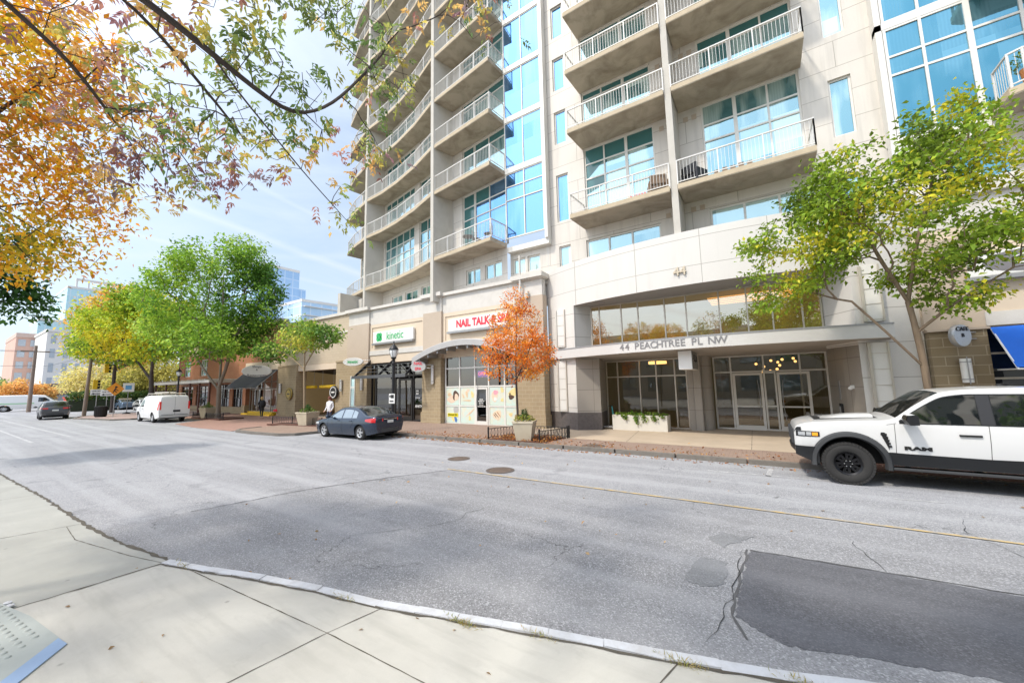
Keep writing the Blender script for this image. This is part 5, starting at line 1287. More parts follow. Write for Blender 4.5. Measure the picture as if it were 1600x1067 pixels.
for k in range(5): mb.box(-1.0 + .28 * k, -.82 + .28 * k, 16.6, 16.85, zf, zf + .22 + .02 * (k % 2))
tag(mb.build('storage_crates', M('brown rattan'), loc=(-.5, 16.7, zf)), 'row of low brown boxes along the lowest right balcony rail', 'boxes')
mb = MB()
for k in range(6): mb.box(-4.35 + .12 * k, -4.27 + .12 * k, 16.6, 16.7, zf, zf + .12)
tag(mb.build('toy_blocks', m_red, loc=(-4, 16.65, zf)), 'small red object low behind the middle balcony railing', 'toy')
mb = MB(); mb.tube([(7.05, 16.45, zf), (7.05, 16.45, zf + .5)], [.16, .22], 12)
pt = thing('potted_plant', 'orange pot with a leafy plant on the balcony at the upper right edge', 'plant', (7.05, 16.45, zf)); mb.build('pot', M('terracotta', (.5, .2, .07), .8), pt); tuft('foliage', (7.0, 16.45, zf + .5), (.35, .3, .6), 160, .1, gcol, pt, 61)
# ================================================================ vehicles
def car_paint(name, c, coat=.6, rough=.32, metal=.0):
    t = NT(name); P = t.pos('obj'); n = t.noise(P, 1.2, 3); n2 = t.noise(P, 30, 4)
    sp = t.n('SeparateXYZ'); t.l(P, sp.inputs[0])
    dust = t.math('MULTIPLY', t.ramp(t.math('ADD', sp.outputs[2], t.math('MULTIPLY', n, .4)), [(.3, .22), (.75, .0)]), n2)
    col = t.mix(t.math('MULTIPLY', n, .1), c, c3(c, .8)); col = t.mix(dust, col, (.33, .29, .24))
    t.princ(col, t.math('ADD', t.math('MULTIPLY', n2, .08), rough - .04), metal, None, .5, coat); return t.mat
m_tyre = M('tyre rubber', (.028, .027, .026), .85, var=.25, bump=.3, bscale=70, scale=5)
m_tyrewall = M('tyre sidewall', (.045, .043, .04), .8, var=.25, scale=6)
m_rimblk = M('black rim', (.02, .02, .022), .3, .6)
m_rimsil = M('silver rim', (.58, .58, .59), .3, .75, var=.06)
m_plastic = M('trim plastic', (.045, .047, .05), .62, var=.2, bump=.1, bscale=300)
m_carglass = NT('car glass')
def _cg():
    t = m_carglass; d = t.n('BsdfDiffuse'); P = t.pos('obj'); t.l(t.mix(t.ramp(t.noise(P, 2.4, 2, .4, dist=.6), [(.50, 0.), (.56, 1.)]), (.010, .012, .012), (.085, .082, .075)), d.inputs[0]); g = t.n('BsdfGlossy'); g.inputs[0].default_value = (.62, .68, .70, 1); g.inputs['Roughness'].default_value = .02
    lw = t.n('LayerWeight'); lw.inputs[0].default_value = .45; mx = t.n('MixShader'); t.l(t.math('ADD', t.math('MULTIPLY', lw.outputs['Fresnel'], .55), .05, True), mx.inputs[0]); t.l(d.outputs[0], mx.inputs[1]); t.l(g.outputs[0], mx.inputs[2]); t.l(mx.outputs[0], t.out.inputs[0])
_cg(); m_carglass = m_carglass.mat
m_lampred = M('tail lamp red', (.42, .012, .015), .15, coat=.8, emit=(.8, .02, .02), es=.25)
m_lampclear = M('head lamp', (.62, .64, .66), .12, .5, coat=.8)
m_lampamber = M('amber lamp', (.85, .33, .02), .2, coat=.8, emit=(1, .4, .02), es=.3)
m_chrome = M('chrome', (.72, .72, .72), .12, 1.0, var=.03)
m_seam = M('panel gap', (.012, .012, .012), .8)
m_plate = M('number plate', (.72, .73, .70), .5)
m_under = M('underbody', (.012, .012, .012), .9)

def interp(tab):
    xs = [p[0] for p in tab]; zs = [p[1] for p in tab]
    def f(x):
        if x <= xs[0]: return zs[0]
        for i in range(len(xs) - 1):
            if x <= xs[i + 1]:
                u = (x - xs[i]) / (xs[i + 1] - xs[i])
                return zs[i] + (zs[i + 1] - zs[i]) * u
        return zs[-1]
    return f
def smoothtab(tab, n=60):
    """Catmull-Rom through the table so that roof lines read as curves (monotone in x)"""
    out = []
    for i in range(len(tab) - 1):
        p0 = tab[max(i - 1, 0)]; p1 = tab[i]; p2 = tab[i + 1]; p3 = tab[min(i + 2, len(tab) - 1)]
        m1 = (p2[1] - p0[1]) / max(1e-6, p2[0] - p0[0]) * (p2[0] - p1[0]); m2 = (p3[1] - p1[1]) / max(1e-6, p3[0] - p1[0]) * (p2[0] - p1[0])
        lim = 3 * abs(p2[1] - p1[1]); m1 = max(-lim, min(lim, m1)); m2 = max(-lim, min(lim, m2))
        for k in range(10):
            u = k / 10; out.append((p1[0] + (p2[0] - p1[0]) * u, (2 * u**3 - 3 * u**2 + 1) * p1[1] + (u**3 - 2 * u**2 + u) * m1 + (-2 * u**3 + 3 * u**2) * p2[1] + (u**3 - u**2) * m2))
    return out + [tab[-1]]

class Car:
    """body built as cross sections along x (x=0 front, growing backwards); y>0 = driver side; local frame has the front at -x"""
    def __init__(s, root, top, sill, W, belt, tumble, wheels, wr, arch, plan, paint, r=.07, crown=.03, bulge=.03):
        s.root = root; s.top = interp(smoothtab(top)); s.sill = interp(sill); s.W = W; s.belt = interp(belt); s.tumble = tumble
        s.wheels = wheels; s.wr = wr; s.arch = arch; s.plan = interp(smoothtab(plan)); s.r = r; s.crown = crown; s.bulge = bulge
        s.x0 = top[0][0]; s.x1 = top[-1][0]; s.paint = paint
    def hw(s, x, z):
        w = s.W * s.plan(x); b = s.belt(x)
        if z > b: w -= (z - b) * s.tumble
        else:
            u = max(0, min(1, (b - z) / max(.3, b - s.sill(x)))); w += s.bulge * math.sin(math.pi * min(1, u * 1.1)) - .05 * u * u
        return w
    def bot(s, x):
        b = s.sill(x)
        for wx in s.wheels:
            d = abs(x - wx)
            if d < s.arch: b = max(b, s.wr + math.sqrt(s.arch**2 - d * d))
        return b
    def section(s, x, nr=14, nt=8):
        zt = s.top(x); zb = min(s.bot(x), zt - .1); r = min(s.r, (zt - zb) * .35)
        L = []
        for k in range(nr): z = zb + (zt - r - zb) * k / (nr - 1); L.append((s.hw(x, z), z))
        w0, z0 = L[-1]
        for k in range(1, 5): a = math.pi / 2 * k / 4; L.append((w0 - r * (1 - math.cos(a)), z0 + r * math.sin(a)))
        w1 = L[-1][0]
        for k in range(1, nt + 1): y = w1 * (1 - k / nt); L.append((y, zt + s.crown * (1 - (y / w1) ** 2)))
        ring = [Vector((x, y, z)) for y, z in L] + [Vector((x, -y, z)) for y, z in L[-2::-1]]
        return ring
    def body(s, name='body', extra=()):
        xs = set(extra)
        n = 90
        for i in range(n + 1): xs.add(s.x0 + (s.x1 - s.x0) * i / n)
        for i in range(8): xs.add(s.x0 + .25 * (i / 8) ** 2); xs.add(s.x1 - .25 * (i / 8) ** 2)
        for wx in s.wheels:
            for k in range(25): xs.add(wx - s.arch * math.cos(math.pi * k / 24) * .9999)
        xs = sorted(x for x in xs if s.x0 <= x <= s.x1); q = [xs[0]]
        for x in xs[1:]:
            if x - q[-1] > .004: q.append(x)
        rows = [s.section(x) for x in q]; mb = MB(); mb.grid(rows)
        for rr, fl in ((rows[0], 1), (rows[-1], 0)):
            n = len(rr); h = n // 2; fs = []
            for k in range(h): 
                a, b, c, d = k, k + 1, n - 2 - k, n - 1 - k
                if b < c: fs.append((a, b, c, d) if fl else (d, c, b, a))
                elif b == c: fs.append((a, b, d) if fl else (d, b, a))
            mb.add(rr, fs)
        o = mb.build(name, s.paint, s.root, world=False, smooth=32)
        # dark floor and wheel housings
        ub = MB(); 
        for i in range(len(q) - 1):
            a, b = q[i], q[i + 1]; za = min(s.bot(a), s.top(a) - .12) + .0; zb = min(s.bot(b), s.top(b) - .12)
            wa, wb = s.hw(a, za) - .012, s.hw(b, zb) - .012
            ub.quad((a, -wa, za), (b, -wb, zb), (b, wb, zb), (a, wa, za))
        ub.build('underbody', m_under, s.root, world=False)
        return o
    def patch(s, name, x0, x1, zb, zt, mat, off=.006, n=16, m=5, sides=(1, -1), parent=None, thick=0):
        """strip lying on the body side between two curves zb(x), zt(x)"""
        f0 = zb if callable(zb) else (lambda x: zb); f1 = zt if callable(zt) else (lambda x: zt)
        out = None
        for sd in sides:
            mb = MB(); rows = []
            for i in range(n + 1):
                x = x0 + (x1 - x0) * i / n; a, b = f0(x), f1(x)
                rows.append([(x, sd * (s.hw(x, a + (b - a) * k / m) + off), a + (b - a) * k / m) for k in range(m + 1)])
            mb.grid(rows)
            if thick:
                for rr in (rows[0], rows[-1], [r[0] for r in rows], [r[-1] for r in rows]):
                    mb.grid([rr, [(p[0], p[1] - sd * thick, p[2]) for p in rr]])
            out = mb.build(name, mat, parent or s.root, world=False, smooth=40)
        return out
    def toppatch(s, name, x0, x1, f, mat, off=.006, n=14, m=10, parent=None, f2=None):
        """patch on the upper surface (windscreen, rear window): from x0 to x1, half width fraction f (f2 at the far end)"""
        mb = MB(); rows = []
        for i in range(n + 1):
            u = i / n; x = x0 + (x1 - x0) * u; zt = s.top(x); r = min(s.r, .3); w1 = s.hw(x, zt - r) - r; ff = f + ((f2 if f2 is not None else f) - f) * u
            dz = (s.top(x + .01) - s.top(x - .01)) / .02; nn = math.hypot(dz, 1)
            rows.append([(x - dz / nn * off, w1 * ff * (1 - 2 * k / m), zt + s.crown * (1 - (ff * (1 - 2 * k / m)) ** 2) + off / nn) for k in range(m + 1)])
        mb.grid(rows); return mb.build(name, mat, parent or s.root, world=False, smooth=40)
    def endpatch(s, name, end, y0, y1, z0, z1, mat, off=.01, bow=0, parent=None):
        """patch on the front or rear face, bowed in plan like the bumper"""
        mb = MB(); x = (s.x0 - off) if end == 0 else (s.x1 + off); rows = []
        for i in range(9):
            y = y0 + (y1 - y0) * i / 8; dx = bow * (y / s.W) ** 2 * (1 if end == 0 else -1); rows.append([(x + dx, y, z0 + (z1 - z0) * k / 3) for k in range(4)])
        mb.grid(rows); return mb.build(name, mat, parent or s.root, world=False, smooth=50)
    def flare(s, wx, w, out, mat, r0=None, a0=-8, a1=188, sides=(1, -1)):
        r0 = r0 or s.arch - .012
        for sd in sides:
            mb = MB(); rows = []
            for k in range(33):
                a = R(a0 + (a1 - a0) * k / 32); row = []
                for rr, oo in ((r0 - .015, -.16), (r0, .4), (r0 + .02, 1), (r0 + w * .75, .85), (r0 + w, .15), (r0 + w, -.05)):
                    x = wx - rr * math.cos(a); z = s.wr + rr * math.sin(a); row.append((x, sd * (s.hw(x, z) + out * oo), z))
                rows.append(row)
            mb.grid(rows); mb.build('fender_flare', mat, s.root, world=False, smooth=50)
    def wheel(s, x, side, width, rim_r, style, rim, y=None):
        y = (s.W - width * .5 - .02) if y is None else y; R_ = s.wr
        w = bpy.data.objects.new('wheel', None); COL.objects.link(w); w.parent = s.root; w.location = (x, side * y, R_); w.empty_display_size = .1
        h = width / 2; mb = MB()
        prof = [(rim_r, -h * .85), (rim_r + .02, -h), (R_ - .09, -h * 1.04), (R_ - .025, -h * .9), (R_ - .004, -h * .7), (R_, 0), (R_ - .004, h * .7), (R_ - .025, h * .9), (R_ - .09, h * 1.04), (rim_r + .02, h), (rim_r, h * .85)]
        mb.lathe(prof, 44, axis='y', cap=False)
        if style == 'truck':
            for k in range(44):
                a = 2 * math.pi * k / 44
                for sg in (-1, 1):
                    Mx = Matrix.Rotation(a, 4, 'Y'); 
                    mb.box(-.024, .024, sg * h * .42 - .045, sg * h * .42 + .045, R_ - .006, R_ + .010, 0, Mx)
                    mb.box(-.026, .026, sg * h * .86 - .022, sg * h * .86 + .03, R_ - .045, R_ + .002, 0, Mx)
        mb.build('tyre', m_tyre, w, world=False, smooth=50)
        mb = MB(); yo = side * h * .72
        mb.lathe([(rim_r + .004, h * .98), (rim_r - .012, h * 1.0), (rim_r - .03, h * .7), (rim_r - .035, -h * .7), (rim_r, -h * .9)], 40, axis='y', cap=False)
        mb.lathe([(rim_r - .034, side * h * .05), (0, side * h * .02)], 28, axis='y', m=1, cap=False)
        ns = {'truck': 6, 'five': 5, 'steel': 8}[style]
        for k in range(ns):
            a = 2 * math.pi * k / ns + .2; Mx = Matrix.Rotation(a, 4, 'Y')
            if style == 'truck':
                for da in (-.26, .26):
                    Ma = Matrix.Rotation(a + da, 4, 'Y'); mb.add([Ma @ Vector(p) for p in ((-.028, yo - side * .03, .07), (.028, yo - side * .03, .07), (.020, yo, rim_r - .02), (-.020, yo, rim_r - .02), (-.028, yo - side * .1, .07), (.028, yo - side * .1, .07), (.020, yo - side * .06, rim_r - .02), (-.020, yo - side * .06, rim_r - .02))], [(0, 1, 2, 3), (4, 7, 6, 5), (0, 4, 5, 1), (1, 5, 6, 2), (3, 2, 6, 7), (0, 3, 7, 4)])
                mb.box(-.045, .045, min(yo - side * .01, yo - side * .06), max(yo - side * .01, yo - side * .06), rim_r - .075, rim_r - .02, 0, Mx)
            else:
                for da in (-.13, .13) if style == 'five' else (0,):
                    Ma = Matrix.Rotation(a + da, 4, 'Y'); ww = .017 if style == 'five' else .03
                    mb.add([Ma @ Vector(p) for p in ((-ww, yo, .05), (ww, yo, .05), (ww * 1.2, yo + side * .01, rim_r - .02), (-ww * 1.2, yo + side * .01, rim_r - .02), (-ww, yo - side * .06, .05), (ww, yo - side * .06, .05), (ww * 1.2, yo - side * .05, rim_r - .02), (-ww * 1.2, yo - side * .05, rim_r - .02))], [(0, 1, 2, 3), (4, 7, 6, 5), (0, 4, 5, 1), (1, 5, 6, 2), (3, 2, 6, 7), (0, 3, 7, 4)])
        mb.lathe([(.0, yo + side * .005), (.06, yo + side * .0), (.085, yo - side * .04), (.085, yo - side * .1)], 20, axis='y')
        for k in range(6): 
            a = 2 * math.pi * k / 6; mb.lathe([(.012, yo - side * .02), (.012, yo + side * .012), (0, yo + side * .015)], 6, (.066 * math.cos(a), 0, .066 * math.sin(a)), axis='y', m=2)
        mb.build('rim', [rim, m_under, m_chrome], w, world=False, smooth=40); return w
def seam(c, x0, z0, x1, z1, w=.008, sides=(1, -1), off=.0035):
    for sd in sides:
        mb = MB(); rows = []
        n = 12
        for k in range(n + 1):
            x = x0 + (x1 - x0) * k / n; z = z0 + (z1 - z0) * k / n; dx, dz = z1 - z0, -(x1 - x0); L = math.hypot(dx, dz); dx, dz = dx / L * w / 2, dz / L * w / 2
            rows.append([(x - dx, sd * (c.hw(x - dx, z - dz) + off), z - dz), (x + dx, sd * (c.hw(x + dx, z + dz) + off), z + dz)])
        mb.grid(rows); mb.build('panel_gap', m_seam, c.root, world=False)
def mirror(c, x, z, mat, sx=.1, sides=(1, -1), k=1.0):
    for sd in sides:
        mb = MB(); y = sd * (c.hw(x, z) + .02)
        mb.tube([(x + .02, y - sd * .03, z - .02), (x + .02, y + sd * .10, z)], .02, 6)
        mb.ball((x, y + sd * .19 * k, z + .03), (.07 * k, .13 * k, .085 * k), 14); mb.build('mirror', mat, c.root, world=False, smooth=60)
def handle(c, x, z, L=.2, mat=None, sides=(1, -1)):
    for sd in sides:
        mb = MB(); y = sd * (c.hw(x, z) + .022); mb.box(x - L / 2, x + L / 2, y - .012, y + .012, z - .018, z + .018); mb.box(x - L / 2, x - L / 2 + .03, y - sd * .03, y, z - .018, z + .018); mb.box(x + L / 2 - .03, x + L / 2, y - sd * .03, y, z - .018, z + .018)
        mb.build('door_handle', mat or m_plastic, c.root, world=False, bevel=.006)

# ---------------------------------------------------------------- white pickup
# faces -X: its front is at local x = 0
TX, TY = .50, 11.24
root = thing('pickup_truck', 'white off-road pickup truck with black lower trim and black wheels parked at the right', 'pickup truck', (TX, TY + 1.0, 0))
root.rotation_euler = (0, 0, 0)
P_TRK = car_paint('white truck paint', (.70, .70, .69), .8, .3)
# y>0 points to the building here, the driver side is y<0; sections are symmetric
top = [(0, 1.08), (.03, 1.18), (.10, 1.235), (.30, 1.30), (.8, 1.345), (1.3, 1.375), (1.62, 1.39), (1.75, 1.44), (2.05, 1.68), (2.35, 1.89), (2.50, 1.965), (2.8, 2.015), (3.4, 2.045), (4.0, 2.03), (4.35, 1.97), (4.50, 1.80), (4.56, 1.45), (4.7, 1.40), (5.7, 1.40), (5.85, 1.38)]
sill = [(0, .62), (.25, .56), (.6, .52), (1.2, .46), (4.9, .46), (5.85, .62)]
plan = [(0, .86), (.05, .92), (.15, .965), (.4, .99), (.8, 1.0), (5.0, 1.0), (5.85, .98)]
T = Car(root, top, sill, .99, [(0, 1.30), (5.85, 1.30)], .21, [.95, 4.70], .445, .585, plan, P_TRK, .055, .03, .02)
T.body()
arch_top = lambda x: T.bot(x)
# black lower body: bumper, rocker panels
blk_top = interp([(0, .74), (.36, .74), (.37, .74), (1.5, .68), (1.58, .735), (1.8, .72), (3.0, .695), (5.85, .74)])
T.patch('rocker_trim', 1.56, 4.06, lambda x: .462, blk_top, m_black if False else M('satin black', (.009, .010, .012), .5, var=.15), .004, 30)
T.patch('bumper_side', -.0, .42, lambda x: .56 - .42 * x, lambda x: .765, M('satin black'), .055, 12, thick=.12)
T.patch('rear_trim', 5.3, 5.85, lambda x: .55, .74, M('satin black'), .006, 8)
for sd in (1, -1):        # running board
    mb = MB(); mb.box(1.62, 4.05, sd * .84 - .1, sd * .84 + .1, .36, .415); 
    for x in (1.9, 2.9, 3.8): mb.box(x - .04, x + .04, sd * .70 - .06, sd * .70 + .06, .38, .5)
    mb.build('running_board', m_plastic, root, world=False, bevel=.012)
for wx in (.95, 4.70): T.flare(wx, .115, .085, m_plastic)
# front: bumper, grille, lamps
mb = MB()
rows = []
for z, xo, k in ((.46, .16, .93), (.52, .04, .97), (.64, -.06, 1.0), (.72, -.07, 1.0), (.76, -.03, 1.0), (.765, .05, 1.0)):
    rows.append([(xo + .24 * (y / .97) ** 4 + .03 * (y / .97) ** 2, y * k * 1.02, z) for y in [-.97 + 1.94 * i / 20 for i in range(21)]])
mb.grid(rows); mb.build('front_bumper', M('satin black'), root, world=False, smooth=40)
mb = MB(); rows = []
for z, xo in ((.765, .02), (.85, -.02), (1.0, -.03), (1.10, -.01), (1.17, .04)):
    rows.append([(xo + .13 * (y / .8) ** 4, y, z) for y in [-.74 + 1.48 * i / 14 for i in range(15)]])
mb.grid(rows)
for k in range(6): mb.box(-.05, .02, -.66 + .25 * k - .03, -.66 + .25 * k + .03, .80, 1.12)
mb.build('grille', m_plastic, root, world=False, smooth=40)
T.patch('hood_lip', -.0, .13, lambda x: 1.12, lambda x: min(T.top(x) - .02, 1.2), M('satin black'), .014, 6)
hb = lambda x: .985 + .02 * x; ht = lambda x: 1.115 - .03 * x
T.patch('headlight', .03, .46, hb, ht, M('satin black'), .010, 12, thick=.03)
T.patch('headlight_lens', .07, .2, lambda x: 1.01, lambda x: 1.09, m_lampclear, .016, 4); T.patch('headlight_lens', .22, .31, lambda x: 1.01, lambda x: 1.09, m_lampclear, .016, 4); T.patch('turn_signal', .325, .43, lambda x: 1.01, lambda x: 1.085, m_lampamber, .016, 4)
T.patch('fog_light', .13, .26, .64, .70, m_lampclear, .026, 4)
# hood scoop and black hood stripes
T.toppatch('hood_decal', .42, 1.55, .60, M('satin black'), .004, f2=.55)
mb = MB(); mb.grid([[(.55 + .95 * u, y, T.top(.55 + .95 * u) + .03 + .07 * math.sin(math.pi * min(1, u * 1.3) * .55) * (1 - (abs(y) / .42) ** 3)) for y in [-.42 + .84 * i / 10 for i in range(11)]] for u in [i / 10 for i in range(11)]]); mb.build('hood_scoop', P_TRK, root, world=False, smooth=60)
# windows
dlo_t = lambda x: min(T.top(x) - .105, 1.91)
beltz = lambda x: 1.345
T.patch('window_trim', 1.80, 4.36, lambda x: 1.325, lambda x: max(1.33, min(T.top(x) - .085, 1.935) if x < 4.2 else min(T.top(x) - .12, 1.9)), M('satin black'), .003, 40)
T.patch('side_window', 1.93, 2.94, beltz, lambda x: max(1.35, dlo_t(x)), m_carglass, .007, 24)
T.patch('side_window', 3.14, 4.22, beltz, lambda x: max(1.35, min(1.91, 1.91 - 1.3 * max(0, x - 3.98) ** 2 * 4)), m_carglass, .007, 24)
T.patch('door_pillar', 2.95, 3.125, beltz, lambda x: 1.915, M('pillar grey', (.03, .03, .033), .45), .008, 4)
T.toppatch('windscreen', 1.76, 2.47, 1.0, m_carglass, .008, 16, f2=.98)
T.toppatch('rear_window', 4.37, 4.54, .92, m_carglass, .008)
# doors
seam(T, 1.70, .70, 1.72, 1.32); seam(T, 3.01, .50, 3.04, 1.33); seam(T, 4.05, .62, 4.22, 1.32)
seam(T, 1.60, 1.30, 1.75, 1.335, .006); seam(T, 1.57, .60, 3.0, .60, .006)
handle(T, 2.78, 1.13, .30, m_black); handle(T, 3.98, 1.13, .26, m_black)
for sd in (1, -1):        # fender vent
    for k in range(5):
        mb = MB(); x = 1.53 + .015 * k; z = 1.10 - .062 * k; y = sd * (T.hw(x, z) + .006); mb.box(x - .045 + .01 * k, x + .05, y - .012, y + .012, z - .018, z + .018); mb.build('fender_vent', m_black, root, world=False)
T.patch('vent_trim', 1.49, 1.60, lambda x: 1.10 - (x - 1.49) * 3.0, lambda x: 1.14 - max(0, x - 1.56) * 4, M('satin black'), .004, 6)
for sd in (1, -1):
    mb = MB(); y = T.hw(1.98, 1.42) * sd
    mb.tube([(2.0, y - sd * .02, 1.38), (1.98, y + sd * .16, 1.40)], .035, 8)
    mb.grid([[(1.93 + xx, y + sd * (.10 + .36 * u), zz) for xx, zz in ((-.06, 1.335), (-.11, 1.42), (-.08, 1.52), (.03, 1.535), (.07, 1.51), (.075, 1.34))] for u in (0, .15, .85, 1)], 0, True)
    mb.add([(1.93 + xx, y + sd * .46, zz) for xx, zz in ((-.06, 1.335), (-.11, 1.42), (-.08, 1.52), (.03, 1.535), (.07, 1.51), (.075, 1.34))], [(0, 1, 2, 3, 4, 5)])
    mo = mb.build('mirror', M('satin black'), root, world=False, smooth=45)
    mb = MB(); mb.grid([[(1.93 + xx * 1.04, y + sd * (.14 + .30 * u), zz) for xx, zz in ((-.112, 1.43), (-.085, 1.526), (.025, 1.543))] for u in (0, .5, 1)]); mb.build('mirror_cap', m_chrome, mo, world=False, smooth=60)
# name on the door, tail lamps, tailgate
bm_ = text('lettering', 'RAM', .095, m_black, Matrix.Identity(4), None, .004, 2.1, bold=.006)
bm_.parent = root; bm_.matrix_local = Matrix.Translation((2.03, -(T.hw(2.03, .83) + .006), .83)) @ Matrix.Rotation(R(90), 4, 'X')
T.patch('tail_lamp', 5.70, 5.84, 1.0, 1.32, m_lampred, .008, 4)
T.endpatch('tailgate', 1, -.9, .9, .75, 1.36, P_TRK, .012); T.endpatch('rear_bumper', 1, -.95, .95, .55, .74, m_plastic, .06)
mb = MB(); mb.add([Vector((3.6 + .12 * u, .25 * v, 2.075 + .05 * (1 - abs(v)))) for u in (0, 1) for v in (-.2, 0, .2)], [(0, 1, 4, 3), (1, 2, 5, 4)]); mb.tube([(3.55, 0, 2.07), (3.75, 0, 2.12)], [.05, .01], 8); mb.build('antenna_fin', m_black, root, world=False)
for wx in (.95, 4.70):
    for sd in (1, -1): T.wheel(wx - .05 if wx < 2 else wx, sd, .33, .245, 'truck', m_rimblk, .90)
mb = MB(); mb.box(.3, 5.5, -.6, .6, .42, 1.05); mb.tube([(.93, -.8, .45), (.93, .8, .45)], .06, 8); mb.tube([(4.68, -.8, .45), (4.68, .8, .45)], .08, 8); mb.build('chassis', m_under, root, world=False)

# ---------------------------------------------------------------- generic passenger cars
def seam_set(c, L):
    for a in L: seam(c, *a, w=.009)
def make_car(root, spec):
    c = Car(root, spec['top'], spec['sill'], spec['W'], spec['belt'], spec['tumble'], spec['wheels'], spec['wr'], spec['wr'] + .055, spec['plan'], spec['paint'], spec.get('r', .07), spec.get('crown', .03), spec.get('bulge', .04))
    c.body()
    if spec.get('clad'): 
        for wx in c.wheels: c.flare(wx, .06, .02, m_plastic)
        c.patch('sill_trim', c.wheels[0] + c.arch + .03, c.wheels[1] - c.arch - .03, lambda x: c.sill(x) + .005, lambda x: c.sill(x) + .13, m_plastic, .008, 14)
    bz = lambda x: c.belt(x) + .015; tz = lambda x: min(c.top(x) - c.r - .025, spec['dlo'])
    for a, b in spec['windows']: c.patch('side_window', a, b, bz, lambda x: max(bz(x) + .004, tz(x)), m_carglass, .006, 20)
    if spec.get('windscreen'): c.toppatch('windscreen', *spec['windscreen'][:2], spec['windscreen'][2], m_carglass, .007)
    if spec.get('rearwin'): c.toppatch('rear_window', *spec['rearwin'][:2], spec['rearwin'][2], m_carglass, .007)
    seam_set(c, spec['seams'])
    for x in spec['handles']: handle(c, x, spec['hz'], .17, spec['paint'])
    mirror(c, spec['mirror'][0], spec['mirror'][1], spec['paint'])
    for wx in c.wheels:
        for sd in (1, -1): c.wheel(wx, sd, .215, spec.get('rim', .21), spec.get('style', 'five'), spec.get('rimm', m_rimsil))
    mb = MB(); mb.box(.4, c.x1 - .4, -.65, .65, .2, .34); mb.build('chassis', m_under, root, world=False)
    return c
# dark blue sedan: front at local x=0, length 4.62; placed with its front to -X
sed = thing('sedan', 'dark slate blue sedan parked at the kerb before the black storefront, seen from behind', 'car', (-18.98, 11.62, 0), R(1.5))
spec = dict(paint=car_paint('slate blue paint', (.012, .028, .058), .7, .22, .3), W=.885, r=.09, crown=.035, bulge=.05,
    top=[(0, .56), (.05, .66), (.18, .74), (.6, .83), (1.05, .895), (1.25, .94), (1.6, 1.13), (1.95, 1.33), (2.2, 1.41), (2.6, 1.44), (3.0, 1.425), (3.3, 1.37), (3.65, 1.24), (3.95, 1.11), (4.12, 1.06), (4.42, 1.045), (4.56, 1.02), (4.62, .93)],
    sill=[(0, .30), (.3, .2), (1, .19), (3.6, .19), (4.2, .24), (4.62, .34)], plan=[(0, .72), (.08, .82), (.3, .92), (.7, .98), (1.2, 1), (3.6, 1), (4.2, .96), (4.5, .90), (4.62, .82)],
    belt=[(0, .86), (1.2, .90), (3.6, .955), (4.62, 1.0)], tumble=.42, wheels=[.92, 3.62], wr=.325, dlo=1.345,
    windows=[(1.62, 2.32), (2.40, 3.05), (3.10, 3.42)], windscreen=(1.30, 2.02, .96), rearwin=(3.28, 4.02, .9),
    seams=[(1.27, .3, 1.32, .90), (2.34, .24, 2.38, .93), (3.05, .55, 3.30, .93), (.25, .55, 1.2, .88)], handles=[2.12, 3.02], hz=.83, mirror=(1.55, .98))
c = make_car(sed, spec)
for sd in (1, -1):
    c.patch('tail_lamp', 4.02, 4.59, lambda x: .79 + .14 * max(0, (4.35 - x)), lambda x: .975 - .14 * max(0, 4.4 - x), m_lampred, .012, 10, sides=(sd,))
c.endpatch('tail_lamp', 1, .40, .72, .82, .95, m_lampred, .012, .06); c.endpatch('tail_lamp', 1, -.72, -.40, .82, .95, m_lampred, .012, .06)
c.endpatch('number_plate', 1, -.17, .17, .74, .86, m_plate, .018); c.endpatch('rear_bumper', 1, -.66, .66, .36, .52, m_plastic, .02, .08); c.endpatch('chrome_strip', 1, -.38, .38, .90, .93, m_chrome, .02, .05)
c.toppatch('boot_lip', 4.40, 4.56, .86, M('satin black'), .012)
c.patch('headlight', .06, .55, .62, .72, m_lampclear, .01, 8)
c.endpatch('grille', 0, -.5, .5, .35, .55, m_plastic, .01, .1)
# grey and bronze SUV in the road
suv = thing('suv', 'dark grey SUV with a sunlit flank driving away at the far left of the road', 'suv', (-60.2, 7.2, 0), R(-4))
sp2 = dict(paint=car_paint('graphite paint', (.06, .06, .065), .8, .25, .3), W=.94, r=.11, crown=.04, clad=True,
    top=[(0, .75), (.06, .9), (.3, 1.0), (1.0, 1.08), (1.25, 1.14), (1.6, 1.4), (1.95, 1.6), (2.3, 1.68), (3.2, 1.69), (3.9, 1.62), (4.2, 1.48), (4.45, 1.15), (4.55, 1.0), (4.6, .85)],
    sill=[(0, .4), (.4, .27), (4, .27), (4.6, .42)], plan=[(0, .75), (.1, .86), (.4, .95), (1, 1), (3.8, 1), (4.4, .93), (4.6, .85)], belt=[(0, 1.0), (4.6, 1.1)], tumble=.38, wheels=[.9, 3.58], wr=.36, dlo=1.58,
    windows=[(1.65, 2.35), (2.42, 3.2), (3.28, 3.85)], windscreen=(1.3, 2.05, .95), rearwin=(4.0, 4.40, .86), seams=[(1.35, .4, 1.4, 1.05), (2.38, .35, 2.4, 1.05), (3.2, .6, 3.35, 1.05)], handles=[2.2, 3.1], hz=.98, mirror=(1.65, 1.12), rim=.23)
c = make_car(suv, sp2)
c.patch('tail_lamp', 4.2, 4.52, 1.02, 1.14, m_lampred, .012, 6); c.endpatch('tail_lamp', 1, .45, .78, .98, 1.10, m_lampred, .012, .05); c.endpatch('tail_lamp', 1, -.78, -.45, .98, 1.10, m_lampred, .012, .05); c.endpatch('number_plate', 1, -.2, .2, .8, .93, m_plate, .02); c.endpatch('rear_bumper', 1, -.75, .75, .42, .62, m_plastic, .02, .07)
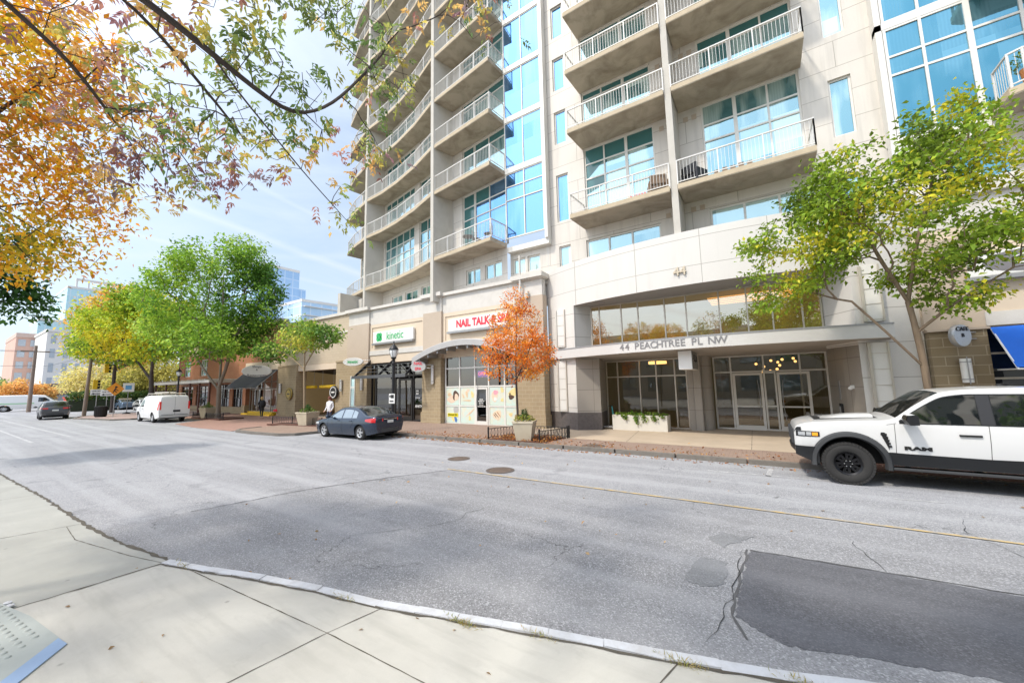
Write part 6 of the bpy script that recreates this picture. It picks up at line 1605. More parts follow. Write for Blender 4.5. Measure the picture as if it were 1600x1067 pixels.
# parked blue car behind the plaza
bl = thing('parked_car', 'steel blue car parked side-on beyond the corner pavement behind the trash bin', 'car', (-79.5, 15.4, 0), R(8))
sp3 = dict(spec); sp3['paint'] = car_paint('steel blue paint', (.13, .19, .27), .8, .25, .3); make_car(bl, sp3)
bl2 = thing('parked_car', 'pale silver car whose nose shows left of the white van', 'car', (-72.6, 15.6, 0), R(180))
bl2.location = (-68.0, 16.6, 0); sp4 = dict(spec); sp4['paint'] = car_paint('silver paint', (.62, .62, .60), .8, .3, .2); make_car(bl2, sp4)
bl3 = thing('parked_car', 'grey car nose half hidden behind the trash bin', 'car', (-86.5, 14.4, 0), R(5)); sp5 = dict(spec); sp5['paint'] = car_paint('mid grey paint', (.33, .35, .38), .8, .3, .2); make_car(bl3, sp5)
# ---------------------------------------------------------------- vans
van = thing('cargo_van', 'white cargo van with a roof rack parked at the kerb, seen from behind', 'van', (-44.0, 10.75, 0))
V_W = car_paint('van white', (.80, .795, .78), .5, .35)
vt = [(0, .85), (.06, 1.0), (.3, 1.1), (.85, 1.22), (1.0, 1.28), (1.45, 1.72), (1.7, 1.93), (2.0, 2.02), (3, 2.06), (5.2, 2.05), (5.55, 2.0), (5.66, 1.7), (5.70, 1.1)]
c = Car(van, vt, [(0, .42), (.4, .32), (5.2, .32), (5.7, .42)], .985, [(0, 1.16), (5.7, 1.16)], .16, [.95, 4.4], .375, .45, [(0, .8), (.1, .9), (.5, .98), (1, 1), (5.2, 1), (5.6, .97), (5.7, .93)], V_W, .1, .04, .03); c.body()
bz = lambda x: 1.2
c.patch('side_window', 1.35, 2.15, bz, lambda x: max(1.21, min(c.top(x) - .2, 1.75)), m_carglass, .006, 16); c.toppatch('windscreen', 1.02, 1.68, .95, m_carglass, .008)
for a in ((1.2, .5, 1.25, 1.2), (2.3, .4, 2.3, 1.9), (3.6, .4, 3.6, 1.85)): seam(c, *a)
handle(c, 2.05, 1.05, .2, m_plastic); mirror(c, 1.35, 1.25, m_plastic, k=1.3)
c.patch('tail_lamp', 5.45, 5.66, .98, 1.62, m_lampred, .008, 4)
for yy in (.86, -.86): c.endpatch('tail_lamp', 1, yy - .05, yy + .05, 1.0, 1.6, m_lampred, .012)
c.endpatch('rear_bumper', 1, -.92, .92, .40, .58, M('van bumper', (.55, .54, .52), .5), .09, .02); c.endpatch('bumper_pad', 1, -.8, .8, .58, .61, m_plastic, .092)
c.endpatch('number_plate', 1, .12 - .22, .12 + .22, .80, .95, m_black, .016); c.endpatch('door_gap', 1, -.006, .006, .62, 1.95, m_seam, .012)
for sd in (1, -1):
    for wx in (.95, 4.4): c.wheel(wx, sd, .24, .21, 'steel', m_rimsil)
mb = MB(); mb.box(.4, 5.3, -.7, .7, .28, .4); mb.build('chassis', m_under, van, world=False)
mb = MB()
for sd in (-.7, .7): mb.tube([(1.9, sd, 2.22), (5.3, sd, 2.22)], .025, 6)
for x in (2.0, 3.0, 4.1, 5.2): mb.tube([(x, -.75, 2.06), (x, -.72, 2.2), (x, .72, 2.2), (x, .75, 2.06)], .022, 6)
mb.build('roof_rack', m_alu, van, world=False)
ld = thing('ladder', 'aluminium ladder lying on the roof rack of the white van', 'ladder', (-44.0, 10.75, 2.25)); mb = MB()
for yy in (-.35, .05): mb.box(2.2, 5.5, yy - .03, yy + .03, .0, .09)
mb.build('side_rail', m_alu, ld, world=False); mb = MB()
for k in range(11): mb.tube([(2.35 + .3 * k, -.35, .045), (2.35 + .3 * k, .05, .045)], .018, 6)
mb.build('rungs', m_alu, ld, world=False)
v2 = thing('cargo_van', 'white delivery van with pale green stripe crossing at the far left edge', 'van', (-88.0, 2.2, 0), R(76))
c = Car(v2, vt, [(0, .42), (.4, .32), (5.2, .32), (5.7, .42)], .985, [(0, 1.16), (5.7, 1.16)], .16, [.95, 4.4], .375, .45, [(0, .8), (.1, .9), (.5, .98), (1, 1), (5.2, 1), (5.6, .97), (5.7, .93)], V_W, .1, .04, .03)
v2.scale = (1.35, 1.1, 1.12); v2.rotation_euler = (0, 0, R(-104)); v2.location = (-90, 12.4, 0)
c.body(); c.patch('side_window', 1.35, 2.15, bz, lambda x: max(1.21, min(c.top(x) - .2, 1.75)), m_carglass, .006, 16); c.toppatch('windscreen', 1.02, 1.68, .95, m_carglass, .008)
c.patch('stripe', 2.4, 5.5, .95, 1.08, M('pale green', (.35, .62, .35), .5), .006)
for sd in (1, -1):
    for wx in (.95, 4.4): c.wheel(wx, sd, .24, .21, 'steel', m_rimsil)
# ================================================================ trees
m_bark = mat_bark('bark grey brown', (.17, .135, .105), (.30, .25, .20)); m_barkdk = mat_bark('bark dark', (.055, .045, .045), (.13, .105, .095)); m_barkpale = mat_bark('bark tan', (.26, .19, .12), (.42, .33, .22))
LEAFK = 1.55
m_leaf = mat_leaf('leaf', .5, .42)
def densify(path, step):
    out = [np.array(path[0], float)]
    for a, b in zip(path[:-1], path[1:]):
        a = np.array(a, float); b = np.array(b, float); n = max(1, int(np.linalg.norm(b - a) / step))
        for k in range(1, n + 1): out.append(a + (b - a) * k / n)
    for _ in range(4):
        out = [out[0]] + [(out[i - 1] + out[i] * 2 + out[i + 1]) / 4 for i in range(1, len(out) - 1)] + [out[-1]]
    return out
def cloud(ells, n, rg, shell=.5, gap=.0, gs=.8):
    """random points inside a union of ellipsoids, thinned by noise so that the crown has gaps"""
    vol = np.array([e[1][0] * e[1][1] * e[1][2] for e in ells]) ** .8; vol /= vol.sum(); out = []
    while len(out) < n:
        e = ells[rg.choice(len(ells), p=vol)]; v = rg.normal(size=3); v /= np.linalg.norm(v); r = rg.random() ** (1 / 3.); r = r * (1 - shell) + shell * r ** .5
        p = np.array(e[0]) + v * r * np.array(e[1])
        if gap and noise.noise(Vector(p * gs)) < gap - .35 * rg.random(): continue
        out.append(p)
    return np.array(out)
def grow(paths, pts, bf, rg, step=.3, sag=.0):
    P = []; par = []; plen = []
    for pi, path in enumerate(paths):
        d = densify(path, step)
        if pi == 0: base = -1
        else:
            dist = np.linalg.norm(np.array(P) - d[0], axis=1); base = int(dist.argmin())
        for k, p in enumerate(d):
            pa = base if k == 0 else len(P) - 1
            P.append(p); par.append(pa); plen.append(0 if pa < 0 else plen[pa] + np.linalg.norm(p - P[pa]))
    cap = 60000; A = np.zeros((cap, 3)); L = np.zeros(cap); N = len(P); A[:N] = P; L[:N] = plen
    z0 = max(p[2] for p in paths[0]) * .55 if len(paths) == 1 else min(paths[1][0][2], paths[0][-1][2]) * .8
    ok = np.zeros(cap); ok[:N] = [1e3 if p[2] < z0 else 0 for p in P]
    ctr = np.array(paths[0][-1]); order = np.argsort(np.linalg.norm(pts - ctr, axis=1)); tips = []
    for i in order:
        q = pts[i]; D = np.linalg.norm(A[:N] - q, axis=1); c = int((D + bf * L[:N] + ok[:N]).argmin()); d = D[c]
        n = max(1, int(d / step)); a = A[c].copy(); pa = c; side = rg.normal(size=3) * d * .07
        for k in range(1, n + 1):
            u = k / n; p = a + (q - a) * u + side * math.sin(math.pi * u) + np.array([0, 0, -sag * d * math.sin(math.pi * u)]) + (rg.normal(size=3) * step * .09 if k < n else 0)
            par.append(pa); A[N] = p; L[N] = L[pa] + np.linalg.norm(p - A[pa]); pa = N; N += 1
        tips.append(N - 1)
    return A[:N], par, tips
def branch_mesh(mb, A, par, rtip, rmax, flare=1.0, pw=2.25):
    N = len(par); cnt = np.zeros(N); ch = [[] for _ in range(N)]
    for i in range(N):
        if par[i] >= 0: ch[par[i]].append(i)
    for i in range(N - 1, -1, -1):
        if not ch[i]: cnt[i] = 1
        if par[i] >= 0: cnt[par[i]] += cnt[i]
    rad = np.minimum(rtip * cnt ** (1 / pw), rmax)
    z0 = A[0][2]
    for i in range(N):
        h = A[i][2] - z0
        if rad[i] > rmax * .6 and h < .5: rad[i] *= 1 + .45 * flare * (1 - h / .5) ** 2
    st_ = [0]; 
    stack = [(0, None)]
    while stack:
        s0, pr = stack.pop(); path = [s0] if pr is None else [pr, s0]; cur = s0
        while ch[cur]:
            c = sorted(ch[cur], key=lambda k: -cnt[k]); 
            for o in c[1:]: stack.append((o, cur))
            cur = c[0]; path.append(cur)
        if len(path) < 2: continue
        rr = [rad[k] for k in path]
        if pr is not None: rr[0] = min(rad[pr] * .8, rr[1] * 1.25)
        r0 = max(rr); n = 10 if r0 > .08 else (6 if r0 > .025 else (4 if r0 > .01 else 3))
        mb.tube([A[k] for k in path], [float(x) for x in rr], n, cap=False)
    return rad
def pick(pal, P, rg, sc, jit=.22, gradient=None):
    """leaf colours: palette chosen by smooth noise over the crown"""
    nv = np.array([noise.noise(Vector(p * sc)) for p in P]) * .75 + .5 + rg.normal(size=len(P)) * jit * .6
    k = np.clip(nv * len(pal), 0, len(pal) - 1e-3).astype(int)
    c = np.array(pal)[k] * rg.uniform(1 - jit * 1.6, 1 + jit * 1.6, (len(P), 1)) * LEAFK
    return c
def tree(name, label, cat, paths, ells, npts, nleaf, lsize, pal, seed, bf=.35, rtip=.006, rmax=.2, step=.3, spread=.22, bark=None, gap=.0, gs=.8, sc=.5, aspect=.55, droop=.35, group=None, shell=.5, compound=0, sag=0, leafscale=None):
    rg = np.random.default_rng(seed); base = paths[0][0]
    t_ = thing(name, label, cat, base, 0, group)
    pts = cloud(ells, npts, rg, shell, gap, gs); A, par, tips = grow(paths, pts, bf, rg, step, sag)
    mb = MB(); rad = branch_mesh(mb, A, par, rtip, rmax); mb.build('trunk', bark or m_bark, t_, smooth=60)
    thin = np.where(rad < rtip * 2.3)[0]; thin = thin[thin > 3]
    pick_ = rg.choice(thin, nleaf); prev = np.array([par[i] for i in pick_]); ax = A[pick_] - A[prev]; ax /= np.linalg.norm(ax, axis=1)[:, None] + 1e-9
    P = A[pick_] + rg.normal(size=(nleaf, 3)) * spread * np.array([1, 1, .75])
    D = ax * .6 + rg.normal(size=(nleaf, 3)) * .8 + np.array([0, 0, -droop])
    if compound:                                  # pinnate leaves: pairs of leaflets along a drooping rachis
        C_ = pick(pal, P, rg, sc); D /= np.linalg.norm(D, axis=1)[:, None]; LP = []; LD = []; LC = []; mr = MB()
        for p, d, c in zip(P, D, C_):
            Ln = compound * rg.uniform(.7, 1.3); sd = np.cross(d, [0, 0, 1.0]) + rg.normal(size=3) * .25; sd /= np.linalg.norm(sd) + 1e-9; npair = rg.integers(3, 6)
            for k in range(npair):
                u = (k + 1) / npair; q = p + d * Ln * u + np.array([0, 0, -.25 * Ln * u * u])
                for s_ in (-1, 1): LP.append(q); LD.append(sd * s_ + d * .75 + np.array([0, 0, -.35]) + rg.normal(size=3) * .12); LC.append(c * rg.uniform(.85, 1.15))
            LP.append(p + d * Ln + np.array([0, 0, -.25 * Ln])); LD.append(d + np.array([0, 0, -.4])); LC.append(c)
        leafmesh('crown', np.array(LP), np.array(LD), lsize, np.array(LC), m_leaf, t_, seed=seed, aspect=aspect)
    else:
        leafmesh('crown', P, D, lsize, pick(pal, P, rg, sc), m_leaf, t_, seed=seed, aspect=aspect)
    return t_
G1 = [(.08, .125, .015), (.12, .18, .018), (.165, .235, .022), (.18, .28, .028), (.27, .33, .03), (.40, .36, .025)]
tree('street_tree', 'airy yellow-green street tree with a forked tan trunk behind the white pickup', 'tree',
     [[(3.42, 13.55, 0), (3.36, 13.55, 1.6), (3.36, 13.52, 2.5), (3.30, 13.5, 3.4), (3.22, 13.5, 4.2)], [(3.36, 13.52, 2.5), (2.8, 13.3, 3.3), (2.1, 13.2, 4.3)], [(3.30, 13.5, 3.4), (3.9, 13.3, 4.0), (4.9, 13.2, 4.7)], [(3.22, 13.5, 4.2), (3.5, 13.5, 5.6), (3.95, 13.5, 7.2)], [(3.22, 13.5, 4.2), (2.7, 13.4, 5.6), (2.4, 13.3, 7.0)]],
     [((3.1, 13.4, 6.6), (2.3, 2.2, 2.0)), ((1.1, 13.2, 5.8), (1.4, 1.4, 1.25)), ((.75, 13.2, 4.75), (.9, 1.0, .55)), ((4.3, 13.3, 7.9), (1.0, 1.0, 1.35)), ((5.5, 13.2, 5.4), (1.6, 1.2, .8)), ((3.9, 13.3, 4.3), (1.0, .8, .5)), ((2.0, 13.2, 7.4), (1.0, 1.0, .8))],
     640, 20000, .125, G1, 5, .30, .0065, .19, .26, .16, mat_bark('bark mid', (.15, .105, .07), (.30, .23, .16)), .16, .9, .55, .6)
m_burl = MB()
OR = [(.48, .12, .018), (.56, .17, .02), (.62, .23, .025), (.64, .29, .04), (.40, .09, .02)]
tree('maple_tree', 'small young maple with bright orange leaves beside the square planter', 'tree',
     [[(-8.85, 13.95, .1), (-8.88, 13.93, 1.3), (-8.9, 13.9, 2.4), (-8.9, 13.9, 3.1)], [(-8.9, 13.9, 2.4), (-9.5, 13.7, 3.6), (-9.8, 13.6, 4.6)], [(-8.9, 13.9, 2.5), (-8.3, 13.9, 3.5), (-7.9, 13.9, 4.6)], [(-8.9, 13.9, 3.1), (-8.8, 13.9, 5.2), (-8.75, 13.8, 6.2)]],
     [((-8.9, 13.8, 3.6), (1.75, 1.5, 1.2)), ((-8.8, 13.8, 4.7), (1.35, 1.2, 1.1)), ((-8.8, 13.8, 5.9), (.6, .6, .75)), ((-7.9, 13.9, 3.6), (.9, .9, .9))], 480, 8000, .095, OR, 9, .3, .0042, .085, .2, .11, m_barkdk, .0, 1, .7, .6)
G2 = [(.06, .13, .02), (.10, .19, .025), (.16, .26, .035), (.26, .33, .05), (.38, .36, .06)]
tree('young_tree', 'thin young tree with a flat spreading green crown before the garage', 'tree',
     [[(-24.7, 13.45, .1), (-24.75, 13.42, 2), (-24.9, 13.4, 3.6), (-24.9, 13.4, 4.6)], [(-24.9, 13.4, 3.6), (-26.2, 13.2, 4.5), (-28, 13.2, 5.0)], [(-24.9, 13.4, 3.7), (-23.9, 13.4, 4.7), (-22.9, 13.3, 5.3)]],
     [((-25, 13.3, 5.7), (2.0, 1.7, .8)), ((-28.0, 13.2, 5.0), (1.9, 1.4, .6)), ((-23.2, 13.3, 5.6), (1.6, 1.3, .7)), ((-25.5, 13.3, 6.4), (1.2, 1.2, .6))], 260, 3600, .21, G2, 12, .3, .008, .085, .35, .22, m_barkpale, .05, .7, .5, .6)
G3 = [(.05, .12, .016), (.08, .17, .02), (.12, .225, .025), (.17, .29, .032), (.24, .36, .04), (.32, .40, .05)]
tree('street_tree', 'large round green street tree with a forked trunk before the brick building', 'tree',
     [[(-38.0, 13.5, .1), (-37.9, 13.45, 1.4), (-37.9, 13.4, 2.6), (-37.8, 13.4, 4.5)], [(-37.9, 13.4, 2.4), (-40, 12.8, 4.4), (-41.8, 12.3, 6.5)], [(-37.9, 13.4, 2.6), (-35.9, 13.2, 4.6), (-34.6, 13, 6.6)], [(-37.8, 13.4, 4.5), (-37.5, 13.2, 8), (-37.3, 13, 12)]],
     [((-37.4, 12.6, 9.3), (6.0, 4.6, 4.6)), ((-37, 12.8, 12.8), (3.9, 3.6, 2.6)), ((-33.0, 12.4, 7.6), (3.0, 3.0, 2.4)), ((-41.0, 12.2, 7.4), (3.4, 3.4, 2.2)), ((-36, 11.5, 5.6), (4.2, 2.8, 1.2))], 560, 29000, .24, G3, 15, .32, .016, .27, .5, .36, m_bark, .22, .30, .22, .6, shell=.65)
G4 = [(.07, .14, .014), (.12, .20, .018), (.19, .28, .022), (.28, .36, .026), (.40, .42, .03), (.52, .42, .03)]
tree('street_tree', 'big yellow-green street tree with a dark leaning trunk behind the white van', 'tree',
     [[(-51.6, 12.6, .1), (-51.6, 12.55, 2.0), (-51.9, 12.5, 4.0), (-52, 12.5, 6)], [(-51.9, 12.5, 3.6), (-54.8, 12, 5.6), (-57, 11.6, 7.5)], [(-51.9, 12.5, 4), (-49.6, 12, 6), (-48.5, 12, 8)]],
     [((-53, 12, 9.5), (6.4, 4.6, 3.9)), ((-51, 12, 12), (4.0, 3.6, 2.6)), ((-58, 11.0, 8.0), (3.6, 3.6, 2.6)), ((-48.5, 11.8, 8), (3.4, 3.2, 2.6))], 520, 23000, .28, G4, 18, .32, .018, .30, .6, .42, m_barkdk, .22, .27, .16, .6, shell=.65)
G5 = [(.22, .32, .03), (.30, .38, .04), (.42, .42, .05), (.54, .36, .06), (.56, .26, .07), (.3, .36, .04)]
tree('street_tree', 'yellow and orange turning tree behind the big trees at the street corner', 'tree', [[(-66, 12.6, 0), (-66, 12.5, 4), (-66, 12.5, 7)]], [((-66, 12.4, 9.5), (5.6, 4.6, 4.0)), ((-65, 12.5, 13), (3.2, 3, 2.2))], 340, 11000, .34, G5, 21, .35, .02, .25, .8, .55, m_barkdk, .05, .3, .2, .6, shell=.65)
G6 = [(.16, .15, .03), (.26, .24, .05), (.38, .34, .08), (.48, .42, .10), (.20, .22, .06)]
for k, (x, y, h, r, lab) in enumerate(((-85, 18.5, 7.0, 3.8, 'olive tree behind the orange diamond sign'), (-80, 20.5, 8.2, 4.2, 'olive and gold tree standing right of the orange diamond sign'), (-96, 15.4, 7.2, 3.6, 'pale golden tree left of the wooden utility pole'))):
    tree('background_tree', lab, 'tree', [[(x, y, 0), (x, y, h * .35), (x + .2, y, h * .6)]], [((x, y, h * .66), (r, r, h * .34)), ((x + 1.2, y, h * .5), (r * .9, r * .8, h * .25))], 200, 5200, .36, G6 if k != 2 else [(.5, .45, .16), (.55, .46, .2), (.42, .40, .12)], 30 + k, .35, .02, .22, .8, .5, m_barkdk, .0, .3, .2, .6, group='trees beyond the cross street')
tree('background_tree', 'round orange tree far down the street at the left edge', 'tree', [[(-116, 9.7, 0), (-116, 9.7, 1.5), (-116, 9.7, 2.6)]], [((-116, 9.8, 3.1), (2.6, 2.6, 2.1)), ((-116, 12.3, 2.7), (2.2, 2.2, 1.7))], 120, 2400, .5, [(.52, .27, .08), (.58, .33, .10), (.55, .38, .13)], 40, .35, .02, .15, .6, .4, m_barkdk, .0, .3, .2, .6)
tree('background_tree', 'green tree at the left edge before the orange tree', 'tree', [[(-122, 8.0, 0), (-122, 8.0, 1.5), (-122, 8, 2.6)]], [((-122, 8.0, 3.2), (2.6, 2.6, 2.4)), ((-122, 5, 3.4), (3, 3, 2.6))], 120, 2200, .5, [(.12, .2, .05), (.2, .27, .07), (.28, .3, .09)], 41, .35, .02, .15, .6, .4, m_barkdk, .0, .3, .2, .6)
# ---- near side of the street: trunks stand outside the frame, crowns reach over the road
PI_ = [(.12, .19, .06), (.19, .25, .08), (.32, .33, .09), (.50, .42, .10), (.56, .34, .12), (.34, .17, .14), (.26, .14, .16), (.24, .18, .20)]
tree('pistache_tree', 'near tree whose dark limbs with purple and yellow feathery leaves hang at the top left', 'tree',
     [[(-2.9, -1.6, .05), (-2.95, -1.5, 2.2), (-3.0, -1.1, 3.9), (-3.1, -.2, 4.8), (-3.39, .63, 5.03), (-3.63, 1.08, 5.09), (-3.83, 1.49, 5.15), (-4.07, 1.97, 5.25), (-4.13, 2.44, 5.73), (-4.02, 2.89, 6.52), (-4.0, 3.3, 7.3)], [(-3.63, 1.08, 5.09), (-3.84, 1.32, 5.04), (-4.01, 1.64, 4.99), (-4.26, 2.16, 4.81), (-4.53, 2.72, 4.69), (-4.84, 3.33, 4.57)], [(-3.1, -.2, 4.8), (-3.59, .5, 5.13), (-3.87, .8, 5.2), (-4.19, 1.16, 5.16), (-4.46, 1.52, 5.14), (-4.75, 1.82, 5.09)], [(-3.0, -1.1, 3.9), (-4.0, -.4, 5.2), (-5.2, .5, 5.4), (-6.0, 1.1, 5.2)], [(-3.1, -.2, 4.8), (-3.3, .5, 5.8), (-3.6, 1.3, 6.3), (-3.4, 2.3, 7.3)]],
     [((-3.99, 2.67, 6.83), (.6,) * 3), ((-3.96, 3.15, 6.54), (.41,) * 3), ((-3.64, 1.06, 5.5), (.43,) * 3), ((-4.04, 1.75, 5.43), (.49,) * 3), ((-4.41, 1.34, 5.11), (.46,) * 3), ((-5.1, 1.39, 5.14), (.51,) * 3), ((-5.78, 1.25, 5.01), (.6,) * 3), ((-4.46, 1.97, 5.06), (.34,) * 3), ((-4.12, 2.37, 5.27), (.32,) * 3), ((-5.57, .85, 5.54), (.6,) * 3), ((-3.85, 1.95, 6.47), (.31,) * 3), ((-3.61, 1.38, 5.6), (.31,) * 3), ((-4.55, 3.2, 5.66), (.3,) * 3), ((-5.31, 1.79, 4.95), (.35,) * 3), ((-4.64, .79, 5.7), (.47,) * 3), ((-2.92, 3.7, 7.48), (.39,) * 3), ((-4.6, 2.9, 4.85), (.3,) * 3), ((-3.2, .3, 6.6), (1.2, 1, .9))],
     520, 1150, .070, PI_, 51, .25, .0036, .14, .16, .13, m_barkdk, .0, 1, .9, .42, compound=.16)
PO = [(.26, .26, .03), (.54, .40, .03), (.66, .40, .03), (.68, .33, .025), (.62, .25, .025), (.42, .20, .04), (.30, .24, .04)]
tree('zelkova_tree', 'near tree with dense orange and gold leaves filling the upper left corner', 'tree',
     [[(-8.6, -1.4, .02), (-8.6, -1.35, 2.2), (-8.4, -1.1, 3.6), (-8.0, -.5, 5.0)], [(-8.4, -1.1, 3.4), (-8.5, -.2, 4.5), (-8.6, .7, 5.1)], [(-8.4, -1.1, 3.6), (-7.8, -.2, 5.0), (-7.2, .5, 6.2)], [(-8.4, -1.1, 3.2), (-8.5, -.5, 3.9), (-8.2, .5, 4.3)]],
     [((-7.25, .22, 6.74), (.85,) * 3), ((-7.46, .57, 6.33), (.9,) * 3), ((-7.9, .53, 5.4), (.9,) * 3), ((-8.68, .99, 5.19), (.75,) * 3), ((-8.22, .53, 4.42), (.65,) * 3), ((-7.18, -.29, 5.81), (.9,) * 3), ((-6.26, -.28, 6.41), (.8,) * 3), ((-7.68, -.3, 4.53), (.75,) * 3), ((-8.8, .9, 4.6), (.6, .6, .45)), ((-10, -1.2, 6.5), (2, 1.4, 1.6)), ((-7.5, -2.2, 6.5), (2, 1.6, 1.5))],
     680, 28000, .08, PO, 53, .28, .0045, .16, .2, .13, m_barkdk, -.1, 1, .8, .5)
tree('dark_tree', 'dark green leafy bough at the left edge above the far end of the near sidewalk', 'tree',
     [[(-24.5, -1.2, .02), (-24.5, -1.1, 3), (-24.2, -.6, 5), (-23.9, .2, 6.5)], [(-24.2, -.6, 4.6), (-23.8, .6, 5.6), (-23.6, 1.6, 6.1)]],
     [((-23.61, 1.6, 6.27), (.95, .95, .8)), ((-23.58, .78, 6.69), (1.13,) * 3), ((-23.66, 2.0, 5.72), (.62,) * 3), ((-23.76, .34, 5.68), (1.1,) * 3), ((-23.34, .81, 7.85), (1.14,) * 3), ((-23.54, 2.2, 6.38), (.52,) * 3), ((-23.5, -.8, 7.4), (2.2, 1.8, 1.9))], 320, 5600, .20, [(.015, .05, .012), (.03, .085, .016), (.05, .12, .022), (.09, .17, .03)], 57, .3, .008, .2, .25, .2, m_barkdk, .0, 1, .6, .6)
# more trees and a hedge on the near side behind the viewer (they show in the shop windows)
for k, (x, y) in enumerate(((4.5, -4.2), (11, -3.6), (17, -4))):
    tree('street_tree', ('green near-side street tree standing behind the viewer', 'green near-side street tree farther right behind the viewer', 'green near-side street tree at the far right')[k], 'tree', [[(x, y, .05), (x, y, 2.4), (x, y - .1, 4.2)]], [((x, y - .3, 6.0), (2.6, 2.2, 2.0))], 160, 2400, .3, G2 if k != 2 else G4, 70 + k, .3, .012, .15, .4, .3, m_barkdk, .0, .5, .3, .6, group='near side street trees')

tree('street_tree', 'near-side tree whose open crown shades the right part of the road from above the viewer', 'tree', [[(-.6, -2.6, .05), (-.6, -2.5, 2.6), (-.4, -1.6, 4.6), (.2, -.4, 6)]], [((-1.6, .55, 6.9), (2.4, 1.6, .9)), ((.3, .7, 7.0), (2.4, 1.6, .9))], 110, 6500, .15, G2, 81, .3, .008, .16, .3, .24, m_barkdk, .3, .5, .4, .6)
# ================================================================ far background
def facade(name, label, cat, poly, z1, mat, winmat, bands, rows, parent=None, wfrac=.7, hfrac=.6, roofmat=None, cap=.6):
    """block building on a plan polygon; each street-facing side gets window parts"""
    b = thing(name, label, cat, (sum(p[0] for p in poly) / len(poly), sum(p[1] for p in poly) / len(poly), 0))
    mb = MB(); mb.prism(poly, -.1, z1, 0); n = len(poly)
    mb.build('wall', mat, b)
    mb = MB(); c = Vector((sum(p[0] for p in poly) / n, sum(p[1] for p in poly) / n)); mb.prism([tuple(c + (Vector(p) - c) * 1.02) for p in poly], z1 + .003, z1 + cap); mb.build('roof', roofmat or mat, b)
    for (i, cols) in bands:
        a = Vector(poly[i]); e = Vector(poly[(i + 1) % n]); fr = Fr(a, e)
        out = (c - a).dot(fr.n) < 0; sg = 1 if out else -1
        for r in range(rows):
            z0 = z1 * (r + (1 - hfrac) / 2) / rows; zz = z0 + z1 / rows * hfrac; f = MB()
            for k in range(cols):
                u0 = fr.L * (k + (1 - wfrac) / 2) / cols; u1 = u0 + fr.L / cols * wfrac
                P = [fr.p(u0, .06 * sg, z0), fr.p(u1, .06 * sg, z0), fr.p(u1, .06 * sg, zz), fr.p(u0, .06 * sg, zz)]
                f.add(P, [(0, 1, 2, 3)])
            f.build('window_row', winmat, b)
    return b
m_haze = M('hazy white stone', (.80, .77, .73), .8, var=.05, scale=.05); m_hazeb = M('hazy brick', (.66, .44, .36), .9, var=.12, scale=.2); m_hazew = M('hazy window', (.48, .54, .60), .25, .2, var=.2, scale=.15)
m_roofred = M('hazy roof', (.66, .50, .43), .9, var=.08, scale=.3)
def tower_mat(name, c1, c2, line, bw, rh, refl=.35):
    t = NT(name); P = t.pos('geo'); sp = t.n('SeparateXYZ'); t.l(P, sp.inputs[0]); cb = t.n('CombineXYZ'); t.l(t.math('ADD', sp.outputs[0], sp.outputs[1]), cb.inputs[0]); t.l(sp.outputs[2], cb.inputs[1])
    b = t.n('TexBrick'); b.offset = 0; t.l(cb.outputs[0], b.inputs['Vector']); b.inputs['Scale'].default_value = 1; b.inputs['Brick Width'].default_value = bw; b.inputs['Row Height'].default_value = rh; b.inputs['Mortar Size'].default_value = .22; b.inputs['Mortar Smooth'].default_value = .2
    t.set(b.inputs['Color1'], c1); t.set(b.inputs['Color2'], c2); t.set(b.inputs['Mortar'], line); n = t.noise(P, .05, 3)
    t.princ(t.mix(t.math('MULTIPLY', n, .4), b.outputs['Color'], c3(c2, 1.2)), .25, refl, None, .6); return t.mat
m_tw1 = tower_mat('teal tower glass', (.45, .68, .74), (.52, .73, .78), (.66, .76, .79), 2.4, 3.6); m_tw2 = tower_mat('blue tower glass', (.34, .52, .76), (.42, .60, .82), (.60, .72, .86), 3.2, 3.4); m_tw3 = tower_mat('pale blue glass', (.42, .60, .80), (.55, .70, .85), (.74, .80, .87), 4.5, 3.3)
def simple_tower(name, label, poly, z1, mat, crown=None):
    b = thing(name, label, 'building', (*poly[0], 0)); mb = MB(); mb.prism(poly, -.1, z1); mb.build('curtain_wall', mat, b)
    n = len(poly); c = Vector((sum(p[0] for p in poly) / n, sum(p[1] for p in poly) / n))
    mb = MB(); mb.prism([tuple(c + (Vector(p) - c) * 1.01) for p in poly], z1 + .003, z1 + 1.0); mb.build('parapet', m_haze, b)
    return b
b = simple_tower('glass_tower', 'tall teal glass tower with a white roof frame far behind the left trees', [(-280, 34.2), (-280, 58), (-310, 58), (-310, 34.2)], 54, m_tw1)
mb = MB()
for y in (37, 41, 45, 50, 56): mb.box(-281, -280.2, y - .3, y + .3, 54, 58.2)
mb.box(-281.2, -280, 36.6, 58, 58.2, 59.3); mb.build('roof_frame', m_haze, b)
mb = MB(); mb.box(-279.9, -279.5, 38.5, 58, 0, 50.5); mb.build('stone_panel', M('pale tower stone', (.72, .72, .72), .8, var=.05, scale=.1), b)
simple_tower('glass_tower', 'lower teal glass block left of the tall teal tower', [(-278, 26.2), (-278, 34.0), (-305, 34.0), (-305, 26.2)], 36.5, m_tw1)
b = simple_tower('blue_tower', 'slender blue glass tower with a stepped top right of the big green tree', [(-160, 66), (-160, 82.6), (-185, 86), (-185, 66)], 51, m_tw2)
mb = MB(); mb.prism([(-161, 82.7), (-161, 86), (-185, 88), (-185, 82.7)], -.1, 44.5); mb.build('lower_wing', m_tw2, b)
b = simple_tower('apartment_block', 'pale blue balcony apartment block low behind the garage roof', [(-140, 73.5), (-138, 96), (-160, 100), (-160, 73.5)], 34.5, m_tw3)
mb = MB()
for r in range(10): mb.box(-139.6 + .0, -138.4, 74 , 95, 3 + 3.3 * r, 3.25 + 3.3 * r)
mb.build('balcony_edge', m_haze, b)
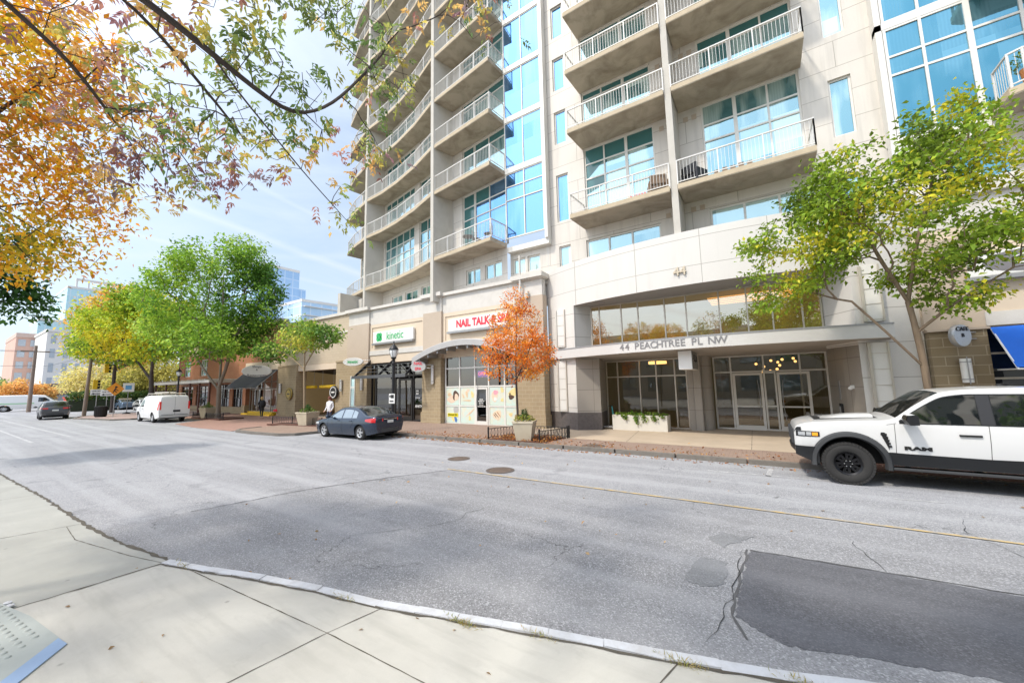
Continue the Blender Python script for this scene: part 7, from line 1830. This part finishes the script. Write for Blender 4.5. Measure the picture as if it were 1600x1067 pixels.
facade('brick_apartments', 'brick apartment house with pale balconies at the far left', 'building', [(-170, 12.6), (-170, 21), (-195, 21), (-195, 12.6)], 18.2, m_hazeb, m_hazew, [(0, 4)], 6, wfrac=.62, roofmat=m_roofred, cap=1.2)
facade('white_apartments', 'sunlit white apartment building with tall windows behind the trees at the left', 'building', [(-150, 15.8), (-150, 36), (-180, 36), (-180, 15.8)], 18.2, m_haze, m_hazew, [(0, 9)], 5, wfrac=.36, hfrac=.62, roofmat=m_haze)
b = thing('store_building', 'low grey brick building with a red front beyond the cross street', 'building', (-118, 15, 0)); mb = MB(); mb.box(-130, -118, 12.6, 40, 0, 4.5); mb.build('wall', M('purple brick', (.22, .16, .16), .9, var=.2, scale=.4), b); mb = MB(); mb.box(-117.9, -117.6, 13, 30, .4, 2.2); mb.build('window', m_hazew, b)
b = thing('market_stall', 'red framed stall with green goods on the far corner', 'stall', (-82, 12.3, 0))
mb = MB(); mb.box(-83, -81, 10.9, 11.05, 0, 1.75); mb.box(-83, -81, 13.1, 13.25, 0, 1.75); mb.box(-83.2, -80.8, 10.8, 13.35, 1.75, 1.95); mb.box(-83, -82.9, 11.05, 13.1, 0, 1.0); mb.build('frame', M('stall red', (.62, .06, .03), .6), b)
tuft('green_goods', (-81.4, 12.2, .2), (1.0, 1.3, .75), 300, .4, [(.04, .35, .06), (.08, .45, .08)], b, 91)
# hedge and fence behind the plaza
n = 5200; rg = np.random.default_rng(92); P = np.stack([rg.uniform(-78.6, -76.8, n), rg.uniform(10.5, 34, n), rg.uniform(1.4, 2.6, n)], 1); d = rg.normal(size=(n, 3))
h = thing('hedge', 'clipped dark green hedge running behind the parked cars', 'hedge', (-78, 20, 0)); leafmesh('foliage', P, d, .35, np.array([(.04, .09, .02), (.07, .14, .03), (.12, .18, .04)])[rg.integers(0, 3, n)], m_leaf, h, seed=4); mb = MB(); mb.box(-78.4, -77, 10.6, 34, 0, 1.5); mb.build('stem_mass', M('hedge dark', (.03, .04, .02), .9), h)
f = thing('panel_fence', 'row of pale posters on a low fence under the hedge', 'fence', (-76.4, 20, 0))
for k in range(6):
    mb = MB(); y = 15.2 + 2.0 * k; mb.box(-76.5, -76.4, y, y + 1.3, .5, 1.6); mb.build('panel', M('fence panel %d' % (k % 3), ((.75, .62, .42), (.55, .62, .45), (.78, .5, .32))[k % 3], .7), f)
mb = MB(); mb.box(-76.6, -76.5, 14.5, 27, .35, .45); mb.build('rail', m_grey, f)
# ================================================================ far street furniture
def pole(x, y, h, r, lab, lean=0):
    p = thing('utility_pole', lab, 'utility pole', (x, y, 0)); mb = MB(); mb.tube([(x, y, -.1), (x, y + lean * .5, h * .5), (x, y + lean, h)], [r, r * .85, r * .7], 10); mb.build('post', M('weathered wood', (.25, .19, .15), .9, var=.25), p, smooth=60); return p
p = pole(-85, 8.1, 9.2, .22, 'dark wooden utility pole with wires at the far left'); mb = MB(); mb.box(-85.1, -84.9, 6.8, 9.4, 8.3, 8.45); mb.build('crossarm', M('weathered wood'), p)
p2 = pole(-60, 9.4, 7.6, .17, 'leaning wooden pole carrying yellow traffic lights at the corner', .15)
mb = MB(); mb.tube([(-60, 9.5, 5.75), (-60, 10.6, 5.8), (-60, 11.9, 5.75)], .05, 8); mb.tube([(-60, 9.5, 5.2), (-60, 10.4, 5.75)], .03, 6); mb.build('arm', m_alu, p2)
def signal(x, y, z, lab, rz=0):
    s_ = thing('traffic_light', lab, 'traffic light', (x, y, z), rz, 'yellow traffic lights at the corner'); mb = MB(); mb.box(-.17, .17, -.17, .17, -.5, .5); mb.build('housing', m_yellow, s_, world=False, bevel=.02)
    for k in range(3):
        mb = MB(); mb.lathe([(.13, 0), (.14, .2), (.12, .2)], 14, (.0, .17, .32 - .32 * k), axis='y', cap=False); mb.lathe([(.12, .03), (0, .03)], 14, (.0, .17, .32 - .32 * k), axis='y'); mb.build('visor', m_black, s_, world=False)
    return s_
signal(-60, 10.7, 5.05, 'yellow traffic light hanging from the pole arm', R(10)); signal(-59.8, 9.95, 3.3, 'yellow traffic light mounted lower on the wooden pole')
w = thing('overhead_wire', 'thin overhead wires strung from the far left utility pole', 'wire', (-85, 8.1, 8.3))
for a, b_ in (((-85, 6.9, 8.4), (-62, -8, 7.6)), ((-85, 9.3, 8.4), (-60, -4, 7.0)), ((-85, 8.1, 6.4), (-60, -6, 5.6)), ((-85, 8.1, 6.2), (-60, 9.5, 6.6)), ((-85, 9.3, 8.4), (-100, 30, 8.0))):
    a = Vector(a); b_ = Vector(b_); mb = MB(); mb.tube([a.lerp(b_, k / 10) + Vector((0, 0, -1.2 * (k / 10) * (1 - k / 10))) for k in range(11)], .02, 4); mb.build('wire', m_dark, w)
def post_sign(nm, lab, x, y, h, build, group=None):
    s_ = thing(nm, lab, 'sign', (x, y, .1), 0, group); mb = MB(); mb.tube([(0, 0, 0), (0, 0, h)], .03, 6); mb.build('post', m_grey, s_, world=False); build(s_, h); return s_
def oneway(s_, h):
    mb = MB(); mb.box(.035, .05, -.45, .45, h - .55, h - .02); mb.build('plate', m_signwhite, s_, world=False)
    t_ = text('lettering', 'ONE WAY', .16, m_black, Matrix.Identity(4), None, .003, .95, bold=.005); t_.parent = s_; t_.matrix_local = Matrix.Translation((.056, 0, h - .18)) @ Matrix.Rotation(R(90), 4, 'Z') @ Matrix.Rotation(R(90), 4, 'X')
    mb = MB(); mb.add([(.056, .35, h - .46), (.056, .35, h - .38), (.056, -.2, h - .38), (.056, -.2, h - .32), (.056, -.4, h - .42), (.056, -.2, h - .52), (.056, -.2, h - .46)], [tuple(range(7))]); mb.build('arrow', m_black, s_, world=False)
a_ = post_sign('street_sign', 'white ONE WAY arrow sign on a post left of the trash bin', -55.0, 9.35, 2.65, oneway, 'one way signs at the corner'); a_.rotation_euler = (0, R(3), R(-12))
a_ = post_sign('street_sign', 'white ONE WAY arrow sign right above the trash bin', -53.2, 9.75, 2.55, oneway, 'one way signs at the corner'); a_.rotation_euler = (0, R(3), R(-25))
def diamond(s_, h):
    mb = MB(); mb.add([(.04, 0, h - 1.2), (.04, .62, h - .58), (.04, 0, h + .04), (.04, -.62, h - .58)], [(0, 1, 2, 3)]); mb.build('plate', M('work orange', (.75, .27, .01), .5), s_, world=False)
    mb = MB(); mb.lathe([(0, 0), (.09, 0), (.09, .01)], 12, (.05, .05, h - .4), axis='x'); mb.tube([(.05, .02, h - .52), (.05, -.06, h - .72)], .05, 6); mb.tube([(.05, -.06, h - .72), (.05, .1, h - .9)], .03, 6); mb.tube([(.05, -.06, h - .72), (.05, -.14, h - .92)], .03, 6); mb.tube([(.05, .0, h - .58), (.05, .22, h - .74)], .025, 6); mb.build('emblem', m_black, s_, world=False)
a_ = post_sign('road_work_sign', 'orange diamond road work sign above the trash bin', -51.6, 9.95, 3.2, diamond); a_.rotation_euler = (0, 0, R(-15))
def bsign(s_, h):
    mb = MB(); mb.box(.035, .05, -.45, .45, h - .95, h); mb.build('plate', m_signwhite, s_, world=False); mb = MB(); mb.box(.052, .056, -.25, .25, h - .7, h - .25); mb.build('print', M('print blue', (.12, .35, .62), .5), s_, world=False); mb = MB(); mb.lathe([(.35, 0), (.3, .12), (.06, .2)], 14); mb.build('base', m_dark, s_, world=False)
a_ = post_sign('street_sign', 'white sign with a blue print on a heavy-footed post left of the white van', -58.0, 12.2, 3.3, bsign); a_.rotation_euler = (0, 0, R(-20))
tb = thing('trash_bin', 'black round litter bin on the corner pavement', 'trash bin', (-53.4, 9.45, .1)); mb = MB(); mb.lathe([(.36, 0), (.42, .1), (.44, .9), (.47, .95), (.47, 1.0), (.40, 1.02), (.38, .95)], 20); 
for k in range(20): a = 2 * math.pi * k / 20; mb.tube([(.43 * math.cos(a), .43 * math.sin(a), .1), (.455 * math.cos(a), .455 * math.sin(a), .92)], .015, 4)
mb.build('body', m_black, tb, world=False, smooth=40); mb = MB(); mb.lathe([(.38, .96), (.2, 1.04), (0, 1.05)], 20); mb.build('lid', m_dark, tb, world=False)
# bicycle rack and tables by the brick building
rk = thing('bike_rack', 'steel hoop bike rack behind the white van', 'bike rack', (-42.8, 14.2, .03)); mb = MB()
for k in range(3): mb.tube([(k * .7, 0, 0), (k * .7, 0, .75), (k * .7 + .1, 0, .88), (k * .7 + .45, 0, .88), (k * .7 + .55, 0, .75), (k * .7 + .55, 0, 0)], .03, 8)
mb.build('hoops', m_grey, rk, world=False)
bk = thing('bicycle', 'white bicycle leaning at the rack beside the big green tree', 'bicycle', (-41.6, 14.0, .03), R(20))
for x in (0, 1.05):
    mb = MB(); mb.tube([(x + .33 * math.cos(2 * math.pi * i / 20), 0, .34 + .33 * math.sin(2 * math.pi * i / 20)) for i in range(21)], .02, 5, cap=False)
    for i in range(8): a = math.pi * i / 8; mb.tube([(x + .32 * math.cos(a), 0, .34 + .32 * math.sin(a)), (x - .32 * math.cos(a), 0, .34 - .32 * math.sin(a))], .004, 3)
    mb.build('wheel', m_black, bk, world=False)
mb = MB()
for a, b_ in (((0, .34), (.2, .82)), ((.2, .82), (.82, .78)), ((.26, .72), (.5, .32)), ((.5, .32), (.82, .8)), ((.5, .32), (1.05, .34)), ((.8, .74), (1.05, .34)), ((.2, .82), (.24, 1.0))): mb.tube([(a[0], 0, a[1]), (b_[0], 0, b_[1])], .02, 6)
mb.build('frame', m_signwhite, bk, world=False); mb = MB(); mb.ball((.82, 0, .86), (.13, .06, .03), 8); mb.build('saddle', m_black, bk, world=False); mb = MB(); mb.tube([(.24, -.25, 1.0), (.24, .25, 1.0)], .015, 5); mb.build('handlebar', m_black, bk, world=False)

# ---- cream building across the street, behind the viewer
OB = thing('opposite_building', 'cream building with dark window rows across the street behind the viewer', 'building', (5, -22, 0))
mb = MB(); mb.box(-32, 6.4, -34, -20, -.1, 8.6); mb.build('wall', M('opposite cream', (.62, .57, .50), .8, var=.08, scale=.3), OB)
mb = MB(); mb.box(-32.3, 6.4, -34.3, -19.7, 8.603, 9.1); mb.build('roof', m_cap, OB)
fo = Fr((45, -20), (-32, -20))
OC = thing('opposite_building', 'taller cream building with dark window rows behind the viewer opposite the pickup', 'building', (26, -22, 0))
mb = MB(); mb.box(6.5, 45, -33.5, -19.8, -.1, 17); mb.build('wall', MC['opposite cream'], OC); fo2 = Fr((45, -19.8), (6.5, -19.8))
for r in range(5):
    mb = MB()
    for k in range(9): mb.fquad(fo2, 1.2 + 4.2 * k, 3.8 + 4.2 * k, .9 + 3.3 * r, 2.9 + 3.3 * r, .05)
    mb.build('window_row', M('dark opposite window', (.03, .035, .04), .2), OC)
for r in range(2):
    mb = MB()
    for k in range(10, 19): mb.fquad(fo, 1.2 + 4 * k, 3.6 + 4 * k, .9 + 3.6 * r, 3.1 + 3.6 * r, .05)
    mb.build('window_row', m_gfar, OB)

# ================================================================ people
def person(label, loc, rz, J, colors, hair, hairlen, pose_hands=True, height=1.7):
    """one continuous skinned body; J maps joint names to local positions (x right, y forward, z up)"""
    t_ = thing('person', label, 'person', loc, rz)
    rd = dict(pelvis=.135, spine=.125, chest=.15, neck=.055, head0=.07, head1=.095, head2=.085, lsh=.07, rsh=.07, lel=.043, rel=.043, lwr=.03, rwr=.03, lhand=.034, rhand=.034, lhip=.09, rhip=.09, lkn=.058, rkn=.058, lan=.04, ran=.04, lheel=.042, rheel=.042, ltoe=.035, rtoe=.035)
    E = [('pelvis', 'spine'), ('spine', 'chest'), ('chest', 'neck'), ('neck', 'head0'), ('head0', 'head1'), ('head1', 'head2'), ('chest', 'lsh'), ('lsh', 'lel'), ('lel', 'lwr'), ('lwr', 'lhand'), ('chest', 'rsh'), ('rsh', 'rel'), ('rel', 'rwr'), ('rwr', 'rhand'), ('pelvis', 'lhip'), ('lhip', 'lkn'), ('lkn', 'lan'), ('lan', 'ltoe'), ('pelvis', 'rhip'), ('rhip', 'rkn'), ('rkn', 'ran'), ('ran', 'rtoe')]
    names = ['pelvis'] + [k for k in J if k != 'pelvis']; vs = [Vector(J[k]) for k in names]; rads = [rd.get(k, .03) for k in names]; es = [(names.index(a), names.index(b)) for a, b in E]
    for s_ in 'lr':                      # five fingers of unequal length, slightly curled, thumb from the side of the palm
        h = Vector(J[s_ + 'hand']); w_ = Vector(J[s_ + 'wr']); d = (h - w_).normalized(); side = d.cross(Vector((0, 0, 1))); side = side.normalized() if side.length > .1 else Vector((0, 1, 0)); inn = side.cross(d)
        ih = names.index(s_ + 'hand')
        for k, L in enumerate((.075, .085, .08, .06)):
            o = len(vs); off = side * (.027 - .018 * k); vs += [h + off + d * .035, h + off * 1.1 + d * (.035 + L * .55), h + off * 1.1 + d * (.035 + L * .9) + inn * .025]; rads += [.0095, .0085, .007]; es += [(ih, o), (o, o + 1), (o + 1, o + 2)]
        o = len(vs); vs += [h + side * .035 - d * .01, h + side * .06 + d * .03 + inn * .01]; rads += [.011, .009]; es += [(ih, o), (o, o + 1)]
    me = bpy.data.meshes.new('body'); me.from_pydata(vs, es, []); ob = bpy.data.objects.new('body', me); COL.objects.link(ob)
    md = ob.modifiers.new('skin', 'SKIN'); 
    for i, sv_ in enumerate(me.skin_vertices[0].data): sv_.radius = (rads[i], rads[i]); sv_.use_root = i == 0
    ob.modifiers.new('sub', 'SUBSURF').levels = 2
    dg = bpy.context.evaluated_depsgraph_get(); m2 = bpy.data.meshes.new_from_object(ob.evaluated_get(dg)); bpy.data.objects.remove(ob)
    for c_ in colors: m2.materials.append(c_[1])
    for p_ in m2.polygons:
        c_ = p_.center; p_.material_index = next(i for i, q in enumerate(colors) if q[0](c_)); p_.use_smooth = True
    # a face: brow, nose and mouth pulled out of the head
    hc = Vector(J['head1'])
    for v in m2.vertices:
        r_ = v.co - hc
        if r_.y > .05 and abs(r_.x) < .02 and -.045 < r_.z < .02: v.co.y += .022
    b = bpy.data.objects.new('body', m2); COL.objects.link(b); b.parent = t_
    mb = MB(); mb.ball((hc.x, hc.y - .018, hc.z + .035), (.108, .118, .115), 16)
    if hairlen: mb.ball((hc.x, hc.y - .07, hc.z - hairlen * .5), (.095, .06, .06 + hairlen * .6), 12)
    mb.build('hair', hair, t_, world=False, smooth=80)
    mb = MB()
    for sx in (-.035, .035): mb.ball((hc.x + sx, hc.y + .088, hc.z + .012), (.013, .008, .007), 8)
    mb.build('eye', m_black, t_, world=False)
    return t_
def C(n, c, r=.8): return M(n, c, r, var=.12, scale=6)
sk = C('skin', (.55, .33, .23), .55); wj = C('white jacket', (.74, .74, .76)); dj = C('dark jeans', (.05, .06, .10)); bkc = C('black cloth', (.018, .018, .02)); shoe = C('white shoe', (.75, .73, .72))
J1 = dict(pelvis=(0, 0, .93), spine=(0, 0, 1.1), chest=(0, -.01, 1.32), neck=(0, .0, 1.47), head0=(0, .015, 1.54), head1=(0, .03, 1.62), head2=(0, .02, 1.70), lsh=(.19, -.01, 1.38), lel=(.24, -.01, 1.10), lwr=(.22, .14, .92), lhand=(.20, .20, .88), rsh=(-.19, -.01, 1.38), rel=(-.25, -.03, 1.12), rwr=(-.23, .1, .92), rhand=(-.21, .16, .87), lhip=(.09, 0, .88), lkn=(.10, .06, .50), lan=(.10, .0, .09), ltoe=(.11, .15, .04), rhip=(-.09, 0, .88), rkn=(-.10, .02, .50), ran=(-.10, -.08, .10), rtoe=(-.11, .06, .04))
person('person with reddish hair in a pale jacket and dark jeans walking behind the sedan', (-22.2, 13.6, .1), R(-165), J1, [(lambda c: c.z > 1.5, sk), (lambda c: c.z < .09, shoe), (lambda c: abs(c.x) > .17 and c.z < .93 and c.y > .08, sk), (lambda c: c.z > .86, wj), (lambda c: True, dj)], C('auburn hair', (.16, .045, .03)), .22)
J2 = dict(pelvis=(0, 0, .90), spine=(0, .02, 1.07), chest=(0, .05, 1.28), neck=(0, .09, 1.42), head0=(0, .12, 1.49), head1=(0, .15, 1.57), head2=(0, .15, 1.64), lsh=(.18, .05, 1.33), lel=(.24, .0, 1.06), lwr=(.22, .12, .88), lhand=(.2, .19, .85), rsh=(-.18, .05, 1.33), rel=(-.24, .1, 1.07), rwr=(-.18, .25, 1.05), rhand=(-.14, .32, 1.07), lhip=(.09, 0, .85), lkn=(.09, .16, .50), lan=(.09, .12, .10), ltoe=(.1, .28, .05), rhip=(-.09, 0, .85), rkn=(-.09, -.02, .48), ran=(-.09, -.26, .13), rtoe=(-.1, -.14, .05))
t_ = person('person in black with blond hair walking past the charcoal awning', (-34.6, 15.3, .08), R(78), J2, [(lambda c: c.z > 1.44, sk), (lambda c: c.z < .10, shoe), (lambda c: abs(c.x) > .15 and c.y > .17 and c.z < 1.12 and c.z > .8, sk), (lambda c: True, bkc)], C('blond hair', (.5, .32, .14)), .12)
bp = thing('backpack', 'large black backpack on the person in black', 'backpack', (-34.6, 15.3, 1.2), R(78)); mb = MB(); mb.ball((0, -.22, .02), (.2, .15, .28), 14); mb.build('bag', bkc, bp, world=False, smooth=60); mb = MB(); 
for sx in (-.12, .12): mb.tube([(sx, -.12, .22), (sx, .1, .24), (sx, .2, .08), (sx, .06, -.15), (sx, -.1, -.18)], .018, 6)
mb.build('strap', bkc, bp, world=False)
